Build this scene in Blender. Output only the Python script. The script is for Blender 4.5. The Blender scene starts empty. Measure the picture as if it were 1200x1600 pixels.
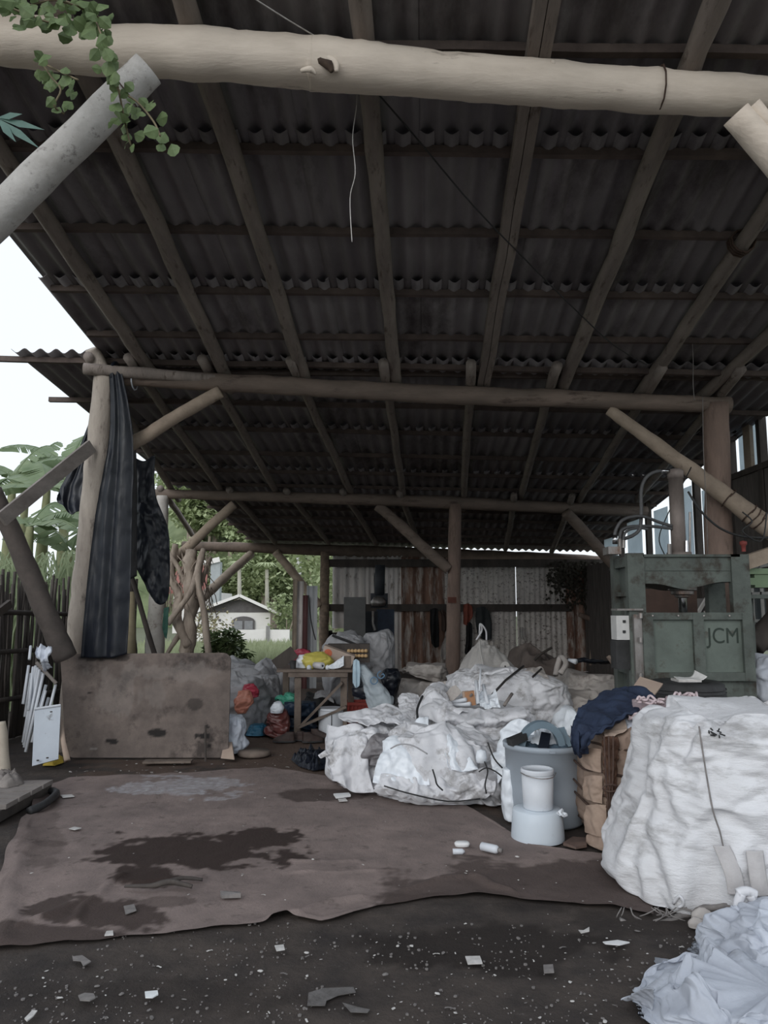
import bpy, math, random
from mathutils import Vector, Matrix, noise
V = Vector
C = bpy.context.scene.collection
# ---------------- camera, world, exposure ----------------
bpy.context.scene.frame_set(1)
F = 1202.0; EYE = 1.55
PIT = math.atan(150/F); SP, CP = math.sin(PIT), math.cos(PIT)
cd = bpy.data.cameras.new('camera'); cam = bpy.data.objects.new('camera', cd); C.objects.link(cam)
cam.location = (0, 0, EYE); cam.rotation_euler = (math.pi/2+PIT, 0, 0)
cd.sensor_fit = 'VERTICAL'; cd.sensor_height = 36; cd.lens = F/1600*36; cd.clip_end = 400
bpy.context.scene.camera = cam
w = bpy.data.worlds.new('overcast'); bpy.context.scene.world = w; w.use_nodes = True
wn = w.node_tree; bg = wn.nodes['Background']
tc = wn.nodes.new('ShaderNodeTexCoord'); sx = wn.nodes.new('ShaderNodeSeparateXYZ'); rp = wn.nodes.new('ShaderNodeValToRGB')
wn.links.new(tc.outputs['Generated'], sx.inputs[0]); wn.links.new(sx.outputs['Z'], rp.inputs[0]); wn.links.new(rp.outputs[0], bg.inputs[0])
rp.color_ramp.elements[0].position = 0.0; rp.color_ramp.elements[0].color = (0.86, 0.92, 0.95, 1)
rp.color_ramp.elements[1].position = 0.9; rp.color_ramp.elements[1].color = (0.80, 0.88, 1.0, 1)
bg.inputs[1].default_value = 1.15
sd = bpy.data.lights.new('veiled_sun', 'SUN'); sd.energy = 1.1; sd.angle = math.radians(40); sd.color = (1, .97, .93)
so = bpy.data.objects.new('veiled_sun', sd); C.objects.link(so); so.rotation_euler = (math.radians(66), 0, math.radians(-25))
vs = bpy.context.scene.view_settings
vs.view_transform = 'Standard'; vs.look = 'None'; vs.gamma = 1; vs.use_curve_mapping = False; vs.exposure = 0.0

# ---------------- pixel to place ----------------
def ray(px, py):
    u = (800-py)/F; x = (px-600)/F
    return V((x, CP-u*SP, SP+u*CP))
def P(px, py, Y):
    d = ray(px, py); return V((0, 0, EYE)) + d*(Y/d.y)
def G(px, py, z=0.0):
    d = ray(px, py); return V((0, 0, EYE)) + d*((z-EYE)/d.z)
def GY(py): return G(600, py).y
def topx(p):
    q = p-V((0, 0, EYE)); dep = q.y*CP+q.z*SP; up = -q.y*SP+q.z*CP
    return 600+F*q.x/dep, 800-F*up/dep
def PL(px, py, pl):      # ray meets plane z=a+bX+cY
    a, b, c = pl; d = ray(px, py); t = (a-EYE)/(d.z-b*d.x-c*d.y)
    return V((0, 0, EYE))+d*t

# ---------------- materials ----------------
MATS = {}
def mat(name, c1, c2=None, scale=4, rough=.8, bump=0, bscale=25, metal=0, c3=None, s3=2, th=.58, st=(1, 1, 1), spec=.3, trans=0, vor=0, attr=None, alpha=None, coat=0):
    if name in MATS: return MATS[name]
    m = bpy.data.materials.new(name); m.use_nodes = True; nt = m.node_tree; N = nt.nodes; L = nt.links
    b = N['Principled BSDF']; c2 = c2 or tuple(x*.7 for x in c1)
    t = N.new('ShaderNodeTexCoord'); mp = N.new('ShaderNodeMapping'); mp.inputs['Scale'].default_value = st
    L.new(t.outputs['Object'], mp.inputs[0])
    n = N.new('ShaderNodeTexNoise'); n.inputs['Scale'].default_value = scale; n.inputs['Detail'].default_value = 6; n.inputs['Roughness'].default_value = .65
    L.new(mp.outputs[0], n.inputs[0])
    r = N.new('ShaderNodeValToRGB'); r.color_ramp.elements[0].position = .33; r.color_ramp.elements[1].position = .68
    r.color_ramp.elements[0].color = (*c2, 1); r.color_ramp.elements[1].color = (*c1, 1); L.new(n.outputs[0], r.inputs[0]); col = r.outputs[0]
    if c3:
        n3 = N.new('ShaderNodeTexNoise'); n3.inputs['Scale'].default_value = s3; n3.inputs['Detail'].default_value = 8; n3.inputs['Roughness'].default_value = .7
        L.new(mp.outputs[0], n3.inputs[0])
        r3 = N.new('ShaderNodeValToRGB'); r3.color_ramp.elements[0].position = th-.06; r3.color_ramp.elements[1].position = th+.06; L.new(n3.outputs[0], r3.inputs[0])
        mx = N.new('ShaderNodeMix'); mx.data_type = 'RGBA'; L.new(r3.outputs[0], mx.inputs[0]); L.new(col, mx.inputs[6]); mx.inputs[7].default_value = (*c3, 1); col = mx.outputs[2]
    rs = None
    for an, ac, ar in (attr or []):
        at = N.new('ShaderNodeAttribute'); at.attribute_name = an
        mx = N.new('ShaderNodeMix'); mx.data_type = 'RGBA'; L.new(at.outputs['Fac'], mx.inputs[0]); L.new(col, mx.inputs[6]); mx.inputs[7].default_value = (*ac, 1); col = mx.outputs[2]
        if ar is not None:
            mr = N.new('ShaderNodeMix'); mr.data_type = 'FLOAT'; L.new(at.outputs['Fac'], mr.inputs[0]); mr.inputs[2].default_value = rough; mr.inputs[3].default_value = ar
            L.new(mr.outputs[0], b.inputs['Roughness']); rs = 1
    L.new(col, b.inputs['Base Color'])
    if not rs: b.inputs['Roughness'].default_value = rough
    b.inputs['Metallic'].default_value = metal; b.inputs['Specular IOR Level'].default_value = spec
    if coat: b.inputs['Coat Weight'].default_value = coat
    if alpha is not None: b.inputs['Alpha'].default_value = alpha
    if bump:
        if vor:
            nb = N.new('ShaderNodeTexVoronoi'); nb.feature = 'DISTANCE_TO_EDGE'; nb.inputs['Scale'].default_value = bscale
            nw = N.new('ShaderNodeTexNoise'); nw.inputs['Scale'].default_value = bscale*.6
            ad = N.new('ShaderNodeMixRGB'); ad.inputs[0].default_value = .15; L.new(mp.outputs[0], ad.inputs[1]); L.new(nw.outputs['Color'], ad.inputs[2]); L.new(mp.outputs[0], nw.inputs[0]); L.new(ad.outputs[0], nb.inputs['Vector'])
        else:
            nb = N.new('ShaderNodeTexNoise'); nb.inputs['Scale'].default_value = bscale; nb.inputs['Detail'].default_value = 8; nb.inputs['Roughness'].default_value = .7; L.new(mp.outputs[0], nb.inputs[0])
        bp = N.new('ShaderNodeBump'); bp.inputs['Strength'].default_value = min(1, bump); bp.inputs['Distance'].default_value = .02
        L.new(nb.outputs[0], bp.inputs['Height']); L.new(bp.outputs[0], b.inputs['Normal'])
    if trans:
        tr = N.new('ShaderNodeBsdfTranslucent'); L.new(col, tr.inputs[0]); ms = N.new('ShaderNodeMixShader'); ms.inputs[0].default_value = trans
        L.new(b.outputs[0], ms.inputs[1]); L.new(tr.outputs[0], ms.inputs[2]); L.new(ms.outputs[0], N['Material Output'].inputs[0])
    MATS[name] = m; return m

soil = mat('soil', (.085, .068, .058), (.035, .029, .027), 3, .85, .9, 22, c3=(.17, .155, .148), s3=22, th=.69, attr=[('wet', (.018, .013, .011), .45), ('brown', (.17, .105, .075), .7), ('grassy', (.15, .16, .10), .9)])
matc = mat('mat_cloth', (.275, .215, .195), (.165, .13, .12), 2.2, .9, .5, 60, c3=(.12, .095, .086), s3=7, th=.63, attr=[('wet', (.04, .026, .022), .5), ('powder', (.5, .5, .53), .9)])
fib = mat('fibre_cement', (.29, .27, .275), (.17, .155, .16), 1.1, .9, .25, 14, c3=(.10, .088, .088), s3=.9, th=.58, st=(1, .45, 1))
logp = mat('pale_log', (.80, .70, .60), (.56, .48, .405), 2.2, .7, .35, 18, c3=(.24, .19, .155), s3=5, th=.68, st=(.35, 1.5, 1.5))
logv = mat('pale_post_wood', (.50, .44, .38), (.28, .24, .21), 3, .8, .4, 20, c3=(.13, .11, .10), s3=5, th=.62, st=(1.6, 1.6, .4))
raft = mat('rafter_wood', (.31, .265, .235), (.19, .16, .145), 3, .85, .35, 20, c3=(.11, .085, .07), s3=7, th=.62, st=(2.5, .5, 1))
beam = mat('beam_wood', (.26, .20, .165), (.15, .12, .10), 3, .8, .35, 18, c3=(.09, .065, .055), s3=5, th=.62, st=(.4, 1.5, 1.5))
brace = mat('brace_wood', (.46, .37, .29), (.27, .215, .17), 3, .8, .3, 18, c3=(.15, .11, .08), s3=4, th=.64)
shsack = mat('grey_blue_sacking', (.50, .53, .59), (.38, .40, .45), 3, .7, .25, 60, c3=(.28, .29, .32), s3=2.5, th=.62)
redlog = mat('reddish_post', (.30, .215, .175), (.18, .13, .11), 4, .8, .4, 20, c3=(.12, .085, .07), s3=3, th=.6, st=(1.5, 1.5, .4))
dkwood = mat('dark_wood', (.10, .085, .075), (.05, .043, .04), 5, .85, .4, 25, st=(1, 1, .3))
grwood = mat('grey_wood', (.28, .25, .23), (.15, .13, .12), 5, .85, .4, 25, st=(.6, .6, 1))
tabwood = mat('table_wood', (.22, .175, .145), (.12, .095, .08), 5, .85, .3, 25)
ply = mat('weathered_plywood', (.205, .165, .145), (.105, .085, .076), 3.2, .8, .15, 40, c3=(.065, .052, .047), s3=2.6, th=.58, attr=[('stain', (.02, .017, .016), None), ('scuff', (.36, .33, .31), None)])
sackw = mat('white_woven_plastic', (.72, .72, .75), (.56, .56, .58), 4, .55, .12, 90, c3=(.33, .32, .32), s3=4.5, th=.585)
sackb = mat('big_bag_weave', (.74, .74, .76), (.62, .615, .63), 2.5, .6, .75, 7, c3=(.40, .39, .39), s3=1.6, th=.58, st=(1, 1, 3.4))
sackf = mat('white_film', (.80, .84, .89), (.70, .74, .79), 3, .3, .1, 40, spec=.5)
sackg = mat('grimy_grey_sack', (.48, .48, .50), (.32, .315, .325), 3, .65, .4, 35, c3=(.18, .17, .17), s3=3, th=.62)
sackd = mat('dirty_cream_sack', (.52, .48, .45), (.36, .33, .31), 3, .7, .4, 35, c3=(.22, .19, .175), s3=2.5, th=.6)
sackbr = mat('brown_sack', (.19, .155, .14), (.11, .09, .08), 3, .8, .4, 35)
clothb = mat('bluish_white_cloth', (.66, .70, .77), (.5, .53, .60), 3, .7, .3, 50, c3=(.36, .38, .42), s3=2.5, th=.64)
card = mat('cardboard', (.36, .265, .21), (.25, .18, .14), 3.5, .75, .3, 20, c3=(.13, .085, .065), s3=4, th=.64)
cardl = mat('light_cardboard', (.46, .36, .29), (.37, .28, .23), 3, .8)
rope = mat('dark_rope', (.10, .065, .05), (.05, .03, .025), 20, .8)
bluec = mat('navy_cloth', (.030, .045, .085), (.014, .02, .04), 5, .8, .4, 40)
barrelm = mat('grey_blue_plastic', (.35, .39, .44), (.30, .34, .385), 1.5, .45)
wplas = mat('white_plastic', (.66, .69, .73), (.56, .58, .62), 2, .4, c3=(.42, .44, .46), s3=5, th=.68)
tubm = mat('pale_blue_plastic', (.62, .68, .74), (.54, .60, .66), 2, .4, c3=(.40, .42, .44), s3=6, th=.68)
blackf = mat('black_film', (.013, .016, .025), (.007, .009, .014), 3, .38, .08, 30, spec=.4)
blackc = mat('black_cloth', (.02, .02, .022), (.01, .01, .011), 5, .7, .4, 30)
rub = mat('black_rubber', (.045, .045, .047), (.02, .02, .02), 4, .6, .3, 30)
green = mat('press_green_paint', (.125, .145, .130), (.068, .077, .070), 3, .5, .25, 30, c3=(.045, .038, .03), s3=4, th=.57)
greenl = mat('press_panel_green', (.155, .187, .165), (.10, .118, .105), 2.5, .5, .15, 25, c3=(.07, .06, .05), s3=5, th=.62)
steel = mat('dull_steel', (.36, .34, .33), (.17, .155, .145), 6, .4, .2, 25, metal=.6, c3=(.16, .09, .06), s3=5, th=.6, st=(1, 1, .4))
chrome = mat('polished_rod', (.6, .6, .62), (.4, .4, .42), 3, .2, metal=1)
cylr = mat('rusty_cylinder', (.26, .22, .20), (.14, .115, .105), 5, .6, .2, 25, metal=.2, st=(1, 1, .4))
galv = mat('galvanised_corrugated', (.76, .72, .70), (.50, .47, .45), 2, .6, .2, 20, metal=.15, c3=(.14, .10, .08), s3=7, th=.63, st=(1, 1, .35))
galvs = mat('spotted_corrugated', (.78, .73, .69), (.56, .52, .49), 2, .65, .2, 20, metal=.1, c3=(.14, .11, .095), s3=13, th=.59, st=(1, 1, 1.3))
rust = mat('rusty_corrugated', (.33, .20, .15), (.14, .075, .055), 3, .8, .2, 20, c3=(.52, .47, .43), s3=4, th=.55, st=(1.5, 1, .3))
wallr = mat('dark_board_wall', (.16, .14, .13), (.08, .07, .066), 3, .85, .3, 20, st=(1, 3, .5))
translu = mat('translucent_panel', (.80, .86, .90), (.66, .72, .76), 1.5, .6, trans=.75)
creamm = mat('white_render', (.86, .83, .80), (.78, .75, .72), 1.5, .9)
rooft = mat('dark_gable', (.16, .15, .15), (.11, .10, .10), 3, .9, .4, 12)
leafm = mat('leaf_green', (.13, .17, .07), (.06, .085, .04), 8, .5, trans=.35)
leafd = mat('forest_leaf', (.56, .62, .38), (.30, .36, .19), .5, .7, trans=.3)
leafb = mat('banana_leaf', (.33, .40, .24), (.20, .27, .15), 2, .45, trans=.45)
leafv = mat('vine_leaf', (.20, .27, .12), (.11, .16, .07), 12, .5, trans=.35)
bark = mat('bark', (.50, .42, .35), (.26, .21, .175), 6, .9, .6, 25, st=(1.5, 1.5, .4))
whitep = mat('white_paint_metal', (.56, .61, .67), (.46, .50, .56), 2, .45, c3=(.15, .14, .14), s3=7, th=.66)
litter = mat('pale_litter', (.62, .60, .58), (.42, .40, .38), 20, .6)
litterd = mat('grey_litter', (.24, .22, .21), (.14, .13, .125), 20, .7)
def flat(name, c, rough=.6, **k): return mat(name, c, tuple(x*.8 for x in c), 6, rough, **k)

# ---------------- mesh helpers ----------------
LOC = {}
def tag(o, label=None, cat=None, group=None, kind=None):
    if label: o['label'] = label
    if cat: o['category'] = cat
    if group: o['group'] = group
    if kind: o['kind'] = kind
    return o
def empty(name, loc, label=None, cat=None, group=None, kind=None):
    o = bpy.data.objects.new(name, None); C.objects.link(o); o.location = loc; o.empty_display_size = .1
    LOC[o] = V(loc); return tag(o, label, cat, group, kind)
class MB:
    def __init__(s): s.v = []; s.f = []; s.attr = {}
    def add(s, vs, fs):
        k = len(s.v); s.v += [V(p) for p in vs]; s.f += [tuple(i+k for i in f) for f in fs]; return s
    def box(s, a, b, bev=0):
        x0, y0, z0 = a; x1, y1, z1 = b
        return s.add([(x0, y0, z0), (x1, y0, z0), (x1, y1, z0), (x0, y1, z0), (x0, y0, z1), (x1, y0, z1), (x1, y1, z1), (x0, y1, z1)],
                     [(0, 3, 2, 1), (4, 5, 6, 7), (0, 1, 5, 4), (1, 2, 6, 5), (2, 3, 7, 6), (3, 0, 4, 7)])
    def plank(s, p0, p1, w, h, up=(0, 0, 1)):
        p0, p1 = V(p0), V(p1); d = (p1-p0).normalized(); sd = d.cross(V(up)).normalized(); u = sd.cross(d)
        vs = []
        for p in (p0, p1):
            for a, b in ((-1, -1), (1, -1), (1, 1), (-1, 1)): vs.append(p+sd*a*w/2+u*b*h/2)
        return s.add(vs, [(0, 1, 2, 3), (7, 6, 5, 4), (0, 4, 5, 1), (1, 5, 6, 2), (2, 6, 7, 3), (3, 7, 4, 0)])
    def tube(s, pts, rad, n=12, wob=0, seed=0, cap=True, sub=1):
        pts = [V(p) for p in pts]
        if not isinstance(rad, (list, tuple)): rad = [rad]*len(pts)
        if sub > 1:
            q = []; rr = []
            m = len(pts)
            for i in range(m-1):
                p0 = pts[max(i-1, 0)]; p1 = pts[i]; p2 = pts[i+1]; p3 = pts[min(i+2, m-1)]
                for k in range(sub):
                    t = k/sub; q.append(cat(p0, p1, p2, p3, t)); rr.append(rad[i]*(1-t)+rad[i+1]*t)
            q.append(pts[-1]); rr.append(rad[-1]); pts, rad = q, rr
        m = len(pts); vs = []; fs = []
        d = (pts[1]-pts[0]).normalized(); a = d.cross(V((.3, .2, 1)))
        if a.length < .05: a = d.cross(V((1, 0, 0)))
        a.normalize()
        for i, p in enumerate(pts):
            d = (pts[min(i+1, m-1)]-pts[max(i-1, 0)]).normalized(); a = (a-d*a.dot(d)).normalized(); b = d.cross(a)
            for k in range(n):
                th = 2*math.pi*k/n; o = a*math.cos(th)+b*math.sin(th); r = rad[i]
                if wob: r *= 1+wob*noise.noise((p+o*.1)*4+V((seed, 0, 0)))*1.6+wob*noise.noise((p+o*.05)*13+V((0, seed, 0)))
                vs.append(p+o*r)
        for i in range(m-1):
            for k in range(n):
                k2 = (k+1) % n; fs.append((i*n+k, i*n+k2, (i+1)*n+k2, (i+1)*n+k))
        if cap: fs.append(tuple(range(n))[::-1]); fs.append(tuple((m-1)*n+k for k in range(n)))
        return s.add(vs, fs)
    def lathe(s, c, prof, n=32, cap=False):
        c = V(c); vs = []; fs = []
        for r, z in prof:
            for k in range(n):
                th = 2*math.pi*k/n; vs.append(c+V((r*math.cos(th), r*math.sin(th), z)))
        for i in range(len(prof)-1):
            for k in range(n):
                k2 = (k+1) % n; fs.append((i*n+k, i*n+k2, (i+1)*n+k2, (i+1)*n+k))
        if cap: fs.append(tuple(range(n))[::-1]); fs.append(tuple((len(prof)-1)*n+k for k in range(n)))
        return s.add(vs, fs)
    def build(s, name, m, parent=None, label=None, cat=None, group=None, kind=None, smooth=False, origin=None):
        me = bpy.data.meshes.new(name)
        if parent is not None: o0 = LOC[parent]
        elif origin is not None: o0 = V(origin)
        else:
            xs = [p.x for p in s.v]; ys = [p.y for p in s.v]; zs = [p.z for p in s.v]
            o0 = V(((min(xs)+max(xs))/2, (min(ys)+max(ys))/2, min(zs)))
        me.from_pydata([tuple(p-o0) for p in s.v], [], s.f); me.update()
        for an, vals in s.attr.items():
            a = me.attributes.new(an, 'FLOAT', 'POINT'); a.data.foreach_set('value', vals)
        if smooth: me.polygons.foreach_set('use_smooth', [True]*len(me.polygons))
        me.materials.append(m); o = bpy.data.objects.new(name, me); C.objects.link(o)
        if parent is not None: o.parent = parent; LOC[o] = o0
        else: o.location = o0; LOC[o] = o0
        return tag(o, label, cat, group, kind)
def cat(p0, p1, p2, p3, t):
    return .5*((2*p1)+(p2-p0)*t+(2*p0-5*p1+4*p2-p3)*t*t+(3*p1-p0-3*p2+p3)*t**3)
def crumple(p, f, seed):
    q = p*f+V((seed*7.3, seed*3.1, seed*1.7)); q = q+noise.noise_vector(q*.6)*.7
    a = abs(noise.noise(q)); b = abs(noise.noise(q*2.3+V((5, 5, 5)))); c = abs(noise.noise(q*5+V((9, 2, 4)))); e = abs(noise.noise(q*10+V((3, 8, 1))))
    return (.35-a)*1.0+(b-.25)*.55+(.25-c)*.3+(e-.25)*.16
def loftmb(rows, nu=72, nv=48, amp=.05, f=4, seed=1, ex=2.6, sq=(1, 1, 1), mb=None, capflat=.0):
    """rows (bottom first): (z, xc, yc, rx, ry)"""
    mb = mb or MB(); R = [V((r[0], r[1], r[2])) for r in rows]; S = [V((r[3], r[4], 0)) for r in rows]; m = len(rows)
    rings = []
    def at_(t):
        i = min(int(t), m-2); t -= i
        return tuple(cat(A[max(i-1, 0)], A[i], A[i+1], A[min(i+2, m-1)], t) for A in (R, S))
    K = 200; fine = [at_(q/K*(m-1)) for q in range(K+1)]; acc = [0.]
    for a_, b_ in zip(fine, fine[1:]): acc.append(acc[-1]+math.hypot((b_[0]-a_[0]).length, (b_[1]-a_[1]).length)+1e-9)
    q = 0
    for j in range(nv+1):
        tgt = acc[-1]*j/nv
        while q < K-1 and acc[q+1] < tgt: q += 1
        rings.append(at_((q+(tgt-acc[q])/(acc[q+1]-acc[q]))/K*(m-1)))
    vs = []; fs = []
    for j, (r, sz) in enumerate(rings):
        for k in range(nu):
            th = 2*math.pi*k/nu; c, s_ = math.cos(th), math.sin(th)
            cx = math.copysign(abs(c)**(2/ex), c); cy = math.copysign(abs(s_)**(2/ex), s_)
            p = V((r.y+max(sz.x, .005)*cx, r.z+max(sz.y, .005)*cy, r.x))
            d = V((cx*1.0, cy*1.0, .25 if j > nv*.75 else 0))
            sc = min(1, max(sz.x, .0)/.12)
            p += d*amp*crumple(V((p.x*sq[0], p.y*sq[1], p.z*sq[2])), f, seed)*sc
            if j > nv*.7: p.z += amp*.8*crumple(p, f*.9, seed+5)*sc
            if p.z < .004: p.z = .004
            vs.append(p)
    for j in range(nv):
        for k in range(nu):
            k2 = (k+1) % nu; fs.append((j*nu+k, j*nu+k2, (j+1)*nu+k2, (j+1)*nu+k))
    fs.append(tuple(range(nu))[::-1]); fs.append(tuple(nv*nu+k for k in range(nu)))
    return mb.add(vs, fs)
def lrows(px, Yf, ry, z0=None):
    """pixel silhouette rows top first (py, xl, xr) -> loft rows; front at Yf"""
    px = sorted(px, key=lambda r: -r[0]); out = []; yb, yt = px[0][0], px[-1][0]; Yc = Yf+ry
    for n_, (py, xl, xr) in enumerate(px):
        t = (py-yt)/(yb-yt); Yz = Yc+(Yf-Yc)*t**1.5
        z = P(600, py, Yz).z
        if z0 is not None: z = max(z, z0)
        a, b = P(xl, py, Yc).x, P(xr, py, Yc).x
        z = max(z, .01*n_)
        wmax = max(r[2]-r[1] for r in px); k = ((xr-xl)/wmax)**.6
        out.append((z, (a+b)/2, Yc, (b-a)/2, ry*k))
    return out
def sack(name, px, Yf, ry, m, label, amp=.05, f=4, seed=1, nu=90, nv=56, ex=2.6, catg='sack', group=None, z0=None, sq=(1, 1, 1), parent=None, bottom=True, sim=1):
    r = lrows(px, Yf, ry, z0)
    if sim == 1: nu = max(40, int(nu*.75)); nv = max(24, int(nv*.72)); f *= .72; amp *= 1.15
    if bottom and r[0][0] > .03 and z0 is None:
        q = r[0]; r = [(.005, q[1], q[2], q[3]*.95, q[4]*.95)]+r
    mb = loftmb(r, nu, nv, amp, f, seed, ex, sq)
    o = mb.build(name, m, parent, label, catg if parent is None else None, group, smooth=True)
    if sim: simreg(o, *(SOFT if sim == 1 else sim))
    return o
SOFT = (-.10, .12, 5, 2, .3)
def drape(o, shrink=-.1, goal=.2, bend=1.5, grav=.25): simreg(o, shrink*.6, goal, 5, bend, grav); return o
def sheetmb(ctrl, nu=40, nv=40, amp=.02, f=6, seed=1, th=.004, fold=None, mb=None, tear=0):
    """ctrl: grid rows of 3D points, smooth surface with crumples"""
    mb = mb or MB(); ctrl = [[V(p) for p in r] for r in ctrl]; a = len(ctrl); b = len(ctrl[0])
    def along(L, t):
        n = len(L); t *= n-1; i = min(int(t), n-2); t -= i
        return cat(L[max(i-1, 0)], L[i], L[i+1], L[min(i+2, n-1)], t)
    pts = [[along([along(r, u/nu) for r in ctrl], v/nv) for u in range(nu+1)] for v in range(nv+1)]
    top = []; bot = []
    for j in range(nv+1):
        for i in range(nu+1):
            p = pts[j][i]; du = pts[j][min(i+1, nu)]-pts[j][max(i-1, 0)]; dv = pts[min(j+1, nv)][i]-pts[max(j-1, 0)][i]
            n = du.cross(dv)
            n = n.normalized() if n.length > 1e-9 else V((0, -1, 0))
            d = amp*crumple(p, f, seed)
            if fold: d += fold[0]*math.sin(i/nu*fold[1]*2*math.pi+1.5*noise.noise(V((i/nu*4, j/nv*2, seed))))*(fold[2]+(1-fold[2])*j/nv)
            e = 0
            if tear and (i in (0, nu) or j in (0, nv)): e = tear*noise.noise(p*25)
            top.append(p+n*d+V((e, 0, e))); bot.append(p+n*(d-th)+V((e, 0, e)))
    k = (nu+1)*(nv+1); W = nu+1; fs = []
    for j in range(nv):
        for i in range(nu):
            q = (j*W+i, j*W+i+1, (j+1)*W+i+1, (j+1)*W+i); fs.append(q); fs.append(tuple(k+x for x in reversed(q)))
    edge = [i for i in range(nu)]+[nu+j*W for j in range(nv)]+[nv*W+nu-i for i in range(nu)]+[(nv-j)*W for j in range(nv)]
    for q in range(len(edge)):
        x, y = edge[q], edge[(q+1) % len(edge)]; fs.append((y, x, x+k, y+k))
    return mb.add(top+bot, fs)
def inpoly(x, y, poly):
    c = False; n = len(poly)
    for i in range(n):
        x1, y1 = poly[i]; x2, y2 = poly[(i+1) % n]
        if (y1 > y) != (y2 > y) and x < (x2-x1)*(y-y1)/(y2-y1)+x1: c = not c
    return c
def edist(x, y, poly):
    best = 9e9; n = len(poly)
    for i in range(n):
        x1, y1 = poly[i]; x2, y2 = poly[(i+1) % n]; dx, dy = x2-x1, y2-y1
        t = max(0, min(1, ((x-x1)*dx+(y-y1)*dy)/(dx*dx+dy*dy+1e-12))); best = min(best, math.hypot(x-x1-t*dx, y-y1-t*dy))
    return best
def heapmb(poly, h, wd=.15, amp=.08, f=5, seed=1, n=80, z0=0, hf=None):
    xs = [p[0] for p in poly]; ys = [p[1] for p in poly]; x0, x1, y0, y1 = min(xs), max(xs), min(ys), max(ys)
    mb = MB(); idx = {}
    for j in range(n+1):
        for i in range(n+1):
            x = x0+(x1-x0)*i/n; y = y0+(y1-y0)*j/n; ins = inpoly(x, y, poly)
            d = edist(x, y, poly)
            if not ins and d > (x1-x0)/n*1.5: continue
            k = math.sqrt(min(1, d/wd)) if ins else 0
            hh = h if hf is None else hf(x, y)
            z = z0+.004+k*(hh+amp*crumple(V((x, y, 0)), f, seed)*1.6) if ins else z0+.003
            idx[i, j] = len(mb.v); mb.v.append(V((x+.3*amp*k*noise.noise(V((x, y, 3))*f), y, max(z, z0+.003))))
    for j in range(n):
        for i in range(n):
            q = [(i, j), (i+1, j), (i+1, j+1), (i, j+1)]
            if all(t in idx for t in q): mb.f.append(tuple(idx[t] for t in q))
    return mb
def pxbox(mb, x0, x1, y0, y1, Yf, dep):
    a = P(x0, y1, Yf); b = P(x1, y0, Yf); return mb.box((a.x, Yf, a.z), (b.x, Yf+dep, b.z))
def pole(name, pts, rad, m, label, catg='pole', group=None, n=14, wob=.12, seed=0, parent=None, sub=6, kind=None):
    if not isinstance(rad, (list, tuple)): rad = [rad]*len(pts)
    return MB().tube(pts, list(rad), n, wob, seed, True, sub).build(name, m, parent, label, catg if parent is None else None, group, kind, smooth=True)
def textmesh(s, size, m, parent, mtx, name='lettering', ext=.001, off=0):
    cu = bpy.data.curves.new(name, 'FONT'); cu.body = s; cu.size = size; cu.extrude = ext; cu.offset = off; cu.align_x = 'CENTER'
    t = bpy.data.objects.new(name, cu); C.objects.link(t); dg = bpy.context.evaluated_depsgraph_get()
    me = bpy.data.meshes.new_from_object(t.evaluated_get(dg)); C.objects.unlink(t); bpy.data.objects.remove(t)
    me.transform(Matrix.Translation(-LOC[parent])@mtx); me.materials.clear(); me.materials.append(m)
    o = bpy.data.objects.new(name, me); C.objects.link(o); o.parent = parent; LOC[o] = LOC[parent]; return o
ORD = ['leftmost', 'second', 'third', 'fourth', 'fifth', 'sixth', 'seventh', 'eighth', 'ninth', 'tenth', 'eleventh', 'twelfth', 'thirteenth', 'fourteenth']
# ---------------- cloth settling: gives sacks and sheets their own folds ----------------
SIM = []
def simreg(o, shrink=-.2, goal=.2, q=5, bend=.1, grav=.3):
    SIM.append(o)
    vg = o.vertex_groups.new(name='hold'); vg.add(list(range(len(o.data.vertices))), goal, 'REPLACE')
    m = o.modifiers.new('drape', 'CLOTH'); s = m.settings
    s.quality = q; s.mass = .3; s.vertex_group_mass = 'hold'; s.pin_stiffness = 1.0
    s.tension_stiffness = 15; s.compression_stiffness = 15; s.shear_stiffness = 5; s.bending_stiffness = bend
    s.tension_damping = 5; s.compression_damping = 5; s.shear_damping = 5; s.bending_damping = .5; s.air_damping = 3
    s.shrink_min = shrink; s.effector_weights.gravity = grav
    m.collision_settings.use_collision = False; m.collision_settings.use_self_collision = False
    m.point_cache.frame_start = 1; m.point_cache.frame_end = 60
def simrun(frames=14):
    sc = bpy.context.scene; sc.frame_start = 1; sc.frame_end = 60
    for f in range(1, frames+1): sc.frame_set(f)
    dg = bpy.context.evaluated_depsgraph_get(); new = []
    for o in SIM: new.append(bpy.data.meshes.new_from_object(o.evaluated_get(dg)))
    for o, me in zip(SIM, new):
        o.modifiers.clear(); o.vertex_groups.clear(); o.data = me
        z0 = LOC[o].z if o in LOC else o.location.z
        for v in me.vertices:
            if v.co.z+z0 < .012: v.co.z = .012-z0
    for o in SIM: mo = o.modifiers.new('soften', 'SUBSURF'); mo.levels = 1; mo.render_levels = 1
    SIM.clear(); sc.frame_set(1)
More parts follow.
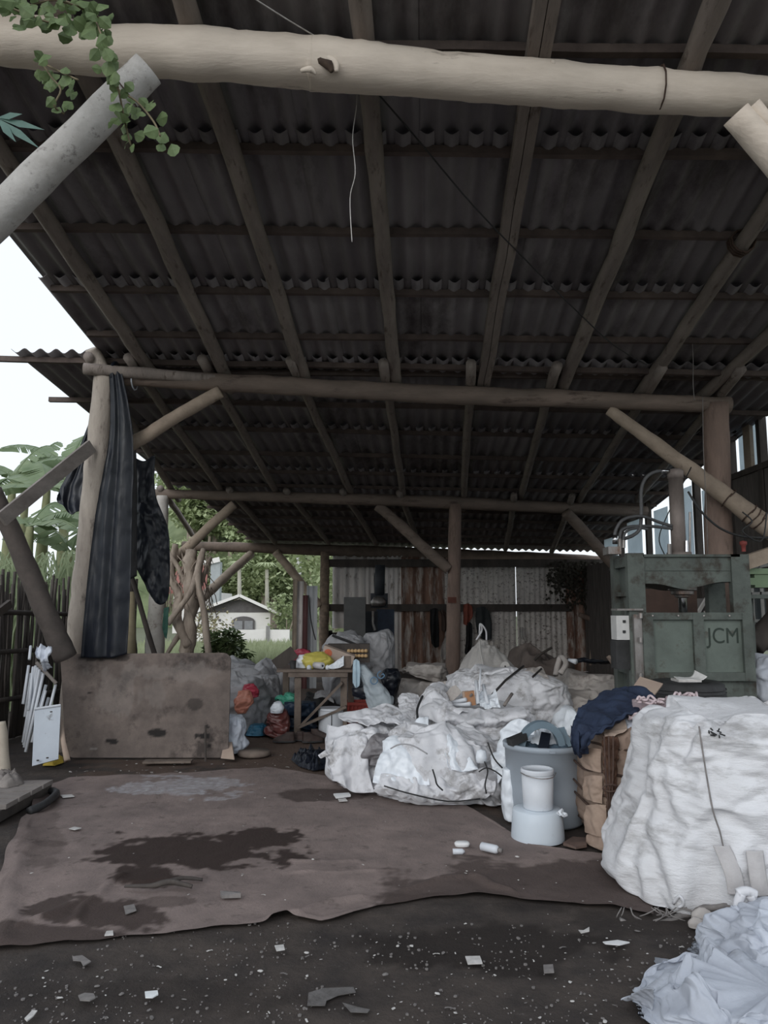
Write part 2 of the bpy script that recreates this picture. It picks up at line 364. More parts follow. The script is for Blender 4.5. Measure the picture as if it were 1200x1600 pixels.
# ================= GROUND =================
def blob(x, y, cx, cy, rx, ry, rough=.35, fr=1., q=None):
    d = math.hypot((x-cx)/rx, (y-cy)/ry)
    n = noise.noise(V((q.x*3*fr, q.y*3*fr, cx*.01)))*.6+noise.noise(V((q.x*9*fr, q.y*9*fr, cx*.01)))*.35+noise.noise(V((q.x*24*fr, q.y*24*fr, 1)))*.2
    return max(0, min(1, (1-d+n*rough*1.6)*7))
def gridground(x0, x1, y0, y1, nx, ny, zf):
    mb = MB()
    for j in range(ny+1):
        for i in range(nx+1):
            x = x0+(x1-x0)*i/nx; y = y0+(y1-y0)*j/ny; mb.v.append(V((x, y, zf(x, y))))
    W = nx+1
    mb.f = [(j*W+i, j*W+i+1, (j+1)*W+i+1, (j+1)*W+i) for j in range(ny) for i in range(nx)]
    return mb
def zg(x, y): return -.012+.010*noise.noise(V((x*1.3, y*1.3, 0)))+.005*noise.noise(V((x*6, y*6, 2)))+.003*noise.noise(V((x*18, y*18, 4)))
fl = gridground(-6.5, 6.5, 1.2, 21, 330, 420, zg)
wet = []; br = []; gr = []
for p in fl.v:
    x, y = topx(p)
    wv = max(blob(x, y, 760, 1480, 190, 42, .5, 1, p), blob(x, y, 860, 1385, 190, 50, .6, 1, p)*.5, blob(x, y, 200, 1560, 300, 30, .6, 1, p)*.5, blob(x, y, 1000, 1440, 120, 25, .6, 1, p)*.6)
    wet.append(wv*.8)
    bv = blob(x, y, 480, 1170, 120, 45, .5, .6, p)*.4 if y < 1260 else 0
    bv = max(bv, blob(x, y, 650, 1150, 500, 120, .5, .6, p)*.35 if y < 1300 else 0)
    br.append(bv); gr.append(0.)
fl.attr = {'wet': wet, 'brown': br, 'grassy': gr}
fl.build('floor', soil, kind='structure', smooth=True, origin=(0, 0, 0))
# wider ground round the shed
out = MB()
xs = [-90, -60, -40, -20, -10, -6.5, 6.5, 10, 20, 40, 60, 90]; ys = [-25, -10, 1.2, 21, 24, 30, 40, 60, 90, 130]
for y in ys:
    for x in xs: out.v.append(V((x, y, -.012)))
W = len(xs)
for j in range(len(ys)-1):
    for i in range(W-1):
        if 5 == i and j == 2: continue
        out.f.append((j*W+i, j*W+i+1, (j+1)*W+i+1, (j+1)*W+i))
out.attr = {'wet': [0.]*len(out.v), 'brown': [0.]*len(out.v), 'grassy': [1. if (v.y > 22 or abs(v.x) > 8) else 0. for v in out.v]}
out.build('floor', soil, kind='structure', origin=(0, 0, 0))

# brown ground cloth
back = [(60, 1232), (110, 1217), (200, 1212), (300, 1208), (420, 1200), (520, 1215), (600, 1232), (690, 1240), (760, 1278), (830, 1322), (1020, 1345)]
front = [(0, 1482), (120, 1472), (260, 1460), (330, 1450), (410, 1444), (445, 1432), (500, 1442), (560, 1428), (600, 1416), (680, 1402), (760, 1400), (870, 1412), (960, 1418), (1020, 1430)]
left = [(60, 1232), (30, 1290), (5, 1345), (-40, 1400), (-60, 1450), (-60, 1484)]
def poly_at(L, t):
    x = L[0][0]+(L[-1][0]-L[0][0])*t
    for a, b in zip(L, L[1:]):
        if a[0] <= x <= b[0]: k = (x-a[0])/(b[0]-a[0]); return x, a[1]+(b[1]-a[1])*k
    return L[-1]
front = [(-60, 1484)]+front
mm = MB(); nx, ny = 300, 190
wv_, pv_ = [], []
for j in range(ny+1):
    for i in range(nx+1):
        t = i/nx; s = j/ny
        b = poly_at(back, t); f_ = poly_at(front, t)
        pb, pf = G(*b), G(*f_)
        lx = 0
        p = pb.lerp(pf, s)
        p.x += .05*noise.noise(V((p.y*2, 3, 0)))*(1-t)
        if s > .97: p.y += .03*noise.noise(V((p.x*7, 1, 1)))
        wr = 0
        px, py = topx(p)
        # long low wrinkles
        for (ax, ay, bx, by, hh, ww) in ((190, 1384, 310, 1376, .022, .03), (110, 1440, 190, 1370, .02, .035), (30, 1450, 150, 1400, .018, .04), (450, 1347, 560, 1348, .012, .02), (450, 1366, 620, 1362, .01, .02), (0, 1300, 60, 1240, .03, .06), (0, 1475, 40, 1300, .02, .06), (560, 1405, 430, 1436, .02, .03), (640, 1390, 720, 1370, .015, .03), (735, 1370, 800, 1395, .022, .03)):
            A = G(ax, ay); B = G(bx, by); d = edist(p.x+.05*noise.noise(p*5), p.y+.05*noise.noise(p*5+V((3, 3, 3))), [(A.x, A.y), (B.x, B.y)])
            wr = max(wr, hh*math.exp(-(d/ww)**2))
        edge = min(s, 1-s, t, 1-t)
        curl = .018*max(0, noise.noise(V((p.x*3, p.y*3, 5))))*(1 if edge < .02 else 0)
        p.z = .008+wr+curl+.006*noise.noise(V((p.x*4, p.y*4, 1)))+.003*noise.noise(V((p.x*13, p.y*13, 1)))
        mm.v.append(p)
        a = max(blob(px, py, 290, 1335, 165, 30, .55, 1, p), blob(px, py, 420, 1312, 70, 17, .6, 1, p), blob(px, py, 230, 1370, 60, 18, .5, 1, p), blob(px, py, 150, 1430, 100, 26, .7, 1, p)*.85, blob(px, py, 505, 1244, 72, 12, .25, 1, p)*.75, blob(px, py, 75, 1320, 30, 5, .4, 1, p)*.6, blob(px, py, 270, 1412, 40, 9, .6, 1, p)*.5,
                blob(px, py, 850, 1400, 265, 55, .3, 1, p)*.72, blob(px, py, 640, 1418, 80, 22, .4, 1, p)*.8, blob(px, py, 60, 1290, 40, 60, .5, 1, p)*.35, blob(px, py, 20, 1470, 260, 22, .4, 1, p)*.8)
        wv_.append(a); pv_.append(.75*min(1, blob(px, py, 285, 1232, 95, 16, .9, 1, p)*(.35+.9*abs(noise.noise(p*14)))))
W = nx+1
mm.f = [((j+1)*W+i, (j+1)*W+i+1, j*W+i+1, j*W+i) for j in range(ny) for i in range(nx)]
mm.attr = {'wet': wv_, 'powder': pv_}
mm.build('ground_cloth', matc, None, 'large brown woven cloth spread over the dirt floor with dark wet stains', 'tarpaulin', smooth=True)

# ================= ROOF =================
c1 = -.184; pb1 = P(630, 605, 8.5); b1 = -.012
pl1 = lambda off: (pb1.z-c1*8.5-b1*pb1.x+off, b1, c1)
c2 = -.10; b2 = -.02
pl2 = lambda off: (pb1.z-c2*8.5-b2*pb1.x+off, b2, c2)
pb2 = PL(620, 783, pl2(0)); c3_ = -.10
pl3 = lambda off: (pb2.z-c3_*pb2.y-b2*pb2.x+off, b2, c3_)
pb3 = PL(510, 858, pl3(0))
print('beam1', pb1, 'beam2', pb2, 'beam3', pb3)
def zpl(pl, x, y): return pl[0]+pl[1]*x+pl[2]*y
RO, PO, SO = .17, .25, .30        # rafter, purlin, sheet heights over the beams
def corr_row(mb, pl, ya, yb, xl, xr, dx, drop, seed, pitch=.177, amp=.026):
    """one run of corrugated sheets between ya and yb, columns overlapping"""
    rnd = random.Random(seed); x = xl(ya)
    xend = xr(ya); nseg = 3
    while x < xend:
        wd = .93; jy = rnd.uniform(-.02, .02); jz = rnd.uniform(-.004, .004)
        n = int(wd/pitch*8)+1; base = len(mb.v)
        for j in range(nseg+1):
            t = j/nseg; y = ya+jy+(yb-ya)*t; sh = (y-ya)*dx
            for i in range(n+1):
                xx = min(x+wd*i/n, xend+.0)+ (xl(y)-xl(ya) if i >= 0 else 0)*1.0
                ph = (x+wd*i/n)/pitch*2*math.pi
                z = zpl(pl, xx, y)+amp*math.sin(ph)+jz-drop*(1-t)
                mb.v.append(V((xx, y, z)))
        m = (n+1)*(nseg+1)
        for j in range(nseg+1):
            for i in range(n+1): mb.v.append(mb.v[base+j*(n+1)+i]+V((0, 0, .007)))
        for j in range(nseg):
            for i in range(n):
                q = (base+j*(n+1)+i, base+j*(n+1)+i+1, base+(j+1)*(n+1)+i+1, base+(j+1)*(n+1)+i)
                mb.f.append(q[::-1]); mb.f.append(tuple(k+m for k in q))
        for i in range(n):
            a = base+i; mb.f.append((a, a+1, a+1+m, a+m)); a = base+nseg*(n+1)+i; mb.f.append((a+1, a, a+m, a+1+m))
        for j in range(nseg):
            a = base+j*(n+1); mb.f.append((a+n+1, a, a+m, a+n+1+m)); a += n; mb.f.append((a, a+n+1, a+n+1+m, a+m))
        x += wd-.03
def edge_fn(pa, pb, pl):
    A, B = PL(*pa, pl), PL(*pb, pl)
    return lambda y: A.x+(B.x-A.x)*(y-A.y)/(B.y-A.y)
# section 1
P1 = pl1(SO); e1l = edge_fn((0, 365), (140, 552), P1)
y1p = [PL(600, y, pl1(PO)).y for y in (75, 235, 362, 457, 527, 584)]
print('purlins1', y1p)
yfront = y1p[0]-1.0
r1 = MB(); rows1 = [(y1p[1]-.13, y1p[3]), (y1p[3]-.13, y1p[5]+.15)]
slx = math.tan(math.radians(2.9))
def dline(x0, y0): return lambda y: x0+slx*(y-y0)
yb_end = pb1.y+.15
corr_row(r1, P1, 3.4, y1p[1]+.05, dline(e1l(5)-slx*0, 5), dline(7.5, 5), 0, 0, 1)
corr_row(r1, P1, y1p[1]-.15, y1p[3]+.05, dline(e1l(5), 5), dline(7.5, 5), 0, .022, 2)
corr_row(r1, P1, y1p[3]-.15, y1p[5]+.12, dline(e1l(5), 5), dline(7.5, 5), 0, .022, 3)
r1.build('ceiling', fib, kind='structure', smooth=True, origin=(0, 0, 0))
# section 2
P2 = pl2(SO-.03); e2l = edge_fn((18, 548), (117, 657), P2); e2r = edge_fn((1200, 640), (1040, 800), P2)
A2, B2 = PL(18, 548, P2), PL(117, 657, P2); print('roof2 left', A2, B2)
print('roof2 right', PL(1200, 640, P2), PL(1040, 800, P2))
y2p = [PL(600, y, pl2(PO-.03)).y for y in (634, 675, 712, 740, 762)]
print('purlins2', y2p)
ys2 = A2.y
r2 = MB(); xl2 = dline(A2.x, A2.y); xr2 = dline(PL(1200, 640, P2).x, 9)
corr_row(r2, P2, ys2, y2p[1]+.05, xl2, xr2, 0, 0, 4)
corr_row(r2, P2, y2p[1]-.15, y2p[3]+.05, xl2, xr2, 0, .012, 5)
corr_row(r2, P2, y2p[3]-.15, pb2.y+.35, xl2, xr2, 0, .012, 6)
r2.build('ceiling', fib, kind='structure', smooth=True, origin=(0, 0, 0))
# section 3
P3 = pl3(SO-.09); r3 = MB(); xl3 = dline(A2.x+.25, A2.y); xr3 = dline(xr2(pb2.y)-slx*(pb2.y-A2.y)+.2, A2.y)
ym = (pb2.y+pb3.y)/2
corr_row(r3, P3, pb2.y-.1, ym+.05, xl3, xr2, 0, 0, 7)
corr_row(r3, P3, ym-.15, pb3.y+.75, xl3, xr2, 0, .012, 8)
r3.build('ceiling', fib, kind='structure', smooth=True, origin=(0, 0, 0))
# purlins
def purlins(ysl, pl, xl, xr, sect, m):
    for i, y in enumerate(ysl):
        xa, xb = xl(y)-.0, xr(y)
        n = 14; pts = []
        for k in range(n+1):
            x = xa+(xb-xa)*k/n; pts.append(V((x, y+.02*noise.noise(V((x, y, 1))), zpl(pl, x, y)+.012*noise.noise(V((x, y, 7))))))
        mb = MB()
        for a, b in zip(pts, pts[1:]): mb.plank(a, b+(b-a)*.01, .055, .06)
        mb.build('purlin', m, None, '%s long dark batten counted from the front, under the %s roof section' % (ORD[i].replace('leftmost', 'first'), sect), 'batten', 'roof battens of the '+sect+' section')
purm = mat('purlin_wood', (.15, .115, .10), (.08, .062, .057), 4, .85, .3, 20)
purlins(y1p, pl1(PO), lambda y: xl2(y)*0+dline(e1l(5), 5)(y)+.05, lambda y: 7.4, 'front', purm)
purlins([ys2+.12]+y2p, pl2(PO-.03), lambda y: xl2(y)-(.22 if y < 10 else .0), lambda y: xr2(y)-.05, 'middle', purm)
purlins([pb2.y+.6+.85*k for k in range(6)], pl3(PO-.09), lambda y: xl3(y), lambda y: xr2(y)-.05, 'rear', purm)
# rafters
R1 = [((0, 235), (225, 565)), ((125, 90), (352, 585)), ((285, 0), (475, 587)), ((563, 0), (618, 594)), ((855, 0), (755, 602)), ((1120, 0), (878, 607)), ((1200, 322), (1003, 612)), ((1200, 525), (1100, 616))]
for i, (a, b) in enumerate(R1):
    pl = pl1(RO); A, B = PL(*a, pl), PL(*b, pl); d = (A-B).normalized()
    k = (3.5-B.y)/d.y
    A = B+d*abs(k); B = B-d*.35
    rr = [.068, .075, .07, .068, .07, .075, .07, .068][i]
    n = 10; pts = [A.lerp(B, t/n)+V((.018*noise.noise(V((i*3, t*.7, 0))), 0, .008*noise.noise(V((i, t, 5))))) for t in range(n+1)]
    lab = '%s pole rafter from the left in the front roof section' % ORD[i]
    g = 'front roof rafters'
    if i == 4:
        e = empty('rafter', B, 'fifth rafter from the left in the front section, two battens nailed side by side', 'rafter', g)
        for s in (-1, 1):
            mb = MB()
            for p, q in zip(pts, pts[1:]): mb.plank(p+V((s*.038, 0, 0)), q+V((s*.038, 0, 0)), .07, .10)
            mb.build('batten', raft, e)
    else: pole('rafter', pts, [rr]*(n+1), raft, lab, 'rafter', g, 12, .1, i, sub=2)
# tie knot and collar on seventh rafter
q = PL(1158, 380, pl1(RO))
mb = MB()
for k in range(4): mb.tube([q+V((.1*math.cos(t*.7), .03*(k-1.5)+.01*math.sin(t*2), .1*math.sin(t*.7))) for t in range(10)], .008, 6)
mb.build('rope_tie', rope, None, 'dark rope lashing knotted round the rafter near the right edge', 'rope', smooth=True)
R2 = [((190, 640), (275, 775)), ((190, 543), (345, 765)), ((320, 568), (430, 765)), ((457, 570), (548, 768)), ((601, 580), (632, 785)), ((735, 588), (724, 790)), ((862, 600), (815, 770)), ((985, 655), (905, 782)), ((1100, 650), (1000, 775))]
for i, (a, b) in enumerate(R2):
    pl = pl2(RO-.03); A, B = PL(*a, pl), PL(*b, pl)
    d = (A-B).normalized(); A = B+d*abs((pb1.y-.35-B.y)/d.y); B = B-d*.3
    n = 6; pts = [A.lerp(B, t/n)+V((.02*noise.noise(V((i*3, t*.7, 9))), 0, 0)) for t in range(n+1)]
    pole('rafter', pts, .058, raft, '%s pole rafter from the left in the middle roof section' % ORD[i], 'rafter', 'middle roof rafters', 10, .1, i+20, sub=3)
R3 = [((240, 748), (300, 835)), ((375, 785), (430, 848)), ((462, 785), (513, 848)), ((548, 788), (588, 850)), ((632, 792), (655, 855)), ((800, 795), (790, 858)), ((885, 800), (862, 862))]
for i, (a, b) in enumerate(R3):
    pl = pl3(RO-.09); A, B = PL(*a, pl), PL(*b, pl); d = (A-B).normalized(); A = B+d*abs((pb2.y-.3-B.y)/d.y)
    pole('rafter', [A, A.lerp(B, .5)+V((.02, 0, 0)), B], .06, raft, '%s pole rafter from the left in the rear roof section' % ORD[i], 'rafter', 'rear roof rafters', 10, .1, i+40)

# front log beam: on plane 1 by ray
fp = [(-330, 50), (-60, 58), (0, 60), (150, 78), (300, 83), (480, 98), (500, 100), (700, 118), (900, 134), (1100, 147), (1200, 152), (1280, 158), (1540, 172)]
pts = [PL(x, y, pl1(0)) for x, y in fp]
wid = [40, 40, 40, 39, 40, 40, 41, 36, 35, 33, 30, 28, 28]
rad = [w_*((p.y*CP+(p.z-EYE)*SP))/F*.95 for w_, p in zip(wid, pts)]
print('front beam', pts[1], pts[-2], rad)
fb = empty('log_beam', pts[6], 'thick pale debarked log spanning the open front across the top', 'beam')
pole('log', pts, rad, logp, None, parent=fb, n=28, wob=.05, seed=3, sub=16)
kp = PL(497, 98, pl1(0)); dd = (V((0, 0, EYE))-kp).normalized()
kn = MB(); kc = kp+dd*rad[6]*.93
kn.tube([kc+V((-.07, 0, .05)), kc+V((-.03, 0, .045)), kc+V((.02, 0, .01)), kc+V((.06, 0, -.02)), kc+V((.08, 0, -.06))], [.010, .022, .022, .026, .010], 8, .4, 2, sub=4)
kn.build('knot_scar', mat('scar', (.10, .07, .05), (.05, .035, .03), 10, .9, .6, 30), fb, 'dark torn knot scar', smooth=True)
kn2 = MB().tube([kc+V((-.11, 0, .07)), kc+V((-.05, 0, .075)), kc+V((.03, 0, .05)), kc+V((.1, 0, 0)), kc+V((.11, 0, -.06))], [.01, .026, .024, .026, .01], 8, .4, 5, sub=4)
kn2.tube([kc+V((-.10, -.01, -.06)), kc+V((-.04, -.02, -.055)), kc+V((-.01, -.01, -.08))], [.01, .022, .006], 8, .4, 6, sub=4)
kn2.build('knot_lip', logp, fb, smooth=True)
for (x, y) in ((1030, 138), (862, 112)):
    q = PL(x, y, pl1(0)); MB().tube([q+V((.004*math.sin(t), rad[9]*1.03*math.cos(t*.6), rad[9]*1.03*math.sin(t*.6))) for t in range(12)], .006, 6).build('wire_band' if x > 900 else 'twig_stub', rope, fb) if x > 900 else MB().tube([q, q+V((0, -.05, .04))], [.03, .012], 8).build('twig_stub', logp, fb, smooth=True)
# beams 1, 2, 3
def beampx(name, pxs, off, pl, rpx, m, label, seed, **k):
    pts = [PL(x, y, pl(off)) for x, y in pxs]; rad = [r_*(p.y*CP+(p.z-EYE)*SP)/F for r_, p in zip(rpx, pts)]
    return pole(name, pts, rad, m, label, 'beam', None, 16, .08, seed, sub=8, **k)
beampx('log_beam', [(185, 588), (350, 598), (520, 607), (700, 617), (860, 622), (1000, 628), (1140, 633)], 0, pl1, [13, 14, 14, 15, 14, 13, 12], beam, 'brown round log beam across the middle of the shed, carried by the hydraulic press side post', 11)
o = MB().tube([PL(131, 576, pl1(.0)), PL(230, 584, pl1(.0)), PL(360, 594, pl1(.02))], [.062, .066, .05], 12, .06, 4, True, 6).build('log_beam', raft, None, 'short pale pole end jutting left over the tarp-hung post', 'beam', smooth=True)
q = PL(209, 590, pl1(0)); MB().tube([q+V((.01, .12*math.cos(t*.6), .12*math.sin(t*.6)-.02)) for t in range(12)], .008, 6).build('binding_strap', clothb, None, 'pale strap wound round the log beam beside the black tarp', 'strap', smooth=True)
beampx('log_beam', [(238, 771), (400, 776), (560, 780), (720, 786), (880, 793), (1010, 799)], 0, pl2, [7, 8, 9, 10, 9, 8], beam, 'second log beam across the shed, resting on the single centre post', 12)
beampx('log_beam', [(285, 853), (400, 856), (515, 860), (700, 866), (860, 873), (975, 880)], 0, pl3, [7, 8, 9, 9, 9, 9], mat('eave_beam', (.20, .15, .12), (.11, .085, .07), 4, .85, .3, 20), 'rearmost dark beam above the corrugated back wall', 13)
# posts
def postpx(xt, yt, xb, Y, rt, rb, m, label, seed, Yt=None, wob=.07, name='log_post'):
    t = P(xt, yt, Yt or Y); g = P(xb, 1100, Y); g = V((g.x, Y, 0)); dep = Y*CP
    mid = t.lerp(g, .5)
    return pole(name, [g, g.lerp(t, .25), mid, g.lerp(t, .75), t], [rb*dep/F, (rb*.75+rt*.25)*dep/F, (rb+rt)/2*dep/F, (rb*.25+rt*.75)*dep/F, rt*dep/F], m, label, 'post', None, 18, wob, seed, sub=8)
Yb1L = PL(165, 585, pl1(0)).y; Yb1R = PL(1118, 632, pl1(0)).y; print('b1 L/R', Yb1L, Yb1R)
postpx(166, 585, 114, 8.8, 17, 23, logv, 'thick pale leaning post on the left with black plastic hanging beside it', 1, Yt=Yb1L)
fk = MB().tube([P(163, 590, Yb1L), P(150, 560, Yb1L), P(143, 545, Yb1L-.05)], [.1, .09, .07], 12, .1, 3, True, 5); fk.build('post_stub', logv, None, 'knobbly forked top stub above the left leaning post', 'post', smooth=True)
rp_ = empty('log_post', (P(1127, 1100, Yb1R).x, Yb1R, 0), 'stout reddish brown post standing behind the green press', 'post')
t_ = P(1118, 632, Yb1R); g_ = V((P(1127, 1100, Yb1R).x, Yb1R, 0))
pole('trunk', [g_, g_.lerp(t_, .33), g_.lerp(t_, .66), t_], [.165, .16, .15, .14], redlog, None, parent=rp_, n=18, wob=.06, seed=8, sub=8)
cp = empty('log_post', (P(708, 1085, pb2.y).x, pb2.y, 0), 'straight reddish centre post rising from behind the white sacks', 'post')
pole('trunk', [V((P(707, 1085, pb2.y).x, pb2.y, 0)), V((P(709, 930, pb2.y).x, pb2.y, 1.7)), P(711, 788, pb2.y)], [.135, .125, .11], redlog, None, parent=cp, n=16, wob=.06, seed=9, sub=8)
mb = MB(); pxbox(mb, 700, 713, 933, 942, pb2.y-.15, .02); mb.build('nailed_plate', mat('redplate', (.18, .07, .05), (.1, .04, .03), 8), cp, 'small dark red plate nailed on')
Y2L = PL(250, 771, pl2(0)).y; print('Y2L', Y2L)
postpx(254, 775, 238, Y2L, 9.5, 17, mat('whitewashed_post', (.58, .55, .52), (.40, .37, .34), 3, .85, .3, 18, c3=(.25, .2, .17), s3=4, th=.62), 'pale short-barked post behind the hanging black plastic', 10)
postpx(508, 862, 505, PL(505, 858, pl3(0)).y, 7, 8, mat('mottled_post', (.32, .24, .18), (.13, .1, .08), 8, .85, .4, 20), 'slim mottled post at the left end of the corrugated back wall', 14)
postpx(955, 876, 958, pb3.y-.3, 8, 9, redlog, 'dark post in the rear right corner left of the press', 15)
# braces
def br_(a, ya, b, yb, ra, rb, m, label, seed, group=None):
    A, B = P(*a, ya), P(*b, yb)
    return pole('brace', [A, A.lerp(B, .35)+V((0, 0, .012)), A.lerp(B, .7)-V((0, 0, .01)), B], [ra, ra*.65+rb*.35, ra*.3+rb*.7, rb], m, label, 'brace', group, 14, .07, seed, sub=6)
Yf0 = PL(240, 95, pl1(0)).y; Yf1 = PL(1150, 150, pl1(0)).y
fr = empty('brace', P(0, 345, Yf0-.2), 'pale round brace slanting down left from the front log under the vine', 'brace')
LP = PL(-290, 51, pl1(0)); RP = PL(1500, 170, pl1(0))
for q_, lb_ in ((LP, 'pale front post just beyond the left edge, carrying the thick front log'), (RP, 'pale front post just beyond the right edge, carrying the thick front log')):
    pole('log_post', [V((q_.x, q_.y, 0)), V((q_.x+.03, q_.y, 2.4)), V((q_.x, q_.y, q_.z-.1))], [.17, .15, .13], logv, lb_, 'post', None, 16, .06, 4, sub=8)
A, B = P(232, 108, Yf0-.25), P(-40, 375, Yf0-.1); B = A+(B-A)*((LP.x-A.x)/(B.x-A.x)*.97)
pole('pole_shaft', [A, A.lerp(B, .3), A.lerp(B, .7), B], [.095, .10, .105, .105], mat('grey_round_log', (.56, .54, .52), (.40, .38, .36), 5, .8, .4, 30, c3=(.22, .2, .19), s3=14, th=.62), None, parent=fr, n=22, wob=.05, seed=2, sub=10)
d = (B-A).normalized(); q = A+d*.16; s_ = d.cross(V((0, 0, 1))).normalized(); u_ = s_.cross(d)
MB().tube([q+(s_*math.cos(t*.55)+u_*math.sin(t*.55))*.104+d*.004*t for t in range(13)], .004, 6).build('wire_loop', rope, fr)
fr2 = empty('brace', P(1200, 250, Yf1), 'short split pole brace at upper right under the front log', 'brace')
A, B = P(1150, 178, Yf1-.22), P(1290, 345, Yf1-.1); B = A+(B-A)*((RP.x-A.x)/(B.x-A.x)*.97)
pole('pole_shaft', [A, A.lerp(B, .5), B], [.085, .09, .09], logp, None, parent=fr2, n=16, wob=.05, seed=12, sub=8)
MB().tube([A+V((.09, -.02, .04)), A.lerp(B, .5)+V((.085, -.02, .04)), B+V((.085, 0, .04))], [.045, .05, .05], 10, .1, 2, True, 6).build('side_sliver', logp, fr2, smooth=True)
br_((345, 612), Yb1L+.1, (172, 712), 8.5, .072, .08, brace, 'thick tan brace rising right from the left post to the first beam', 5)
br_((366, 788), pb2.y-.1, (262, 884), Y2L, .085, .09, brace, 'tan brace below the left end of the second beam', 6)
br_((392, 866), pb3.y-.1, (300, 948), pb3.y-3.2, .10, .11, brace, 'tan brace in front of the white house, slanting down left', 7)
br_((430, 862), pb3.y-.1, (500, 947), pb3.y, .10, .11, brace, 'tan brace in front of the trees, slanting down right to the mottled post', 8)
br_((590, 790), pb2.y, (702, 890), pb2.y-.05, .095, .10, beam, 'brown brace joining the second beam to the centre post', 9)
br_((884, 800), pb2.y, (968, 892), pb2.y+.4, .10, .10, beam, 'dim brown brace slanting down right beside the press hoses', 10)
bb = empty('brace', P(1100, 760, Yb1R), 'long tan brace crossing in front of the stout right-hand post', 'brace')
A, B = P(952, 640, Yb1R-.05), P(1215, 835, Yb1R-.45)
pole('pole_shaft', [A, A.lerp(B, .4), A.lerp(B, .8), B], [.065, .085, .105, .115], brace, None, parent=bb, n=16, wob=.07, seed=12, sub=8)
d = (B-A).normalized(); s_ = d.cross(V((0, 0, 1))).normalized(); u_ = s_.cross(d)
for k, tt in enumerate((.72, .84, .87, .90)):
    q = A.lerp(B, tt); MB().tube([q+(s_*math.cos(t*.55)+u_*math.sin(t*.55))*.118+d*.01*math.sin(t+k) for t in range(13)], .007, 6).build('wire_loop', rope, bb)
# planks leaning at left
MB().plank(P(143, 697, 8.2), P(2, 812, 7.4), .05, .14).build('plank', grwood, None, 'grey sawn plank propped slanting across the left post', 'plank')
br_((-12, 765), 7.6, (103, 1028), 8.1, .085, .115, mat('dark_log', (.12, .10, .09), (.07, .06, .055), 4, .85, .4, 20), 'heavy dark log slanting down right to the foot of the left post', 21)

# ================= BACK WALL and side wall =================
YB = pb3.y+.15
wb = empty('wall_back', (3, YB, 0), kind='structure')
def vcorr(x0, x1, z0, z1, Y, m, parent, name='metal_sheet', pitch=.076, amp=.011, lean=0, label=None, **k):
    mb = MB(); n = max(8, int((x1-x0)/pitch*6)); nz = 4
    for j in range(nz+1):
        for i in range(n+1):
            x = x0+(x1-x0)*i/n; z = z0+(z1-z0)*j/nz
            mb.v.append(V((x, Y+amp*math.sin(x/pitch*2*math.pi)+lean*(z-z0), z)))
    kk = len(mb.v); mb.v += [p+V((0, .004, 0)) for p in mb.v[:kk]]
    for j in range(nz):
        for i in range(n):
            q = (j*(n+1)+i, j*(n+1)+i+1, (j+1)*(n+1)+i+1, (j+1)*(n+1)+i); mb.f.append(q); mb.f.append(tuple(kk+t for t in reversed(q)))
    for i in range(n):
        for a in (i, nz*(n+1)+i): mb.f.append((a, a+1, a+1+kk, a+kk))
    for j in range(nz):
        for a in (j*(n+1), j*(n+1)+n): mb.f.append((a, a+n+1, a+n+1+kk, a+kk))
    return mb.build(name, m, parent, label, smooth=True, **k)
xB = lambda px: P(px, 950, YB).x
top = P(600, 878, YB).z; botz = 0
segs = [(519, 566, galv, .23, .045, 873), (564, 629, galv, .12, .02, 874), (627, 697, rust, .25, .05, 876), (695, 762, galvs, .16, .03, 880), (760, 808, galvs, .13, .022, 882), (807, 885, galvs, .13, .022, 884), (883, 965, rust, .25, .045, 886)]
for i, (a, b, m, pi_, am, yt) in enumerate(segs):
    vcorr(xB(a)+(.012 if a == 807 else 0), xB(b)-(.02 if b == 808 else 0), (1.05 if i == 0 else 0), P(600, yt-6, YB).z, YB+.012*(i % 2)+.03, m, wb, pitch=pi_, amp=am)
vcorr(xB(860), xB(960), .9, P(600, 884, YB).z, YB+.11, mat('charred_sheet', (.08, .07, .065), (.04, .035, .033), 3), wb, pitch=.2, amp=.03)
mb = MB(); mb.box((xB(508), YB-.1, P(0, 955, YB).z), (xB(888), YB-.02, P(0, 944, YB).z)); mb.build('girt_rail', dkwood, wb)
mb = MB(); mb.box((xB(505), YB-.12, top-.13), (xB(975), YB-.04, top+.06)); mb.build('wall_plate', dkwood, wb)
mb = MB(); mb.box((xB(508), YB-.1, 0), (xB(520), YB-.02, P(0, 985, YB).z)); mb.box((xB(508), YB-.1, .0), (xB(540), YB-.05, .95)); mb.build('low_board', dkwood, wb)
# right wall
wr_ = empty('wall_right', (5, 13, 0), kind='structure'); XW = 5.0
def wallbox(y0, y1, z0, z1, m, name, dx=0, th=.03): return MB().box((XW+dx, y0, z0), (XW+dx+th, y1, z1)).build(name, m, wr_)
zt = 3.42
k = 8.0; n = 0
rnd = random.Random(5)
while k < 11.4:
    wallbox(k, k+.245, 0 if not (9.6 < k < 10.5) else 2.2, zt+rnd.uniform(-.02, .02), wallr, 'wall_board', rnd.uniform(0, .015)); k += .25
k = 11.4
while k < 19.4:
    wallbox(k, k+.245, 0, (2.35 if k < 17 else 2.6)+rnd.uniform(-.03, .03), wallr, 'wall_board', rnd.uniform(0, .015)); k += .25
for y0, y1, z0, z1 in ((9.0, 9.35, 3.5, 4.6), (10.05, 10.75, 3.48, 4.5), (11.5, 12.1, 2.3, 3.4), (12.5, 13.3, 2.3, 3.55), (13.6, 14.3, 2.3, 3.35), (15.0, 15.9, 2.3, 3.3), (16.6, 17.6, 2.4, 3.1)):
    wallbox(y0, y1, z0, z1, translu, 'translucent_sheet', .05, .006)
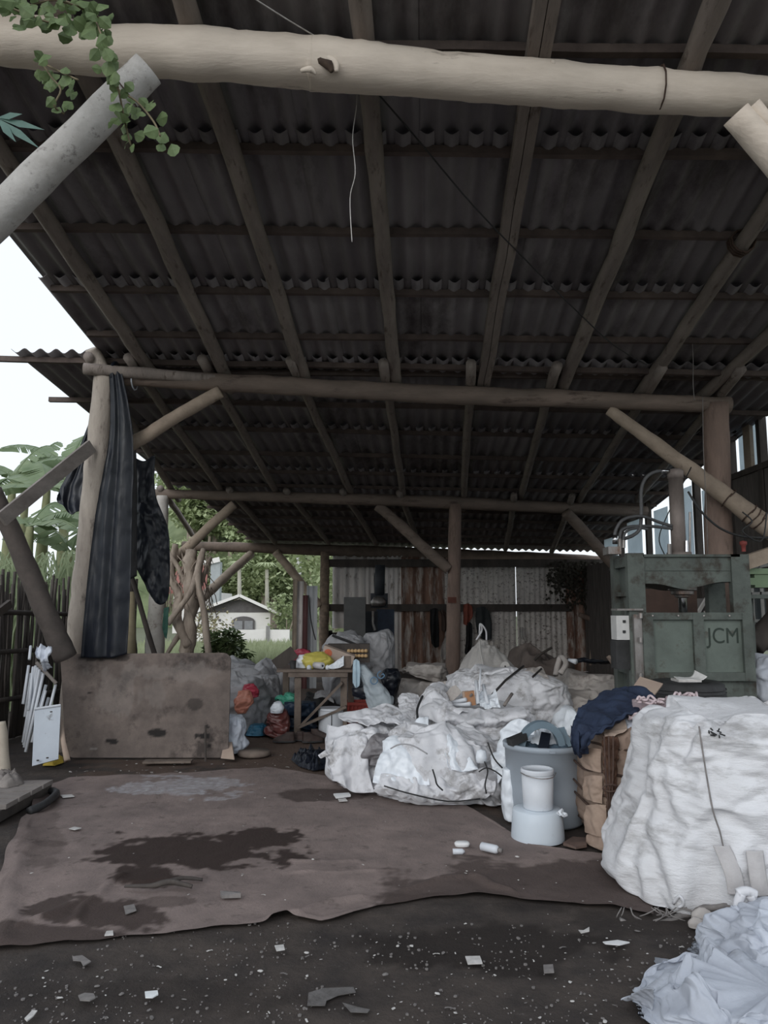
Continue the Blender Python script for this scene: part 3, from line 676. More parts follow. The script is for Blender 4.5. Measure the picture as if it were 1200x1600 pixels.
for y in (8.8, 9.6, 10.0, 10.9, 12.2, 14.5, 16.2):
    MB().box((XW-.02, y, 0), (XW+.08, y+.1, zt+(1.1 if y < 11 else .4))).build('stud', dkwood, wr_)
MB().box((XW-.03, 10.25, 3.45), (XW+.02, 10.45, 4.4)).build('stud', brace, wr_, 'pale timber stud')
MB().box((XW-.03, 8, zt-.05), (XW+.06, 11.4, zt+.03)).build('rail', dkwood, wr_)
# neighbour window low right
w1 = empty('window_1', (XW-.05, 9.9, 1.2), kind='structure')
def winpx(): 
    fm = flat('window_white', (.66, .66, .64)); a = MB()
    for t in range(4): a.box((XW-.04, 9.62+.27*t, 1.0), (XW, 9.66+.27*t, 2.1))
    for t in range(4): a.box((XW-.04, 9.62, 1.0+.36*t), (XW, 10.47, 1.04+.36*t))
    a.build('frame', fm, w1); MB().box((XW-.01, 9.62, 1.0), (XW, 10.47, 2.1)).build('pane', flat('glass_dark', (.10, .12, .13), .15), w1)
winpx()
# ================= BLACK TARPS =================
def grid(rows, Ys):
    return [[P(x, y, (Yr[i] if isinstance(Yr, (list, tuple)) else Yr)) for i, (x, y) in enumerate(r)] for r, Yr in zip(rows, Ys)]
(sheetmb(grid([[(170, 578), (176, 578), (182, 580), (190, 582)], [(172, 640), (180, 640), (190, 640), (202, 640)], [(168, 700), (178, 705), (190, 705), (208, 705)], [(150, 800), (168, 800), (184, 800), (206, 800)], [(135, 920), (158, 920), (178, 920), (203, 915)], [(126, 1028), (150, 1028), (175, 1028), (198, 1022)]],
        [8.15, 8.2, 8.22, 8.25, 8.28, 8.3]), 110, 90, .014, 2.5, 3, .004, fold=(.02, 2.4, .4)).build('hanging_tarp', blackf, None, 'long black plastic sheet hanging in folds down the right side of the left post', 'tarpaulin', smooth=True))
MB().tube([PL(181, 586, pl1(0))+V((0, .125*math.cos(t*.6), .125*math.sin(t*.6))) for t in range(12)], .03, 8).build('plastic_tie', blackf, None, 'black plastic wrapped round the beam end above the hanging sheet', 'tie', smooth=True)
drape(sheetmb(grid([[(145, 640), (150, 640), (156, 640)], [(118, 710), (130, 705), (150, 700)], [(95, 755), (112, 760), (140, 745)], [(90, 766), (115, 790), (138, 772)]], [8.75, 8.75, 8.7, 8.65]), 26, 26, .03, 5, 4, .004, fold=(.02, 3, .3)).build('hanging_tarp', blackf, None, 'small dark plastic bundle hanging left behind the left post', 'tarpaulin', smooth=True), -.15, .15)
(sheetmb(grid([[(188, 690), (200, 706), (222, 720), (236, 712), (242, 712)], [(189, 760), (204, 770), (222, 775), (236, 770), (243, 770)], [(192, 830), (210, 840), (232, 830), (252, 825), (262, 822)], [(205, 870), (222, 890), (240, 890), (256, 880), (266, 870)], [(232, 925), (240, 938), (250, 945), (259, 940), (265, 925)]],
        [9.6, 9.6, 9.6, 9.6, 9.6]), 80, 80, .05, 2.6, 6, .004, fold=(.02, 1.7, .6)).build('hanging_tarp', blackf, None, 'black plastic sheet sagging in a rounded belly between the two left posts', 'tarpaulin', smooth=True))
sheetmb(grid([[(178, 600), (186, 600), (194, 602)], [(184, 700), (195, 700), (212, 700)], [(188, 800), (200, 800), (214, 800)], [(194, 905), (203, 905), (214, 900)]], [9.2, 9.3, 9.4, 9.4]), 30, 40, .02, 6, 9, .004).build('hanging_tarp', blackc, None, 'narrow strip of black cloth between the two black plastic sheets', 'tarpaulin', smooth=True)
# stick + green rag near second post
br_((196, 870), 9.9, (243, 1026), 10.2, .03, .035, dkwood, 'thin dark stick leaning in front of the whitewashed post', 31)
sheetmb(grid([[(256, 950), (264, 948)], [(254, 980), (262, 985)], [(257, 995), (260, 998)]], [10.4, 10.4, 10.4]), 10, 16, .02, 9, 2, .004).build('green_rag', flat('dark_green_cloth', (.04, .12, .09)), None, 'dark green rag hanging by the whitewashed post', 'rag', smooth=True)

# ================= DEAD TREES =================
tr = empty('dead_tree', (P(292, 1000, 13.5).x, 13.5, 0), 'twisted bare grey brown trunk with stripped limbs behind the plywood board', 'tree')
T = lambda l, Y=13.5: [P(x, y, Y+dy) for x, y, dy in l]
MB().tube(T([(292, 1060, 0), (294, 1000, 0), (300, 940, 0), (296, 900, 0), (300, 860, .1)]), [.13, .12, .11, .12, .10], 16, .3, 3, True, 8).build('trunk', bark, tr, smooth=True)
for i, (l, r) in enumerate([([(274, 850, 0), (268, 900, .1), (280, 930, .1), (276, 965, -.1), (294, 1010, -.1)], [.05, .07, .08, .09, .07]), ([(318, 858, 0), (308, 905, -.2), (318, 950, -.2), (326, 1025, -.2)], [.05, .07, .055, .06]), ([(262, 975, -.3), (280, 950, -.3), (300, 920, -.3), (312, 870, 0)], [.05, .05, .05, .04]), ([(330, 870, 0), (318, 900, 0), (306, 935, 0)], [.03, .04, .05]), ([(250, 1040, 0), (268, 1010, 0), (285, 985, 0)], [.03, .04, .05]), ([(262, 860, 0), (280, 890, 0), (292, 920, 0)], [.03, .045, .05])]):
    MB().tube(T(l), r, 10, .16, i+5, True, 6).build('limb', bark, tr, smooth=True)
rn = random.Random(8)
mb = MB()
for i in range(150):
    x, y = rn.uniform(262, 330), rn.uniform(855, 945); p = P(x, y, 13.6+rn.uniform(-.2, .3)); q = p+V((rn.uniform(-.15, .15), rn.uniform(-.1, .1), rn.uniform(-.55, -.1)))
    mb.tube([p, p.lerp(q, .5)+V((rn.uniform(-.04, .04), 0, 0)), q], .008, 4)
tag(mb.build('dry_twigs', bark, tr), None, None, None, 'stuff')
br_((200, 905), 12.5, (206, 1040), 12.5, .09, .09, dkwood, 'slim post in the dark gap right of the long black plastic', 33)
MB().tube([P(200, 925, 12), P(201, 1060, 12)], [.11, .12], 12, .05, 3).build('bamboo_stub', mat('bamboo', (.40, .34, .22), (.25, .21, .14), 4), None, 'short bamboo upright between the black plastic and the whitewashed post', 'post', smooth=True)

# ================= PLYWOOD BOARD =================
bd = empty('plywood_board', (P(225, 1187, 8.25).x, 8.25, 0), 'big weathered plywood board with rounded corners standing on its long edge', 'board')
cs = [P(94, 1022, 8.36), P(361, 1020, 8.36), P(356, 1188, 8.22), P(103, 1186, 8.22)]; cs[2].z = cs[3].z = .012
def bpt(u, v): return cs[0].lerp(cs[1], u).lerp(cs[3].lerp(cs[2], u), v)
mb = MB(); nn, mmn = 90, 60; st_ = []; sc_ = []
for side in (0, 1):
    for j in range(mmn+1):
        for i in range(nn+1):
            u, v = i/nn, j/mmn; W_, H_ = 1.84, 1.15; X, Z = u*W_, v*H_; r = .09
            cx = min(max(X, r), W_-r); cz = min(max(Z, r), H_-r); dx, dz = X-cx, Z-cz; l = math.hypot(dx, dz)
            if l > r: X, Z = cx+dx/l*r, cz+dz/l*r
            p = bpt(X/W_, Z/H_); p.y += .022*side+.004*noise.noise(p*3)
            mb.v.append(p)
            px, py = topx(p)
            st_.append(max(blob(px, py, 245, 1145, 16, 8, .3, 1.5, p), blob(px, py, 318, 1150, 10, 7, .8, 2, p), blob(px, py, 325, 1136, 6, 3, .8, 2, p), blob(px, py, 172, 1158, 10, 3, .8, 2, p), blob(px, py, 140, 1083, 5, 3, .4, 2, p), .7*blob(px, py, 155, 1028, 40, 5, .6, 1, p), .6*blob(px, py, 305, 1100, 14, 9, .5, 1, p), blob(px, py, 327, 1165, 5, 3, .4, 2, p)))
            sc_.append(.5*max(blob(px, py, 195, 1085, 50, 26, .9, 2, p)*.25, blob(px, py, 146, 1170, 8, 3, .5, 2, p), blob(px, py, 240, 1050, 80, 12, .9, 2, p)*.3))
k = (nn+1)*(mmn+1); Wn = nn+1
for j in range(mmn):
    for i in range(nn):
        q = (j*Wn+i, j*Wn+i+1, (j+1)*Wn+i+1, (j+1)*Wn+i); mb.f.append(q[::-1]); mb.f.append(tuple(k+t for t in q))
edge = [i for i in range(nn)]+[nn+j*Wn for j in range(mmn)]+[mmn*Wn+nn-i for i in range(nn)]+[(mmn-j)*Wn for j in range(mmn)]
for q in range(len(edge)): x, y = edge[q], edge[(q+1) % len(edge)]; mb.f.append((x, y, y+k, x+k))
mb.attr = {'stain': st_, 'scuff': sc_}; mb.build('panel', ply, bd)
MB().tube([P(321, 1133, 8.18), P(321, 1190, 8.15)], .012, 6).build('prop_stick', dkwood, None, 'thin dark stick propped against the right end of the plywood board', 'stick')
mb = MB(); mb.add([P(345, 1185, 8.1), P(366, 1187, 8.05), P(362, 1160, 8.32), P(350, 1160, 8.35)]+[P(345, 1185, 8.1)+V((0, .03, 0)), P(366, 1187, 8.05)+V((0, .03, 0)), P(362, 1160, 8.32)+V((0, .03, 0)), P(350, 1160, 8.35)+V((0, .03, 0))], [(0, 1, 2, 3), (7, 6, 5, 4), (0, 4, 5, 1), (1, 5, 6, 2), (2, 6, 7, 3), (3, 7, 4, 0)])
mb.build('cardboard_scrap', cardl, None, 'pale cardboard scrap leaning at the right foot of the plywood board', 'cardboard')
MB().plank(P(225, 1190, 7.95)*1, P(300, 1189, 7.97), .12, .02).build('wood_scrap', tabwood, None, 'flat wood scrap lying at the foot of the plywood board', 'wood')

# ================= LEFT FENCE, TUBES, WHITE PANEL, DECK =================
fe = empty('stake_fence', (-4.35, 8.7, 0), 'dark fence of close upright stakes along the left side of the shed', 'fence')
rn = random.Random(3)
for i in range(98):
    y = 6.5+i*.047; x = -4.55+.0*(y-8)+rn.uniform(-.03, .03)+.06*(y-8.4); r = rn.uniform(.016, .027); h = 1.9+rn.uniform(-.18, .12) if y > 7.4 else 1.75+rn.uniform(-.2, .1)
    MB().tube([V((x, y, 0)), V((x+rn.uniform(-.04, .04), y+rn.uniform(-.05, .05), h*.5)), V((x+rn.uniform(-.05, .05), y+rn.uniform(-.07, .07), h))], [r, r, r*.8], 6, .15, i).build('stake', dkwood, fe, smooth=True)
for z in (.45, 1.0, 1.45): MB().tube([V((-4.55, 6.4, z)), V((-4.38, 9.0, z+.05)), V((-4.2, 11.2, z))], .03, 8, .1, 2).build('rail', dkwood, fe, smooth=True)
MB().plank(V((-4.32, 7.3, .95)), V((-4.2, 8.7, 1.6)), .04, .09).build('cross_brace', dkwood, fe)
f2 = empty('stake_fence', (-6.5, 14.3, 0), 'further dark fence closing the gap behind the black plastic', 'fence')
for i in range(56):
    x = -9.0+i*.08; h = 2.15+rn.uniform(-.15, .1)
    MB().tube([V((x, 14.3, 0)), V((x+rn.uniform(-.04, .04), 14.3, h))], [.03, .025], 6, .1, i).build('stake', dkwood, f2, smooth=True)
MB().tube([V((-9.0, 14.24, 1.55)), V((-4.6, 14.24, 1.6))], .03, 8).build('rail', dkwood, f2)
MB().box((-4.35, 6.6, .0), (-4.30, 8.25, 1.25)).build('dark_board', dkwood, None, 'dark board standing low against the stake fence at the left edge', 'board')
# white tubes
for i, (a, b, c, d, Y) in enumerate([(56, 1040, 36, 1160, 7.9), (62, 1046, 38, 1168, 7.85), (68, 1052, 40, 1175, 7.8), (72, 1070, 46, 1160, 7.85), (71, 1079, 50, 1160, 7.8), (87, 1070, 78, 1105, 7.85), (48, 1010, 46, 1030, 7.95), (45, 1040, 36, 1100, 7.95), (52, 1042, 44, 1110, 7.9), (59, 1043, 37, 1164, 7.9), (65, 1050, 42, 1150, 7.9), (49, 1052, 39, 1120, 8.0), (76, 1090, 58, 1150, 7.9)]):
    MB().tube([P(a, b, Y+.15), P(c, d, Y)], .015, 10).build('white_tube', wplas, None, 'slim white tube leaning in the bundle against the stake fence', 'tube', 'white tubes leaning in a bundle against the fence', smooth=True)
MB().tube([P(57, 1035, 7.92), P(88, 1068, 7.9)], .018, 8).build('stick', grwood, None, 'short grey stick lying across the top of the white tubes', 'stick')
sheetmb(grid([[(57, 1008), (68, 1008), (82, 1012)], [(55, 1022), (66, 1024), (80, 1018)], [(60, 1030), (68, 1036), (74, 1030)], [(64, 1040), (72, 1050), (78, 1040)]], [7.75, 7.65, 7.65, 7.75]), 24, 28, .05, 8, 5, .005, fold=(.02, 2, 1)).build('white_cloth', clothb, None, 'crumpled white cloth hung on top of the white tubes', 'cloth', smooth=True)
wp = empty('metal_board', (P(72, 1198, 7.6).x, 7.6, 0), 'small spotted white metal panel leaning beside the plywood board', 'panel')
a, b, c, d = P(54, 1108, 7.75), P(95, 1102, 7.82), P(91, 1186, 7.68), P(50, 1197, 7.6)
n_ = (b-a).cross(d-a).normalized()*.03
if n_.y < 0: n_ = -n_
MB().add([a, b, c, d, a+n_, b+n_, c+n_, d+n_], [(0, 3, 2, 1), (4, 5, 6, 7), (0, 1, 5, 4), (1, 2, 6, 5), (2, 3, 7, 6), (3, 0, 4, 7)]).build('face', whitep, wp)
MB().tube([a-n_*.2, b-n_*.2], .012, 8).build('top_edge', wplas, wp)
for x, y in ((59, 1189), (74, 1185), (80, 1113)): MB().lathe(P(x, y, 7.6), [(.001, 0), (.012, 0), (.012, .01), (.001, .01)], 8).build('screw_hole', dkwood, wp)
MB().tube([P(94, 1125, 7.9), P(99, 1160, 7.75), P(105, 1188, 7.65)], [.03, .035, .04], 4, .2, 2).build('wood_offcut', cardl, None, 'pale wooden offcut leaning between white panel and plywood board', 'wood', smooth=True)
heapmb([tuple(G(x, y)[:2]) for x, y in ((68, 1192), (98, 1184), (99, 1192), (84, 1197), (68, 1197))], .03, .04, .03, 20, 3, 30).build('yellow_wrapper', flat('yellow_film', (.62, .45, .07), .4), None, 'crumpled yellow wrapper under the white metal panel', 'wrapper', smooth=True)
dk = empty('plank_deck', (G(30, 1240).x, G(30, 1240).y, 0), 'low weathered plank platform at the left edge', 'platform')
g0, g1, g2, g3 = G(-70, 1222, .12), G(85, 1217, .12), G(0, 1262, .12), G(-110, 1268, .12)
for k in range(4):
    a = g1.lerp(g2, k/4*.9+.03); bq = g1.lerp(g2, (k+1)/4*.9); a2 = g0.lerp(g3, k/4*.9+.03); b2_ = g0.lerp(g3, (k+1)/4*.9)
    z = V((0, 0, -.035)); MB().add([a, bq, b2_, a2, a+z, bq+z, b2_+z, a2+z], [(0, 3, 2, 1), (4, 5, 6, 7), (0, 1, 5, 4), (1, 2, 6, 5), (2, 3, 7, 6), (3, 0, 4, 7)]).build('plank', grwood, dk)
a, b = g1+V((-.05, 0, -.075)), g2+V((-.05, 0, -.075)); MB().plank(a, b, .06, .08).build('bearer', dkwood, dk)
MB().plank(g0+V((.3, .0, -.08)), g3+V((.3, 0, -.08)), .06, .08).build('bearer', dkwood, dk)
MB().tube([P(1, 1128, 6.85), P(3, 1160, 6.85), P(4, 1214, 6.82)], [.04, .055, .07], 14, .1, 2, True, 5).build('pale_stump', mat('cream_wood', (.52, .46, .38), (.38, .33, .27), 5), None, 'cream coloured stump standing on the plank platform at the left edge', 'stump', smooth=True)
heapmb([tuple(G(x, y, .12)[:2]) for x, y in ((-10, 1212), (30, 1214), (36, 1225), (10, 1232), (-12, 1230))], .05, .06, .05, 12, 4, 34, .12).build('cloth_rag', grwood, None, 'grey brown rag lying on the plank platform', 'rag', smooth=True)
# black lip of rubber hose by the mat
MB().tube([G(45, 1268, .03), G(70, 1256, .05), G(88, 1240, .04), G(80, 1236, .03)], .03, 8, .1, 2, True, 5).build('rubber_strip', rub, None, 'curled black rubber strip beside the plank platform', 'strip', smooth=True)

# ================= WORK TABLE =================
YT = 9.66
tb = empty('work_table', (P(485, 1150, YT).x, YT, 0), 'rough wooden work table with diagonal braces, cluttered top', 'table')
tz = P(485, 1046, YT).z; xl, xr = P(432, 1046, YT).x, P(556, 1046, YT).x
for k in range(4): MB().box((xl+rn.uniform(-.02, .02), YT-.05+k*.22, tz-.03), (xr+rn.uniform(-.03, .03), YT+.16+k*.22, tz)).build('top_board', tabwood, tb)
MB().box((xl+.15, YT-.03, tz-.09), (xr-.1, YT, tz-.03)).build('apron', tabwood, tb)
for x, Y in ((465, YT), (537, YT), (446, YT+.7), (548, YT+.7)):
    q = P(x, 1100, Y).x; MB().box((q-.04, Y, 0), (q+.04, Y+.07, tz-.03)).build('leg', tabwood, tb)
MB().plank(P(466, 1138, YT-.03), P(535, 1066, YT-.03), .03, .10, (0, -1, .01)).build('brace_board', tabwood, tb)
MB().plank(P(467, 1136, YT-.06), P(541, 1104, YT-.06), .03, .10, (0, -1, .01)).build('brace_board', tabwood, tb)
MB().plank(P(430, 1040, YT+.2), P(460, 1018, YT+.2), .03, .16, (0, -.1, 1)).build('side_board', dkwood, tb)
MB().plank(P(541, 1043, YT), P(541, 1025, YT), .03, .12, (1, 0, 0)).build('end_block', tabwood, tb)
def onT(x, Y=YT+.2): return V((P(x, 1040, Y).x, Y, tz+.001))
# items on table
p = onT(497, YT+.25)
loftmb([(p.z+.0, p.x, p.y, .17, .14), (p.z+.09, p.x, p.y, .19, .15), (p.z+.17, p.x-.03, p.y+.02, .13, .1), (p.z+.20, p.x-.03, p.y, .03, .03)], 48, 30, .05, 8, 5).build('yellow_bag', flat('yellow_plastic', (.60, .52, .12), .35), None, 'bulging yellow plastic bag on the work table', 'bag', smooth=True)
p = onT(475, YT+.3)
loftmb([(p.z+.0, p.x, p.y, .09, .1), (p.z+.08, p.x, p.y, .10, .1), (p.z+.16, p.x, p.y, .06, .06)], 40, 24, .05, 9, 6).build('clear_bag', sackf, None, 'small whitish bag left of the yellow bag on the table', 'bag', smooth=True)
p = onT(472, YT+.5)
loftmb([(p.z+.0, p.x, p.y, .12, .08), (p.z+.14, p.x, p.y, .13, .08), (p.z+.22, p.x, p.y, .05, .05)], 40, 24, .06, 9, 7).build('crimson_bag', flat('crimson_film', (.38, .06, .09), .35), None, 'crumpled crimson bag at the back of the table', 'bag', smooth=True)
ca = empty('drink_can', onT(497, YT+.02), 'silver can lying on the table with its round end facing out', 'can')
c_ = onT(492, YT+.06)+V((0, 0, .045)); e_ = c_+V((.10, -.09, 0))
MB().tube([c_, e_], .042, 20).build('can_body', flat('can_silver', (.6, .58, .6), .3), ca, smooth=True)
d = (e_-c_).normalized(); MB().tube([e_, e_+d*.004], .036, 20).build('end_ring', flat('can_white', (.75, .75, .75)), ca); MB().tube([e_+d*.004, e_+d*.008], .014, 14).build('end_dot', flat('can_dark', (.03, .03, .05)), ca)
p = onT(525, YT+.45); bx_ = empty('printed_box', p, 'tan carton tilted on the table with a round orange red print', 'box')
MB().plank(p+V((-.17, 0, .20)), p+V((.22, 0, .06)), .12, .17, (0, -.1, 1)).build('carton', flat('tan_card', (.50, .40, .34)), bx_)
q = p+V((-.10, -.064, .175)); MB().tube([q, q+V((0, -.003, 0))], .052, 18).build('round_print', flat('orange_print', (.62, .16, .08)), bx_)
p = onT(545, YT+.6); er = empty('bread_tray', p, 'dark crate behind the table holding a row of golden rolls', 'tray')
MB().box((p.x-.28, p.y, p.z+.04), (p.x+.27, p.y+.2, p.z+.28)).build('crate', dkwood, er)
for r_ in range(2):
    for k in range(6): q = V((p.x+.0+.045*k, p.y-.02, p.z+.19-.065*r_)); MB().lathe(q, [(.001, -.02), (.022, -.015), (.026, 0), (.02, .02), (.001, .028)], 10).build('roll', flat('golden_roll', (.62, .42, .22)), er, smooth=True)
p = onT(458, YT+.1); MB().lathe(p, [(.035, 0), (.04, .1), (.034, .1), (.03, .01)], 16).build('black_cup', rub, None, 'small black cup at the left end of the table', 'cup', smooth=True)
sheetmb([[onT(512, YT-.02)+V((0, 0, .03)), onT(525, YT-.02)+V((0, 0, .10)), onT(537, YT-.04)+V((0, 0, .17))], [onT(515, YT-.06)+V((0, 0, .01)), onT(528, YT-.06)+V((0, 0, .02)), onT(537, YT-.06)+V((0, 0, .05))]], 24, 16, .03, 9, 3).build('paper_wrap', sackf, None, 'crumpled white paper at the right end of the table', 'paper', smooth=True)
for i, (x, r_) in enumerate(((483, .03), (512, .028), (520, .022))):
    p = onT(x, YT+.0); MB().lathe(p, [(.001, 0), (r_, 0), (r_*1.05, .03), (r_*.6, .05), (.001, .055)], 14).build('jar_lid', [wplas, sackf, litter][i], None, ['white round pot on the table front, left of the can', 'white round pot on the table front, right of the can', 'smallest white pot near the right end of the table front'][i], 'pot', smooth=True)
# hanging bags right of table
sheetmb(grid([[(552, 1032), (557, 1030), (562, 1034)], [(551, 1048), (557, 1050), (563, 1048)], [(551, 1068), (557, 1075), (562, 1070)]], [9.4, 9.38, 9.4]), 20, 30, .015, 9, 3, .006, fold=(.012, 2, .6)).build('hanging_cloth', mat('light_blue_cloth', (.50, .64, .72), (.4, .52, .6), 4), None, 'light blue cloth hanging from the right end of the table', 'cloth', smooth=True)
sack('black_bag', [(1036, 560, 570), (1050, 556, 578), (1068, 553, 583), (1078, 556, 580)], 9.5, .1, blackf, 'black bag hanging between the light blue cloth and the grey printed bag', .04, 8, 4, 50, 34, z0=.55, catg='bag', bottom=False)
gb = empty('printed_bag', P(585, 1100, 9.5), 'translucent grey plastic bag hanging right of the table with faint blue print', 'bag')
sack('bag_body', [(1028, 560, 572), (1048, 566, 588), (1070, 572, 605), (1085, 575, 611), (1104, 578, 606)], 9.42, .09, mat('grey_film', (.46, .52, .56), (.34, .39, .43), 5, .35, .3, 30), None, .05, 7, 8, 60, 40, parent=gb, z0=.3, bottom=False)
textmesh('OG', .13, flat('blue_print', (.12, .22, .34)), gb, Matrix.Translation(P(593, 1064, 9.36))@Matrix.Rotation(-.7, 4, 'Y')@Matrix.Rotation(math.pi/2, 4, 'X'))
sack('black_bag', [(1090, 578, 600), (1110, 572, 612), (1140, 572, 616), (1165, 576, 614)], 9.9, .18, blackf, 'black rubbish bag on the floor right of the red bin', .07, 6, 5, 56, 36, catg='bag')
sack('black_bag', [(1036, 600, 618), (1050, 596, 622), (1075, 600, 620), (1090, 602, 618)], 10.4, .12, blackf, 'small black bag high beside the grimy sacks behind the table', .06, 8, 14, 50, 30, z0=.4, catg='bag', bottom=False)
rc = empty('red_crate', (P(562, 1120, 10.0).x, 10.0, 0), 'red plastic crate under the right end of the table', 'crate')
a = P(536, 1121, 10.0); b = P(590, 1099, 10.0)
redp = flat('red_plastic', (.42, .075, .06), .45)
MB().add([V((a.x, 10, 0)), V((b.x-.04, 10, 0)), V((b.x, 9.98, b.z)), V((a.x, 9.98, b.z)), V((a.x, 10.4, 0)), V((b.x-.04, 10.4, 0)), V((b.x-.06, 10.4, b.z)), V((a.x, 10.4, b.z))], [(0, 1, 2, 3), (5, 4, 7, 6), (4, 0, 3, 7), (1, 5, 6, 2), (0, 4, 5, 1)]).build('shell', redp, rc)
for k in range(9):
    x = a.x+.02+k*(b.x-a.x)/9.3; MB().box((x, 9.965, .05), (x+.015, 9.99, b.z-.02)).build('rib', redp, rc)
MB().box((a.x-.01, 9.95, b.z-.02), (b.x+.01, 9.99, b.z+.015)).build('rim', redp, rc)
p = G(516, 1152); p.y += .16
bu = empty('white_drum', p, 'white plastic drum standing under the table', 'drum')
MB().lathe(p, [(.001, 0), (.15, 0), (.155, .02), (.16, .30), (.165, .31), (.16, .33), (.001, .33)], 32).build('shell', wplas, bu, smooth=False)
MB().box((p.x+.01, p.y-.162, .02), (p.x+.02, p.y-.150, .3)).build('seam', rub, bu)
# bags left and under the table
sack('plastic_bag', [(1094, 425, 440), (1105, 420, 448), (1125, 417, 451), (1145, 416, 452), (1152, 420, 450)], 9.45, .15, mat('maroon_film', (.20, .06, .055), (.10, .035, .03), 6, .25, .3, 25, c3=(.5, .48, .46), s3=5, th=.64, spec=.6), 'glossy maroon bag with a white top left of the table leg', .06, 7, 3, 56, 40, catg='bag')
sack('plastic_bag', [(1090, 428, 438), (1098, 423, 442), (1106, 424, 440)], 9.42, .07, sackf, 'white knotted flap on top of the maroon bag', .04, 9, 4, 36, 20, catg='bag', z0=.3, bottom=False)
sack('plastic_bag', [(1070, 445, 460), (1082, 436, 464), (1098, 432, 462), (1108, 434, 460)], 10.1, .12, mat('green_film', (.10, .42, .29), (.05, .28, .19), 6, .35, .3, 25), 'bright green plastic bag left of the table leg', .05, 8, 6, 50, 30, catg='bag', z0=.35, bottom=False)
sack('plastic_bag', [(1085, 448, 488), (1105, 444, 492), (1130, 446, 490), (1146, 450, 486)], 9.85, .18, mat('dark_blue_film', (.03, .05, .085), (.012, .02, .035), 6, .3, .3, 25), 'dark blue rubbish bag under the left of the table', .07, 7, 7, 60, 40, catg='bag')
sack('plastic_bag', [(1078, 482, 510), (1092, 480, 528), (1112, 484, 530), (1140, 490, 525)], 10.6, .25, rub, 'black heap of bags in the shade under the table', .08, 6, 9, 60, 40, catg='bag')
sheetmb(grid([[(492, 1082), (505, 1078), (520, 1090)], [(490, 1092), (505, 1090), (522, 1098)]], [10.2, 10.15]), 24, 12, .04, 9, 3).build('cloth_strip', sackg, None, 'grey rag lying over the black heap under the table', 'rag', smooth=True)
sack('plastic_bag', [(1122, 396, 412), (1130, 388, 417), (1140, 384, 416), (1146, 388, 412)], 9.6, .12, mat('blue_film', (.05, .19, .30), (.03, .11, .18), 6, .35, .3, 25), 'low blue plastic bag on the floor between plywood board and maroon bag', .05, 9, 6, 50, 30, catg='bag')
# shoes
def shoe(cx, cy, Y0, ang, label, sc=1):
    g = G(cx, cy); e = empty('shoe', g, label, 'shoe', 'dark shoes left under the table front'); R_ = Matrix.Rotation(ang, 3, 'Z')
    def tf(m): m.v = [R_@(p*sc)+g for p in m.v]; return m
    shm = mat('shoe_leather', (.075, .05, .045), (.035, .025, .022), 8, .6, .3, 30)
    tf(loftmb([(.02, 0, 0, .14, .05), (.05, 0, 0, .135, .048), (.08, -.03, 0, .10, .042), (.115, -.075, 0, .055, .036), (.13, -.08, 0, .05, .032)], 40, 24, .008, 10, 3)).build('upper', shm, e, smooth=True)
    tf(loftmb([(.0, 0, 0, .145, .052), (.012, 0, 0, .148, .054), (.024, 0, 0, .145, .052)], 40, 8, 0, 10, 3)).build('sole', rub, e, smooth=True)
    tf(MB().tube([V((-.03, -.02, .11)), V((0, .02, .10)), V((.02, -.02, .085)), V((.04, .02, .075))], .004, 5)).build('lace', rope, e)
shoe(444, 1160, 0, math.pi, 'dark shoe left of the table leg', .9); shoe(462, 1157, 0, 2.6, 'dark shoe in front of the left table leg', .85); shoe(489, 1160, 0, .3, 'dark shoe below the crossing of the table braces', .9); shoe(500, 1154, 0, -.2, 'dark shoe in front of the white drum', .85)
heapmb([tuple(G(x, y)[:2]) for x, y in ((455, 1187), (480, 1180), (515, 1183), (520, 1200), (490, 1205), (468, 1198))], .07, .12, .09, 9, 3, 60).build('black_plastic', blackf, None, 'torn black plastic lying flat left of the white sacks', 'plastic', smooth=True)
p = G(397, 1180); MB().lathe(p, [(.001, .0), (.17, 0), (.175, .02), (.165, .05), (.001, .055)], 24).build('round_disc', tabwood, None, 'flat round brown disc lying on the dirt right of the plywood board', 'disc', smooth=True)

# ================= SACKS BEHIND BOARD =================
sack('grimy_sack', [(1022, 350, 400), (1030, 345, 425), (1060, 345, 432), (1090, 345, 430), (1110, 350, 425)], 11.2, .5, sackg, 'large grimy grey sack behind the plywood board, nearest the garden', .12, 3, 11)
sack('grimy_sack', [(1040, 352, 375), (1055, 345, 400), (1080, 345, 412), (1110, 345, 415), (1130, 350, 412)], 9.9, .35, sackg, 'grey sack wedged right behind the plywood board under the red wrapper', .12, 4, 12)
sack('grimy_sack', [(1050, 400, 430), (1065, 392, 436), (1090, 396, 437), (1115, 400, 432)], 10.6, .25, sackg, 'smaller grey sack between the red wrapper and the maroon bag', .1, 4, 13)
sack('grimy_sack', [(1025, 432, 450), (1045, 430, 458), (1080, 432, 460), (1100, 434, 458)], 11.4, .25, sackg, 'grey sack in the gap left of the work table', .08, 5, 14)
sack('white_sack', [(1111, 356, 374), (1120, 350, 379), (1140, 350, 380), (1150, 352, 383), (1160, 352, 379), (1172, 354, 371)], 8.42, .13, sackg if 0 else clothb, 'crumpled white sack standing at the right edge of the plywood board', .07, 7, 15, catg='sack')
sack('food_wrapper', [(1060, 385, 397), (1072, 380, 402), (1085, 384, 401)], 9.75, .06, flat('red_film', (.40, .05, .08), .3), 'crimson food wrapper stuck in the grey sacks', .05, 10, 4, 40, 24, catg='wrapper', z0=.5, bottom=False)
sack('food_wrapper', [(1070, 374, 388), (1085, 368, 394), (1098, 368, 388), (1108, 372, 382)], 9.6, .06, flat('orange_film', (.58, .24, .17), .35), 'salmon orange wrapper below the crimson one', .05, 10, 5, 40, 24, catg='wrapper', z0=.35, bottom=False)
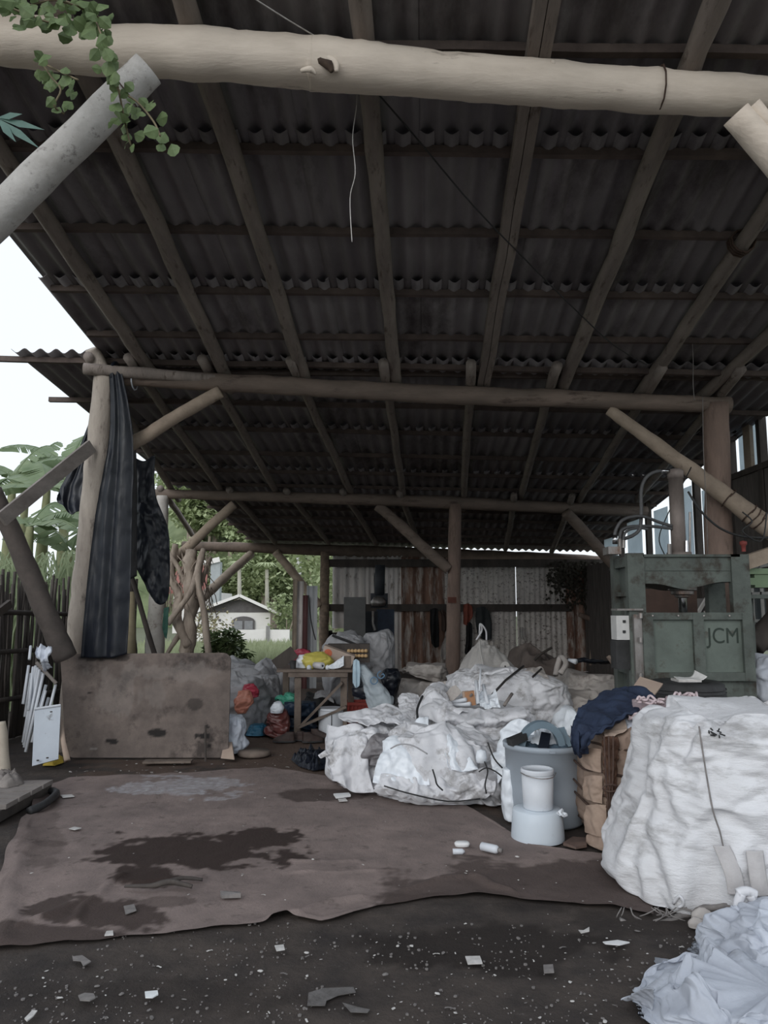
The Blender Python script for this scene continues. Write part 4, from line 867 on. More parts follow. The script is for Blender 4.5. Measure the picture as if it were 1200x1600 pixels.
# sacks behind table
sack('tied_sack', [(984, 530, 552), (990, 518, 562), (1003, 512, 566), (1020, 508, 566), (1045, 510, 562), (1080, 514, 560)], 11.2, .35, sackg, 'grey sack tied at the top behind the work table, left of the pair', .11, 4, 21, 100, 60)
sack('tied_sack', [(984, 575, 605), (990, 566, 614), (1005, 560, 617), (1030, 560, 614), (1060, 562, 612), (1090, 566, 608)], 11.6, .4, sackg, 'grey sack behind the work table, right of the pair', .10, 4, 22, 100, 60)
MB().tube([P(520, 993, 11.3), P(536, 999, 11.2), P(556, 1007, 11.2), P(563, 1012, 11.3)], .02, 6, sub=4).build('black_strap', rub, None, 'dark strap lying over the left tied sack behind the table', 'strap', smooth=True)

# ================= BACK MACHINES, THINGS ON THE BACK WALL =================
YM = 16.5
dm = mat('dark_machine', (.045, .05, .06), (.02, .022, .026), 4, .6)
ms = empty('dark_machine', (P(597, 1040, YM).x, YM, 0), 'dark blue grey press with a thin upright cylinder near the corrugated wall', 'machine')
mb = MB(); pxbox(mb, 588, 616, 952, 1045, YM, .5); mb.v = [V((p.x, p.y, max(p.z, 0) if p.z > .5 else 0)) for p in mb.v]; mb.build('body', mat('machine_blue', (.05, .07, .11), (.025, .035, .06), 4, .6), ms)
mb = MB(); pxbox(mb, 579, 606, 927, 950, YM-.05, .4); mb.build('head', dm, ms)
MB().tube([P(593, 930, YM), P(594, 883, YM)], .11, 16).build('cylinder', dm, ms, smooth=True)
MB().tube([P(587, 928, YM), P(586, 900, YM), P(591, 890, YM), P(596, 886, YM)], .025, 8, sub=4).build('hose', rub, ms, smooth=True)
MB().lathe(P(591, 948, YM-.15), [(.001, 0), (.14, .02), (.16, .1), (.1, .2), (.001, .22)], 16).build('pump', steel, ms, smooth=True)
MB().tube([P(583, 955, YM-.1), P(583, 975, YM-.1), P(586, 985, YM-.1)], .03, 8).build('pipe', steel, ms)
mb = MB(); pxbox(mb, 570, 590, 955, 1040, YM-.02, .3); mb.v = [V((p.x, p.y, 0 if p.z < .6 else p.z)) for p in mb.v]; mb.build('side_cabinet', dm, ms)
ga, gb_ = P(537, 987, 15.5), P(571, 933, 15.5)
MB().box((ga.x, 15.5, 0), (gb_.x, 15.9, gb_.z)).build('metal_cabinet', mat('grey_cabinet', (.12, .12, .12), (.08, .08, .08), 3, .6), None, 'tall plain grey metal cabinet left of the dark press by the back wall', 'cabinet')
# hanging things on wall
Yw = YB-.13
def wallcloth(px, m, label, seed, Y=Yw): return sheetmb(grid(px, [Y]*len(px)), 20, 30, .04, 6, seed, .01, fold=(.03, 2, .5)).build('hanging_cloth', m, None, label, 'cloth', smooth=True)
wallcloth([[(672, 952), (680, 950), (684, 952)], [(672, 980), (679, 985), (686, 985)], [(674, 1005), (680, 1012), (686, 1010)]], blackc, 'long dark garment hanging on the wall left of the centre post', 1)
wallcloth([[(688, 955), (692, 952), (696, 956)], [(690, 965), (696, 968), (700, 965)], [(690, 985), (696, 987), (700, 980)]], flat('brown_cloth', (.08, .05, .04)), 'small brown rag hanging just left of the centre post', 2)
wallcloth([[(724, 945), (732, 943), (738, 948)], [(724, 960), (732, 962), (739, 962)], [(724, 975), (730, 977), (734, 970)]], flat('rusty_red_cloth', (.26, .07, .045)), 'rust red rag hanging just right of the centre post', 3)
wallcloth([[(744, 950), (756, 948), (764, 955)], [(743, 970), (755, 975), (768, 972)], [(746, 990), (756, 1000), (768, 998)]], flat('charcoal_cloth', (.035, .04, .042)), 'dark grey garment hanging above the peaked white bag', 4)
wallcloth([[(728, 975), (734, 972), (738, 976)], [(728, 1000), (733, 1005), (738, 1000)], [(726, 1020), (730, 1025), (736, 1020)]], blackc, 'narrow black cloth between centre post and the peaked white bag', 5)
wallcloth([[(812, 980), (817, 980), (820, 984)], [(812, 990), (816, 992), (820, 990)], [(814, 998), (819, 1000), (822, 1002)]], flat('pale_rag', (.5, .47, .45)), 'small pale rag caught low on the spotted metal wall', 6)
wallcloth([[(700, 985), (712, 985)], [(690, 1010), (710, 1012)], [(690, 1030), (708, 1032)]], sackd, 'pale sheet standing against the wall behind the centre post', 7)
# dark vines charred on back wall right
rn = random.Random(12); mb = MB()
for i in range(900):
    x = rn.gauss(905, 32); y = rn.gauss(900, 22)
    if not (855 < x < 962 and 876 < y < 960): continue
    p = P(x, y, YB-.12+rn.uniform(-.12, .0)); u_ = V((rn.uniform(-1, 1), rn.uniform(-.5, .5), rn.uniform(-1, .3))).normalized()*.09; s_ = V((-u_.z, .02, u_.x))*.5
    mb.add([p, p+u_*.5+s_, p+u_, p+u_*.5-s_], [(0, 1, 2, 3)])
tag(mb.build('dried_vine', flat('dead_leaf', (.05, .045, .035), .9)), 'dark dried vine hanging over the rear right of the metal wall', 'vine', None, 'stuff')
for i, (a, b, c, d) in enumerate([(935, 975, 950, 900), (952, 1040, 930, 960), (943, 1045, 958, 985), (905, 960, 940, 975), (925, 1040, 928, 950)]):
    pole('old_timber', [P(a, b, YB-.35), P(c, d, YB-.3)], .06, [brace, redlog, dkwood, redlog, brace][i], ['tan timber leaning high in the rear right corner', 'reddish timber leaning left in the rear right corner', 'dark timber crossing in the rear right corner', 'short reddish timber lying across the corner stack', 'upright tan timber left of the corner stack'][i], 'timber', None, 8, .15, i, sub=4)
# leaning metal sheets by garden opening
lm = empty('leaning_sheets', (P(478, 1010, 15.2).x, 15.2, 0), 'upright grey metal sheets leaning beside the slim mottled post', 'sheet metal')
for i, (x0, x1, yt, m, dy) in enumerate([(456, 463, 905, mat('edge_wood', (.34, .28, .22), (.22, .18, .14), 5), 0), (461, 473, 908, galv, .05), (472, 480, 930, flat('maroon_sheet', (.10, .04, .04)), -.02), (478, 495, 915, mat('light_sheet', (.50, .52, .54), (.36, .37, .39), 2, .5, st=(1, 1, .3)), .08)]):
    a = P(x0, 1000, 15.2+dy).x; b = P(x1, 1000, 15.2+dy).x; vcorr(a, b, 0, P(600, yt, 15.2).z, 15.2+dy, m, lm, 'sheet', .1, .012, .03)
MB().tube([P(482, 930, 15), P(486, 970, 15), P(493, 1000, 15)], .012, 6, sub=4).build('wire', rub, lm)
# ================= SACK PILE (centre) =================
def FL(par, name, ctrl, nu, nv, amp, f, seed, th, m, sh=-.18, goal=.2, fold=None):
    return drape(sheetmb(ctrl, nu, nv, amp, f, seed, th, fold).build(name, m, par, smooth=True), sh, goal)
def band(pts, m, label, w=.02, name='strap', catg='strap', parent=None):
    return MB().tube(pts, w, 6, .1, 2, True, 4).build(name, m, parent, label, catg if parent is None else None, smooth=True)
# peaked white bag with loops
pk = empty('peaked_bag', (P(768, 1060, 10.4).x, 10.4, 0), 'white bulk bag pulled up to a peak by its carrying loops', 'bag')
sack('bag_body', [(1062, 716, 818), (1052, 716, 816), (1040, 718, 806), (1025, 727, 793), (1010, 736, 780), (998, 744, 766), (990, 749, 758)], 10.2, .4, mat('cream_bag', (.52, .50, .48), (.42, .40, .385), 3, .6, .3, 40, c3=(.26, .24, .23), s3=2, th=.66), None, .06, 3.5, 31, 90, 56, parent=pk, z0=.55, bottom=False, sq=(1, 1, .5))
b0 = P(752, 994, 10.6)
for s in (-1, 1): MB().tube([b0+V((s*.005-.02, 0, 0)), P(750, 975, 10.55)+V((0, 0, 0)), P(756+3*s, 985, 10.5), P(752+8*s, 1000, 10.5)], .012, 8, sub=6).build('loop_handle', sackw, pk, smooth=True)
MB().tube([P(749, 1000, 10.35), P(751, 1020, 10.24), P(757, 1046, 10.12)], .013, 6, sub=4).build('webbing', MATS['cream_bag'], pk, smooth=True)
q = P(789, 1041, 10.05); MB().tube([q, q+V((0, -.02, 0))], .06, 14).build('print_patch', flat('patch_white', (.66, .64, .62)), pk); MB().tube([q+V((0, -.02, 0)), q+V((0, -.024, 0))], .012, 8).build('print_dot', rub, pk)
sack('brown_bundle', [(1001, 815, 858), (1006, 806, 872), (1020, 799, 884), (1045, 797, 890), (1075, 800, 888)], 12.4, .7, sackbr, 'rounded dark brown bundle against the spotted metal wall', .05, 2.5, 32, 90, 50, catg='bundle')
MB().tube([P(862, 1012, 12.3), P(845, 1022, 12.2), P(835, 1032, 12.2)], .02, 6, sub=4).build('stick', dkwood, None, 'thin stick lying on the dark brown bundle', 'stick')
sack('stacked_sack', [(1053, 633, 692), (1062, 628, 696), (1078, 628, 697), (1100, 634, 692)], 11.0, .45, sackd, 'lower cream sack of the pair left of the centre post', .08, 4, 33, 96, 50)
sack('stacked_sack', [(1029, 640, 693), (1036, 634, 696), (1046, 633, 697), (1055, 638, 692)], 11.1, .4, sackd, 'upper cream sack of the pair left of the centre post', .08, 4, 34, 96, 50, z0=.55, bottom=False)
sack('stacked_sack', [(1055, 604, 628), (1065, 600, 634), (1085, 602, 640), (1105, 606, 640)], 11.6, .3, sackg, 'grimy sack low between the table bags and the cream pair', .09, 4, 35, 80, 40)
# right back bags
sack('bulk_bag', [(1041, 888, 950), (1048, 876, 968), (1062, 868, 985), (1085, 866, 990), (1115, 870, 990)], 9.3, .55, sackd, 'dirty cream bulk bag left of the press, topmost at the back', .09, 3.5, 36, 110, 60)
sack('bulk_bag', [(1072, 872, 920), (1080, 862, 935), (1100, 862, 945), (1125, 866, 945)], 8.6, .35, sackd, 'wrinkled cream bag low between the white bale and the press', .10, 4, 37, 110, 60)
band([P(868, 1055, 9.4), P(874, 1030, 9.5), P(880, 1028, 9.45), P(884, 1038, 9.3), P(876, 1052, 9.2)], sackd, 'twisted neck of cloth standing up from the back cream bag', .035, 'bag_neck', 'bag')
sack('black_bag', [(1030, 890, 935), (1036, 880, 958), (1044, 884, 962)], 10.1, .3, blackf, 'crumpled black plastic lying on top of the back cream bag', .08, 6, 38, 70, 30, z0=.95, catg='bag', bottom=False)
MB().plank(P(952, 1026, 9.6), P(962, 1040, 9.6), .16, .04).build('bottle_label', cardl, None, 'pale cardboard box end beside the black plastic at the press foot', 'box')
MB().tube([P(889, 1031, 9.9), P(900, 1034, 9.8)], [.02, .035], 10).build('clear_bottle', sackf, None, 'small clear bottle lying on the black plastic', 'bottle', smooth=True)
# big bale
wbl = sack('white_bale', [(1048, 745, 800), (1055, 712, 850), (1066, 702, 874), (1085, 700, 883), (1110, 700, 884), (1140, 704, 884), (1165, 710, 880)], 8.3, .55, sackw, 'large pressed white sack bale behind the open sack, left of the blue barrel top', .08, 3.5, 41, 130, 70, ex=3.6, sq=(.4, .4, 1.8), sim=(-.07, .35, 5, .8, .15))
FL(wbl, 'flap', grid([[(818, 1056), (822, 1046), (845, 1043), (850, 1052)], [(800, 1066), (812, 1060), (835, 1058), (856, 1058)], [(790, 1075), (810, 1070), (835, 1066), (858, 1064)]], [8.9, 8.6, 8.4]), 40, 26, .03, 6, 9, .004, sackd)
MB().tube([P(818, 1041, 8.7), P(790, 1063, 8.2), P(763, 1092, 7.9)], .013, 8).build('metal_rod', mat('dark_iron', (.05, .045, .045), (.03, .028, .028), 6, .5), None, 'thin dark metal rod slanting out of the open white sack', 'rod', smooth=True)
MB().tube([P(846, 1045, 8.6), P(832, 1058, 8.4)], .012, 8).build('metal_rod', MATS['dark_iron'], None, 'short dark rod on the loose cream flap', 'rod')
# upper open sack
us = sack('open_sack', [(1094, 665, 818), (1100, 655, 821), (1120, 650, 822), (1145, 648, 812), (1170, 655, 790), (1200, 665, 780)], 7.2, .5, sackw, 'open white sack in the middle of the pile with tubes and scraps sticking out', .085, 2.8, 42, 150, 80, sq=(.7, .7, 1.3))
FL(us, 'rim_flap', grid([[(658, 1092), (668, 1072), (682, 1066), (700, 1074), (702, 1090)], [(655, 1105), (664, 1085), (680, 1078), (696, 1086), (705, 1100)], [(650, 1125), (665, 1120), (690, 1125), (715, 1115), (730, 1110)]], [[8.1]*5, [7.55]*5, [7.2]*5]), 40, 28, .05, 4, 12, .006, sackw)
FL(us, 'folded_hem', grid([[(700, 1103), (740, 1108), (780, 1106), (818, 1104)], [(696, 1120), (740, 1126), (775, 1124), (822, 1116)], [(700, 1130), (740, 1134), (780, 1132), (818, 1122)]], [7.35, 7.14, 7.2]), 56, 18, .03, 5, 13, .012, sackw, -.12)
drape(sheetmb(grid([[(622, 1092), (632, 1082), (650, 1085), (658, 1096)], [(624, 1112), (636, 1108), (650, 1110), (654, 1120)], [(630, 1135), (642, 1132), (650, 1135), (650, 1140)]], [8.0, 7.7, 7.5]), 40, 40, .03, 5, 14, .01).build('white_sheet', sackw, None, 'stiff white sack sheet standing up left of the open sack', 'sheet', smooth=True), -.1, .3)
sack('grey_sack', [(1058, 700, 720), (1064, 685, 730), (1078, 680, 735), (1095, 680, 735)], 8.9, .3, sackd, 'grey cream sack top between the cream pair and the open sack', .09, 5, 43, 80, 40)
# contents of the open sack
rn = random.Random(4)
for i, (a, b, c, d, r, m, lab) in enumerate([(706, 1098, 728, 1093, .02, wplas, 'upper white tube piece in the open sack'), (704, 1102, 735, 1100, .022, wplas, 'lower white tube piece in the open sack'), (744, 1064, 747, 1100, .018, wplas, 'left white bent hanger arm in the open sack'), (751, 1045, 749, 1080, .010, wplas, 'tall white stick rising from the open sack'), (755, 1070, 762, 1100, .018, wplas, 'right white bent arm in the open sack'), (800, 1084, 788, 1102, .016, grwood, 'short grey stick at the right of the open sack'), (727, 1098, 737, 1085, .012, grwood, 'thin grey stick beside the wooden block')]):
    MB().tube([P(a, b, 7.6), P(c, d, 7.45)], r, 8).build('scrap_rod', m, None, lab, 'rod', smooth=True)
a = P(725, 1082, 7.5); MB().plank(P(733, 1080, 7.5), P(736, 1102, 7.5), .05, .09, (1, 0, 0)).build('wood_block', flat('orange_wood', (.42, .22, .12)), None, 'orange brown wooden block upright in the open sack', 'block')
MB().plank(P(727, 1080, 7.52), P(730, 1103, 7.52), .05, .06, (1, 0, 0)).build('cream_block', cardl, None, 'cream block standing left of the orange brown block', 'block')
sheetmb(grid([[(752, 1078), (760, 1086), (775, 1078)], [(748, 1090), (762, 1096), (778, 1092)], [(750, 1104), (765, 1106), (782, 1104)]], [7.6, 7.5, 7.4]), 30, 26, .05, 8, 15).build('clear_film', sackf, None, 'crumpled clear film in the middle of the open sack', 'film', smooth=True)
sheetmb(grid([[(690, 1095), (700, 1078), (712, 1070)], [(705, 1100), (712, 1090), (722, 1082)]], [7.7, 7.6]), 24, 16, .03, 7, 16).build('sack_corner', sackd, None, 'grey cream sack corner poking up behind the white tubes', 'sack', smooth=True)
band([P(660, 1088, 7.4), P(652, 1108, 7.15), P(652, 1125, 7.0), P(645, 1140, 6.95)], rub, 'dark cord running down the left rim of the open sack', .012, 'cord', 'cord')
band([P(738, 1134, 7.12), P(732, 1150, 7.05), P(724, 1165, 7.0)], sackg, 'grey webbing strap on the front of the open sack', .022)
# left sack
ss_ = sack('slumped_sack', [(1117, 555, 590), (1124, 524, 612), (1140, 516, 625), (1170, 515, 620), (1200, 518, 612), (1222, 532, 600)], 6.75, .3, sackw, 'slumped white sack at the front left end of the pile', .09, 3, 44, 130, 70, sq=(1, 1, .7))
FL(ss_, 'loose_panel', grid([[(514, 1124), (530, 1128), (552, 1122), (566, 1130)], [(512, 1150), (530, 1150), (550, 1148), (572, 1150)], [(515, 1185), (530, 1190), (552, 1195), (575, 1190)], [(520, 1200), (535, 1212), (555, 1222), (582, 1222)]], [6.85, 6.7, 6.62, 6.58]), 40, 40, .04, 3, 17, .01, sackw, -.2, .12, fold=(.02, 2, .3))
FL(ss_, 'top_flap', grid([[(530, 1118), (560, 1112), (600, 1102), (622, 1110)], [(535, 1122), (565, 1120), (600, 1115), (628, 1122)], [(560, 1130), (585, 1130), (605, 1125), (630, 1135)]], [7.3, 7.0, 6.8]), 44, 22, .04, 3.5, 18, .01, sackw)
FL(ss_, 'corner_tab', grid([[(497, 1180), (508, 1172)], [(504, 1184), (516, 1178)], [(520, 1160), (524, 1150)]], [6.65, 6.65, 6.65]), 12, 14, .02, 5, 19, .01, sackw, -.05, .4)
# dark contents between
sack('film_bundle', [(1133, 585, 606), (1145, 575, 612), (1165, 570, 610), (1185, 574, 602)], 6.62, .12, mat('grey_shiny_film', (.30, .29, .30), (.13, .12, .125), 8, .3, .4, 30), 'shiny grey bundle of film squeezed between the two front sacks', .09, 8, 45, 60, 40, catg='bundle', z0=.1, bottom=False)
# front centre sack
fs = sack('burst_sack', [(1122, 645, 700), (1135, 615, 745), (1150, 602, 768), (1175, 592, 785), (1205, 586, 793), (1230, 588, 790), (1246, 602, 775)], 6.3, .5, sackw, 'wide dirty white sack at the front of the pile, slumped open and tied with cord', .11, 2.6, 46, 170, 90, sq=(1, 1, .8))
drape(sheetmb(grid([[(602, 1150), (618, 1142), (640, 1148), (652, 1156)], [(592, 1175), (612, 1170), (640, 1170), (660, 1176)], [(586, 1205), (610, 1210), (640, 1208), (668, 1210)]], [6.5, 6.33, 6.25]), 34, 28, .06, 4, 20, .01).build('film_sheet', sackf, None, 'bright white film bulging at the left of the front sack', 'film', smooth=True), -.2, .12)
drape(sheetmb(grid([[(690, 1148), (700, 1144), (708, 1152)], [(694, 1170), (708, 1165), (732, 1180)], [(700, 1200), (718, 1205), (748, 1203)]], [6.5, 6.35, 6.28]), 22, 30, .03, 4, 21, .01, fold=(.015, 2, .4)).build('film_sheet', sackf, None, 'pointed white film flap standing on the front sack', 'film', smooth=True), -.12, .25)
drape(sheetmb(grid([[(640, 1126), (652, 1112), (668, 1108)], [(632, 1145), (648, 1142), (672, 1140)], [(628, 1168), (650, 1168), (690, 1172)], [(640, 1190), (665, 1196), (700, 1196)]], [6.9, 6.65, 6.42, 6.3]), 36, 36, .06, 3.5, 22, .01).build('film_sheet', sackf, None, 'creased white film over the top of the front sack', 'film', smooth=True), -.2, .12)
FL(fs, 'bottom_hem', grid([[(596, 1205), (640, 1212), (690, 1212), (748, 1204), (770, 1206)], [(594, 1222), (640, 1232), (690, 1234), (745, 1226), (775, 1222)], [(605, 1236), (645, 1246), (690, 1250), (745, 1246), (770, 1236)]], [6.28, 6.2, 6.22]), 80, 22, .045, 4, 23, .01, sackw, -.15, .15)
MB().lathe(P(752, 1183, 6.25), [(.001, -.045), (.04, -.04), (.045, 0), (.035, .05), (.001, .06)], 14).build('crushed_bottle', sackf, None, 'small clear bottle in the right part of the front sack', 'bottle', smooth=True)
sack('film_bundle', [(1172, 745, 765), (1185, 738, 785), (1210, 740, 792), (1235, 750, 790)], 6.25, .2, sackg, 'grey plastic bundle with dark cords at the right end of the front sack', .08, 6, 47, 70, 40, catg='bundle')
for i, l in enumerate([[(676, 1202), (680, 1215), (683, 1226), (692, 1235)], [(610, 1170), (625, 1163), (645, 1165), (668, 1178)], [(748, 1206), (760, 1200), (775, 1206), (792, 1220)], [(757, 1190), (762, 1205), (758, 1225), (760, 1240)], [(600, 1228), (640, 1240), (700, 1252), (750, 1248)], [(762, 1160), (772, 1185), (785, 1200)]]):
    band([P(x, y, 6.1 if i != 5 else 6.2) for x, y in l], rub if i != 1 else sackg, ['dark knotted cord on the front sack face', 'grey strap over the bright film', 'dark cord crossing the grey bundle', 'upright dark cord on the grey bundle', 'dark cord along the floor edge of the front sack', 'dark cord left of the barrel bag'][i], .006, 'cord', 'cord')
# bag around the barrel
drape(sheetmb(grid([[(776, 1160), (792, 1128), (812, 1120), (835, 1135)], [(770, 1185), (790, 1160), (812, 1150), (830, 1155)], [(778, 1215), (788, 1200), (800, 1190), (815, 1185)]], [[6.4]*4, [6.3]*4, [6.2]*4]), 30, 30, .06, 5, 24, .01).build('white_bag', sackf, None, 'white plastic bag crumpled behind the left rim of the barrel', 'bag', smooth=True), -.2, .15)
sack('white_bag', [(1185, 786, 800), (1210, 786, 806), (1245, 787, 808), (1282, 792, 806)], 5.8, .08, sackf, 'narrow white bag hanging down the left side of the barrel', .05, 6, 48, 50, 40, catg='bag')
sack('white_bag', [(1092, 880, 893), (1105, 872, 905), (1125, 868, 910), (1150, 872, 905)], 7.4, .2, sackf, 'white bag between barrel and cardboard bale', .07, 5, 49, 60, 40, catg='bag')
sack('debris_bag', [(1128, 838, 862), (1140, 825, 890), (1165, 820, 900), (1190, 825, 900)], 6.6, .2, sackg, 'grey bag behind the barrel', .08, 5, 50, 60, 40, catg='bag')

# ================= BARREL, BUCKET, TUB =================
bY = GY(1300)+.29; bxc = P(853, 1240, bY).x; br0 = .295; bh = P(853, 1170, bY-.29).z; print('barrel h', bh)
ba = empty('barrel', (bxc, bY, 0), 'open grey blue plastic barrel full of scraps beside the cardboard bale', 'barrel')
MB().lathe((bxc, bY, 0), [(.001, 0), (.26, 0), (.275, .02), (.285, .25), (br0, bh-.04), (br0+.012, bh-.035), (br0+.014, bh), (br0-.004, bh+.004), (br0-.012, bh-.02), (.275, .3), (.26, .1), (.001, .09)], 48).build('shell', barrelm, ba, smooth=True)
MB().box((bxc-.03, bY-br0-.02, bh-.03), (bxc+.01, bY-br0+.0, bh-.01)).build('rim_catch', barrelm, ba)
loftmb([(.25, bxc, bY, .17, .17), (bh-.1, bxc, bY, .2, .2), (bh-.03, bxc, bY, .17, .17), (bh-.02, bxc, bY, .05, .05)], 60, 30, .07, 6, 51).build('scrap_fill', mat('blue_scrap', (.10, .15, .20), (.02, .03, .04), 14, .5, .4, 30), None, 'dark bluish scraps filling the barrel', 'scraps', smooth=True)
def hoop(a, b, ht, Y, w, m, label, th=.03):
    A, B = P(a[0], a[1], Y), P(b[0], b[1], Y); mb = MB(); n = 26; vs = []
    for i in range(n+1):
        t = math.pi*i/n; c = A.lerp(B, .5)-(B-A)/2*math.cos(t); c = c+V((0, 0, ht*math.sin(t)))
        nrm = V((-(math.cos(t)), 0, math.sin(t)))
        for s, q in ((0, -w/2), (0, w/2), (th, w/2), (th, -w/2)): vs.append(c-nrm*s+V((0, q, 0)))
    fs = []
    for i in range(n):
        for k in range(4): fs.append((i*4+k, i*4+(k+1) % 4, i*4+4+(k+1) % 4, i*4+4+k))
    fs.append((3, 2, 1, 0)); fs.append((n*4, n*4+1, n*4+2, n*4+3))
    return mb.add(vs, fs).build('plastic_hoop', m, None, label, 'hoop', smooth=False)
hm = mat('blue_grey_hoop', (.20, .27, .32), (.13, .18, .22), 3, .5)
hoop((808, 1172), (882, 1168), .20, bY-.08, .08, hm, 'curved blue grey band arching out of the barrel', .05)
MB().plank(P(885, 1170, bY-.1), P(872, 1140, bY), .05, .09, (1, 0, 0)).build('plastic_strip', hm, None, 'straight blue grey plastic strip at the right of the arched band', 'strip')
MB().plank(P(848, 1172, bY-.2), P(853, 1148, bY-.05), .04, .07, (1, 0, 0)).build('plastic_strip', blackf, None, 'black wedge sticking up in the middle of the barrel', 'strip')
MB().plank(P(796, 1160, bY-.15), P(820, 1150, bY-.1), .07, .05).build('black_box', rub, None, 'black box corner at the left rim of the barrel', 'box')
sheetmb(grid([[(838, 1140), (862, 1132), (885, 1142)], [(825, 1168), (850, 1166), (880, 1164)]], [bY+.1, bY-.05]), 30, 20, .05, 8, 25).build('white_film', sackf, None, 'white film under the arched band in the barrel', 'film', smooth=True)
tY = GY(1322)+.17; tx = P(840, 1290, tY).x; th_ = P(840, 1272, tY-.15).z; print('tub', th_)
tbn = empty('upturned_tub', (tx, tY, 0), 'pale blue white cut tub upside down in front of the barrel', 'tub')
MB().lathe((tx, tY, 0), [(.178, 0), (.18, .012), (.172, th_*.6), (.166, th_-.01), (.158, th_), (.001, th_)], 40).build('shell', tubm, tbn, smooth=True)
sheetmb([[V((tx+.10, tY-.12, th_+.0)), V((tx+.15, tY-.08, th_+.02))], [V((tx+.15, tY-.13, th_-.02)), V((tx+.19, tY-.08, th_-.03))]], 16, 16, .03, 14, 3, .004).build('torn_flap', sackf, tbn, smooth=True)
k_ = empty('bucket', (tx+.005, tY-.01, th_), 'small white lidded bucket standing on the upturned tub', 'bucket')
bk = P(842, 1205, tY-.1).z; print('bucket top', bk)
kx, ky = tx+.005, tY-.01
hh = bk-th_
MB().lathe((kx, ky, th_+.002), [(.001, 0), (.094, 0), (.1, .008), (.108, hh*.88), (.108, hh*.88), (.109, hh*.92), (.110, hh*.92), (.110, hh*.97)], 40).build('shell', wplas, k_, smooth=True)
MB().lathe((kx, ky, th_+hh*.96), [(.111, -.02), (.113, 0), (.110, .012), (.10, .012), (.097, .004), (.001, .004)], 40).build('lid', wplas, k_, smooth=True)
MB().tube([V((kx+.12, ky-.03, th_+hh*.92)), V((kx+.08, ky-.11, th_+hh*.86)), V((kx, ky-.13, th_+hh*.84)), V((kx-.08, ky-.1, th_+hh*.88)), V((kx-.12, ky-.03, th_+hh*.92))], .003, 6, sub=4).build('wire_handle', steel, k_)

# ================= CARDBOARD BALE =================
bl = empty('cardboard_bale', (P(985, 1300, 5.5).x, 5.6, 0), 'strapped bale of flattened brown cardboard under the navy jacket', 'bale')
rowsb = [(1128, 930, 1040), (1140, 918, 1060), (1180, 907, 1070), (1230, 906, 1070), (1290, 912, 1062), (1325, 925, 1040), (1345, 940, 1010)]
mb = loftmb(lrows(rowsb, 5.12, .42), 110, 70, .05, 3, 60, 3.2, (.8, .8, 1.6))
mb.build('bale_body', card, bl, smooth=True)
Rb = lrows(rowsb, 5.12, .42)
def around(z, sag=0, off=.02, a0=.62, a1=1.75):
    rr = min(Rb, key=lambda r: abs(r[0]-z)); 
    for a, b in zip(Rb, Rb[1:]):
        if a[0] <= z <= b[0]: t = (z-a[0])/(b[0]-a[0]); rr = [a[i]*(1-t)+b[i]*t for i in range(5)]
    out = []
    for k in range(17):
        th = math.pi*(a0+(a1-a0)*k/16); c, s = math.cos(th), math.sin(th); e = 2/3.2
        out.append(V((rr[1]+(rr[3]+off)*math.copysign(abs(c)**e, c), rr[2]+(rr[4]+off)*math.copysign(abs(s)**e, s), z+sag*math.sin(k*1.1+z*9))))
    return out
zs_ = [P(600, y, 5.25).z for y in (1165, 1205, 1240, 1262, 1300)]
for i, z in enumerate(zs_):
    MB().tube(around(z, .012), .008, 6, .2, i).build('binding_rope', rope, bl, smooth=True)
fl_ = mat('cardboard_flap', (.37, .275, .215), (.29, .21, .165), 4, .75, .3, 20)
for i, (x0, y0, x1, y1, Y) in enumerate([(908, 1168, 938, 1200, 5.18), (912, 1210, 940, 1248, 5.16), (914, 1255, 946, 1300, 5.14), (920, 1300, 952, 1340, 5.13), (966, 1150, 995, 1200, 5.08), (968, 1210, 992, 1260, 5.07)]):
    drape(sheetmb(grid([[(x0, y0), ((x0+x1)/2, y0-2), (x1, y0)], [(x0-1, (y0+y1)/2), ((x0+x1)/2, (y0+y1)/2), (x1, (y0+y1)/2)], [(x0+3, y1-6), ((x0+x1)/2, y1), (x1, y1+3)]], [[Y+.17, Y+.05, Y]]*3), 16, 18, .03, 5, 70+i, .005).build('cardboard_flap', fl_, bl, smooth=True), -.1, .15)
seam = mat('seam_dark_card', (.14, .075, .05), (.06, .03, .02), 12, .8, .5, 30)
sheetmb(grid([[(940, 1152), (952, 1150), (966, 1152)], [(942, 1200), (955, 1200), (966, 1200)], [(946, 1255), (955, 1255), (962, 1255)], [(950, 1310), (956, 1310), (962, 1310)]], [[5.17, 5.12, 5.13], [5.14, 5.09, 5.1], [5.14, 5.1, 5.1], [5.17, 5.12, 5.12]]), 20, 50, .05, 12, 71, .005).build('torn_seam', seam, bl, 'dark torn seam', smooth=True)
for i in range(3): band([P(944+7*i, 1150, 5.07), P(946+6*i, 1200, 5.03), P(950+3*i, 1260, 5.03), P(952+3*i, 1318, 5.06)], rope, None, .006, 'tie_cord', parent=bl)
MB().tube([P(955, 1232, 5.0)+V((.05*math.cos(t*.65), .01, .022*math.sin(t*.65))) for t in range(11)], .006, 6).build('cord_loop', rope, bl)
textmesh('OFER', .055, rope, bl, Matrix.Translation(P(988, 1195, 5.02))@Matrix.Rotation(math.pi/2, 4, 'Y')@Matrix.Rotation(math.pi/2, 4, 'X'))
sheetmb(grid([[(940, 1135), (955, 1128), (975, 1118)], [(945, 1150), (960, 1150), (980, 1140)]], [5.3, 5.15]), 20, 14, .03, 8, 72, .005).build('top_flap', cardl, bl, smooth=True)
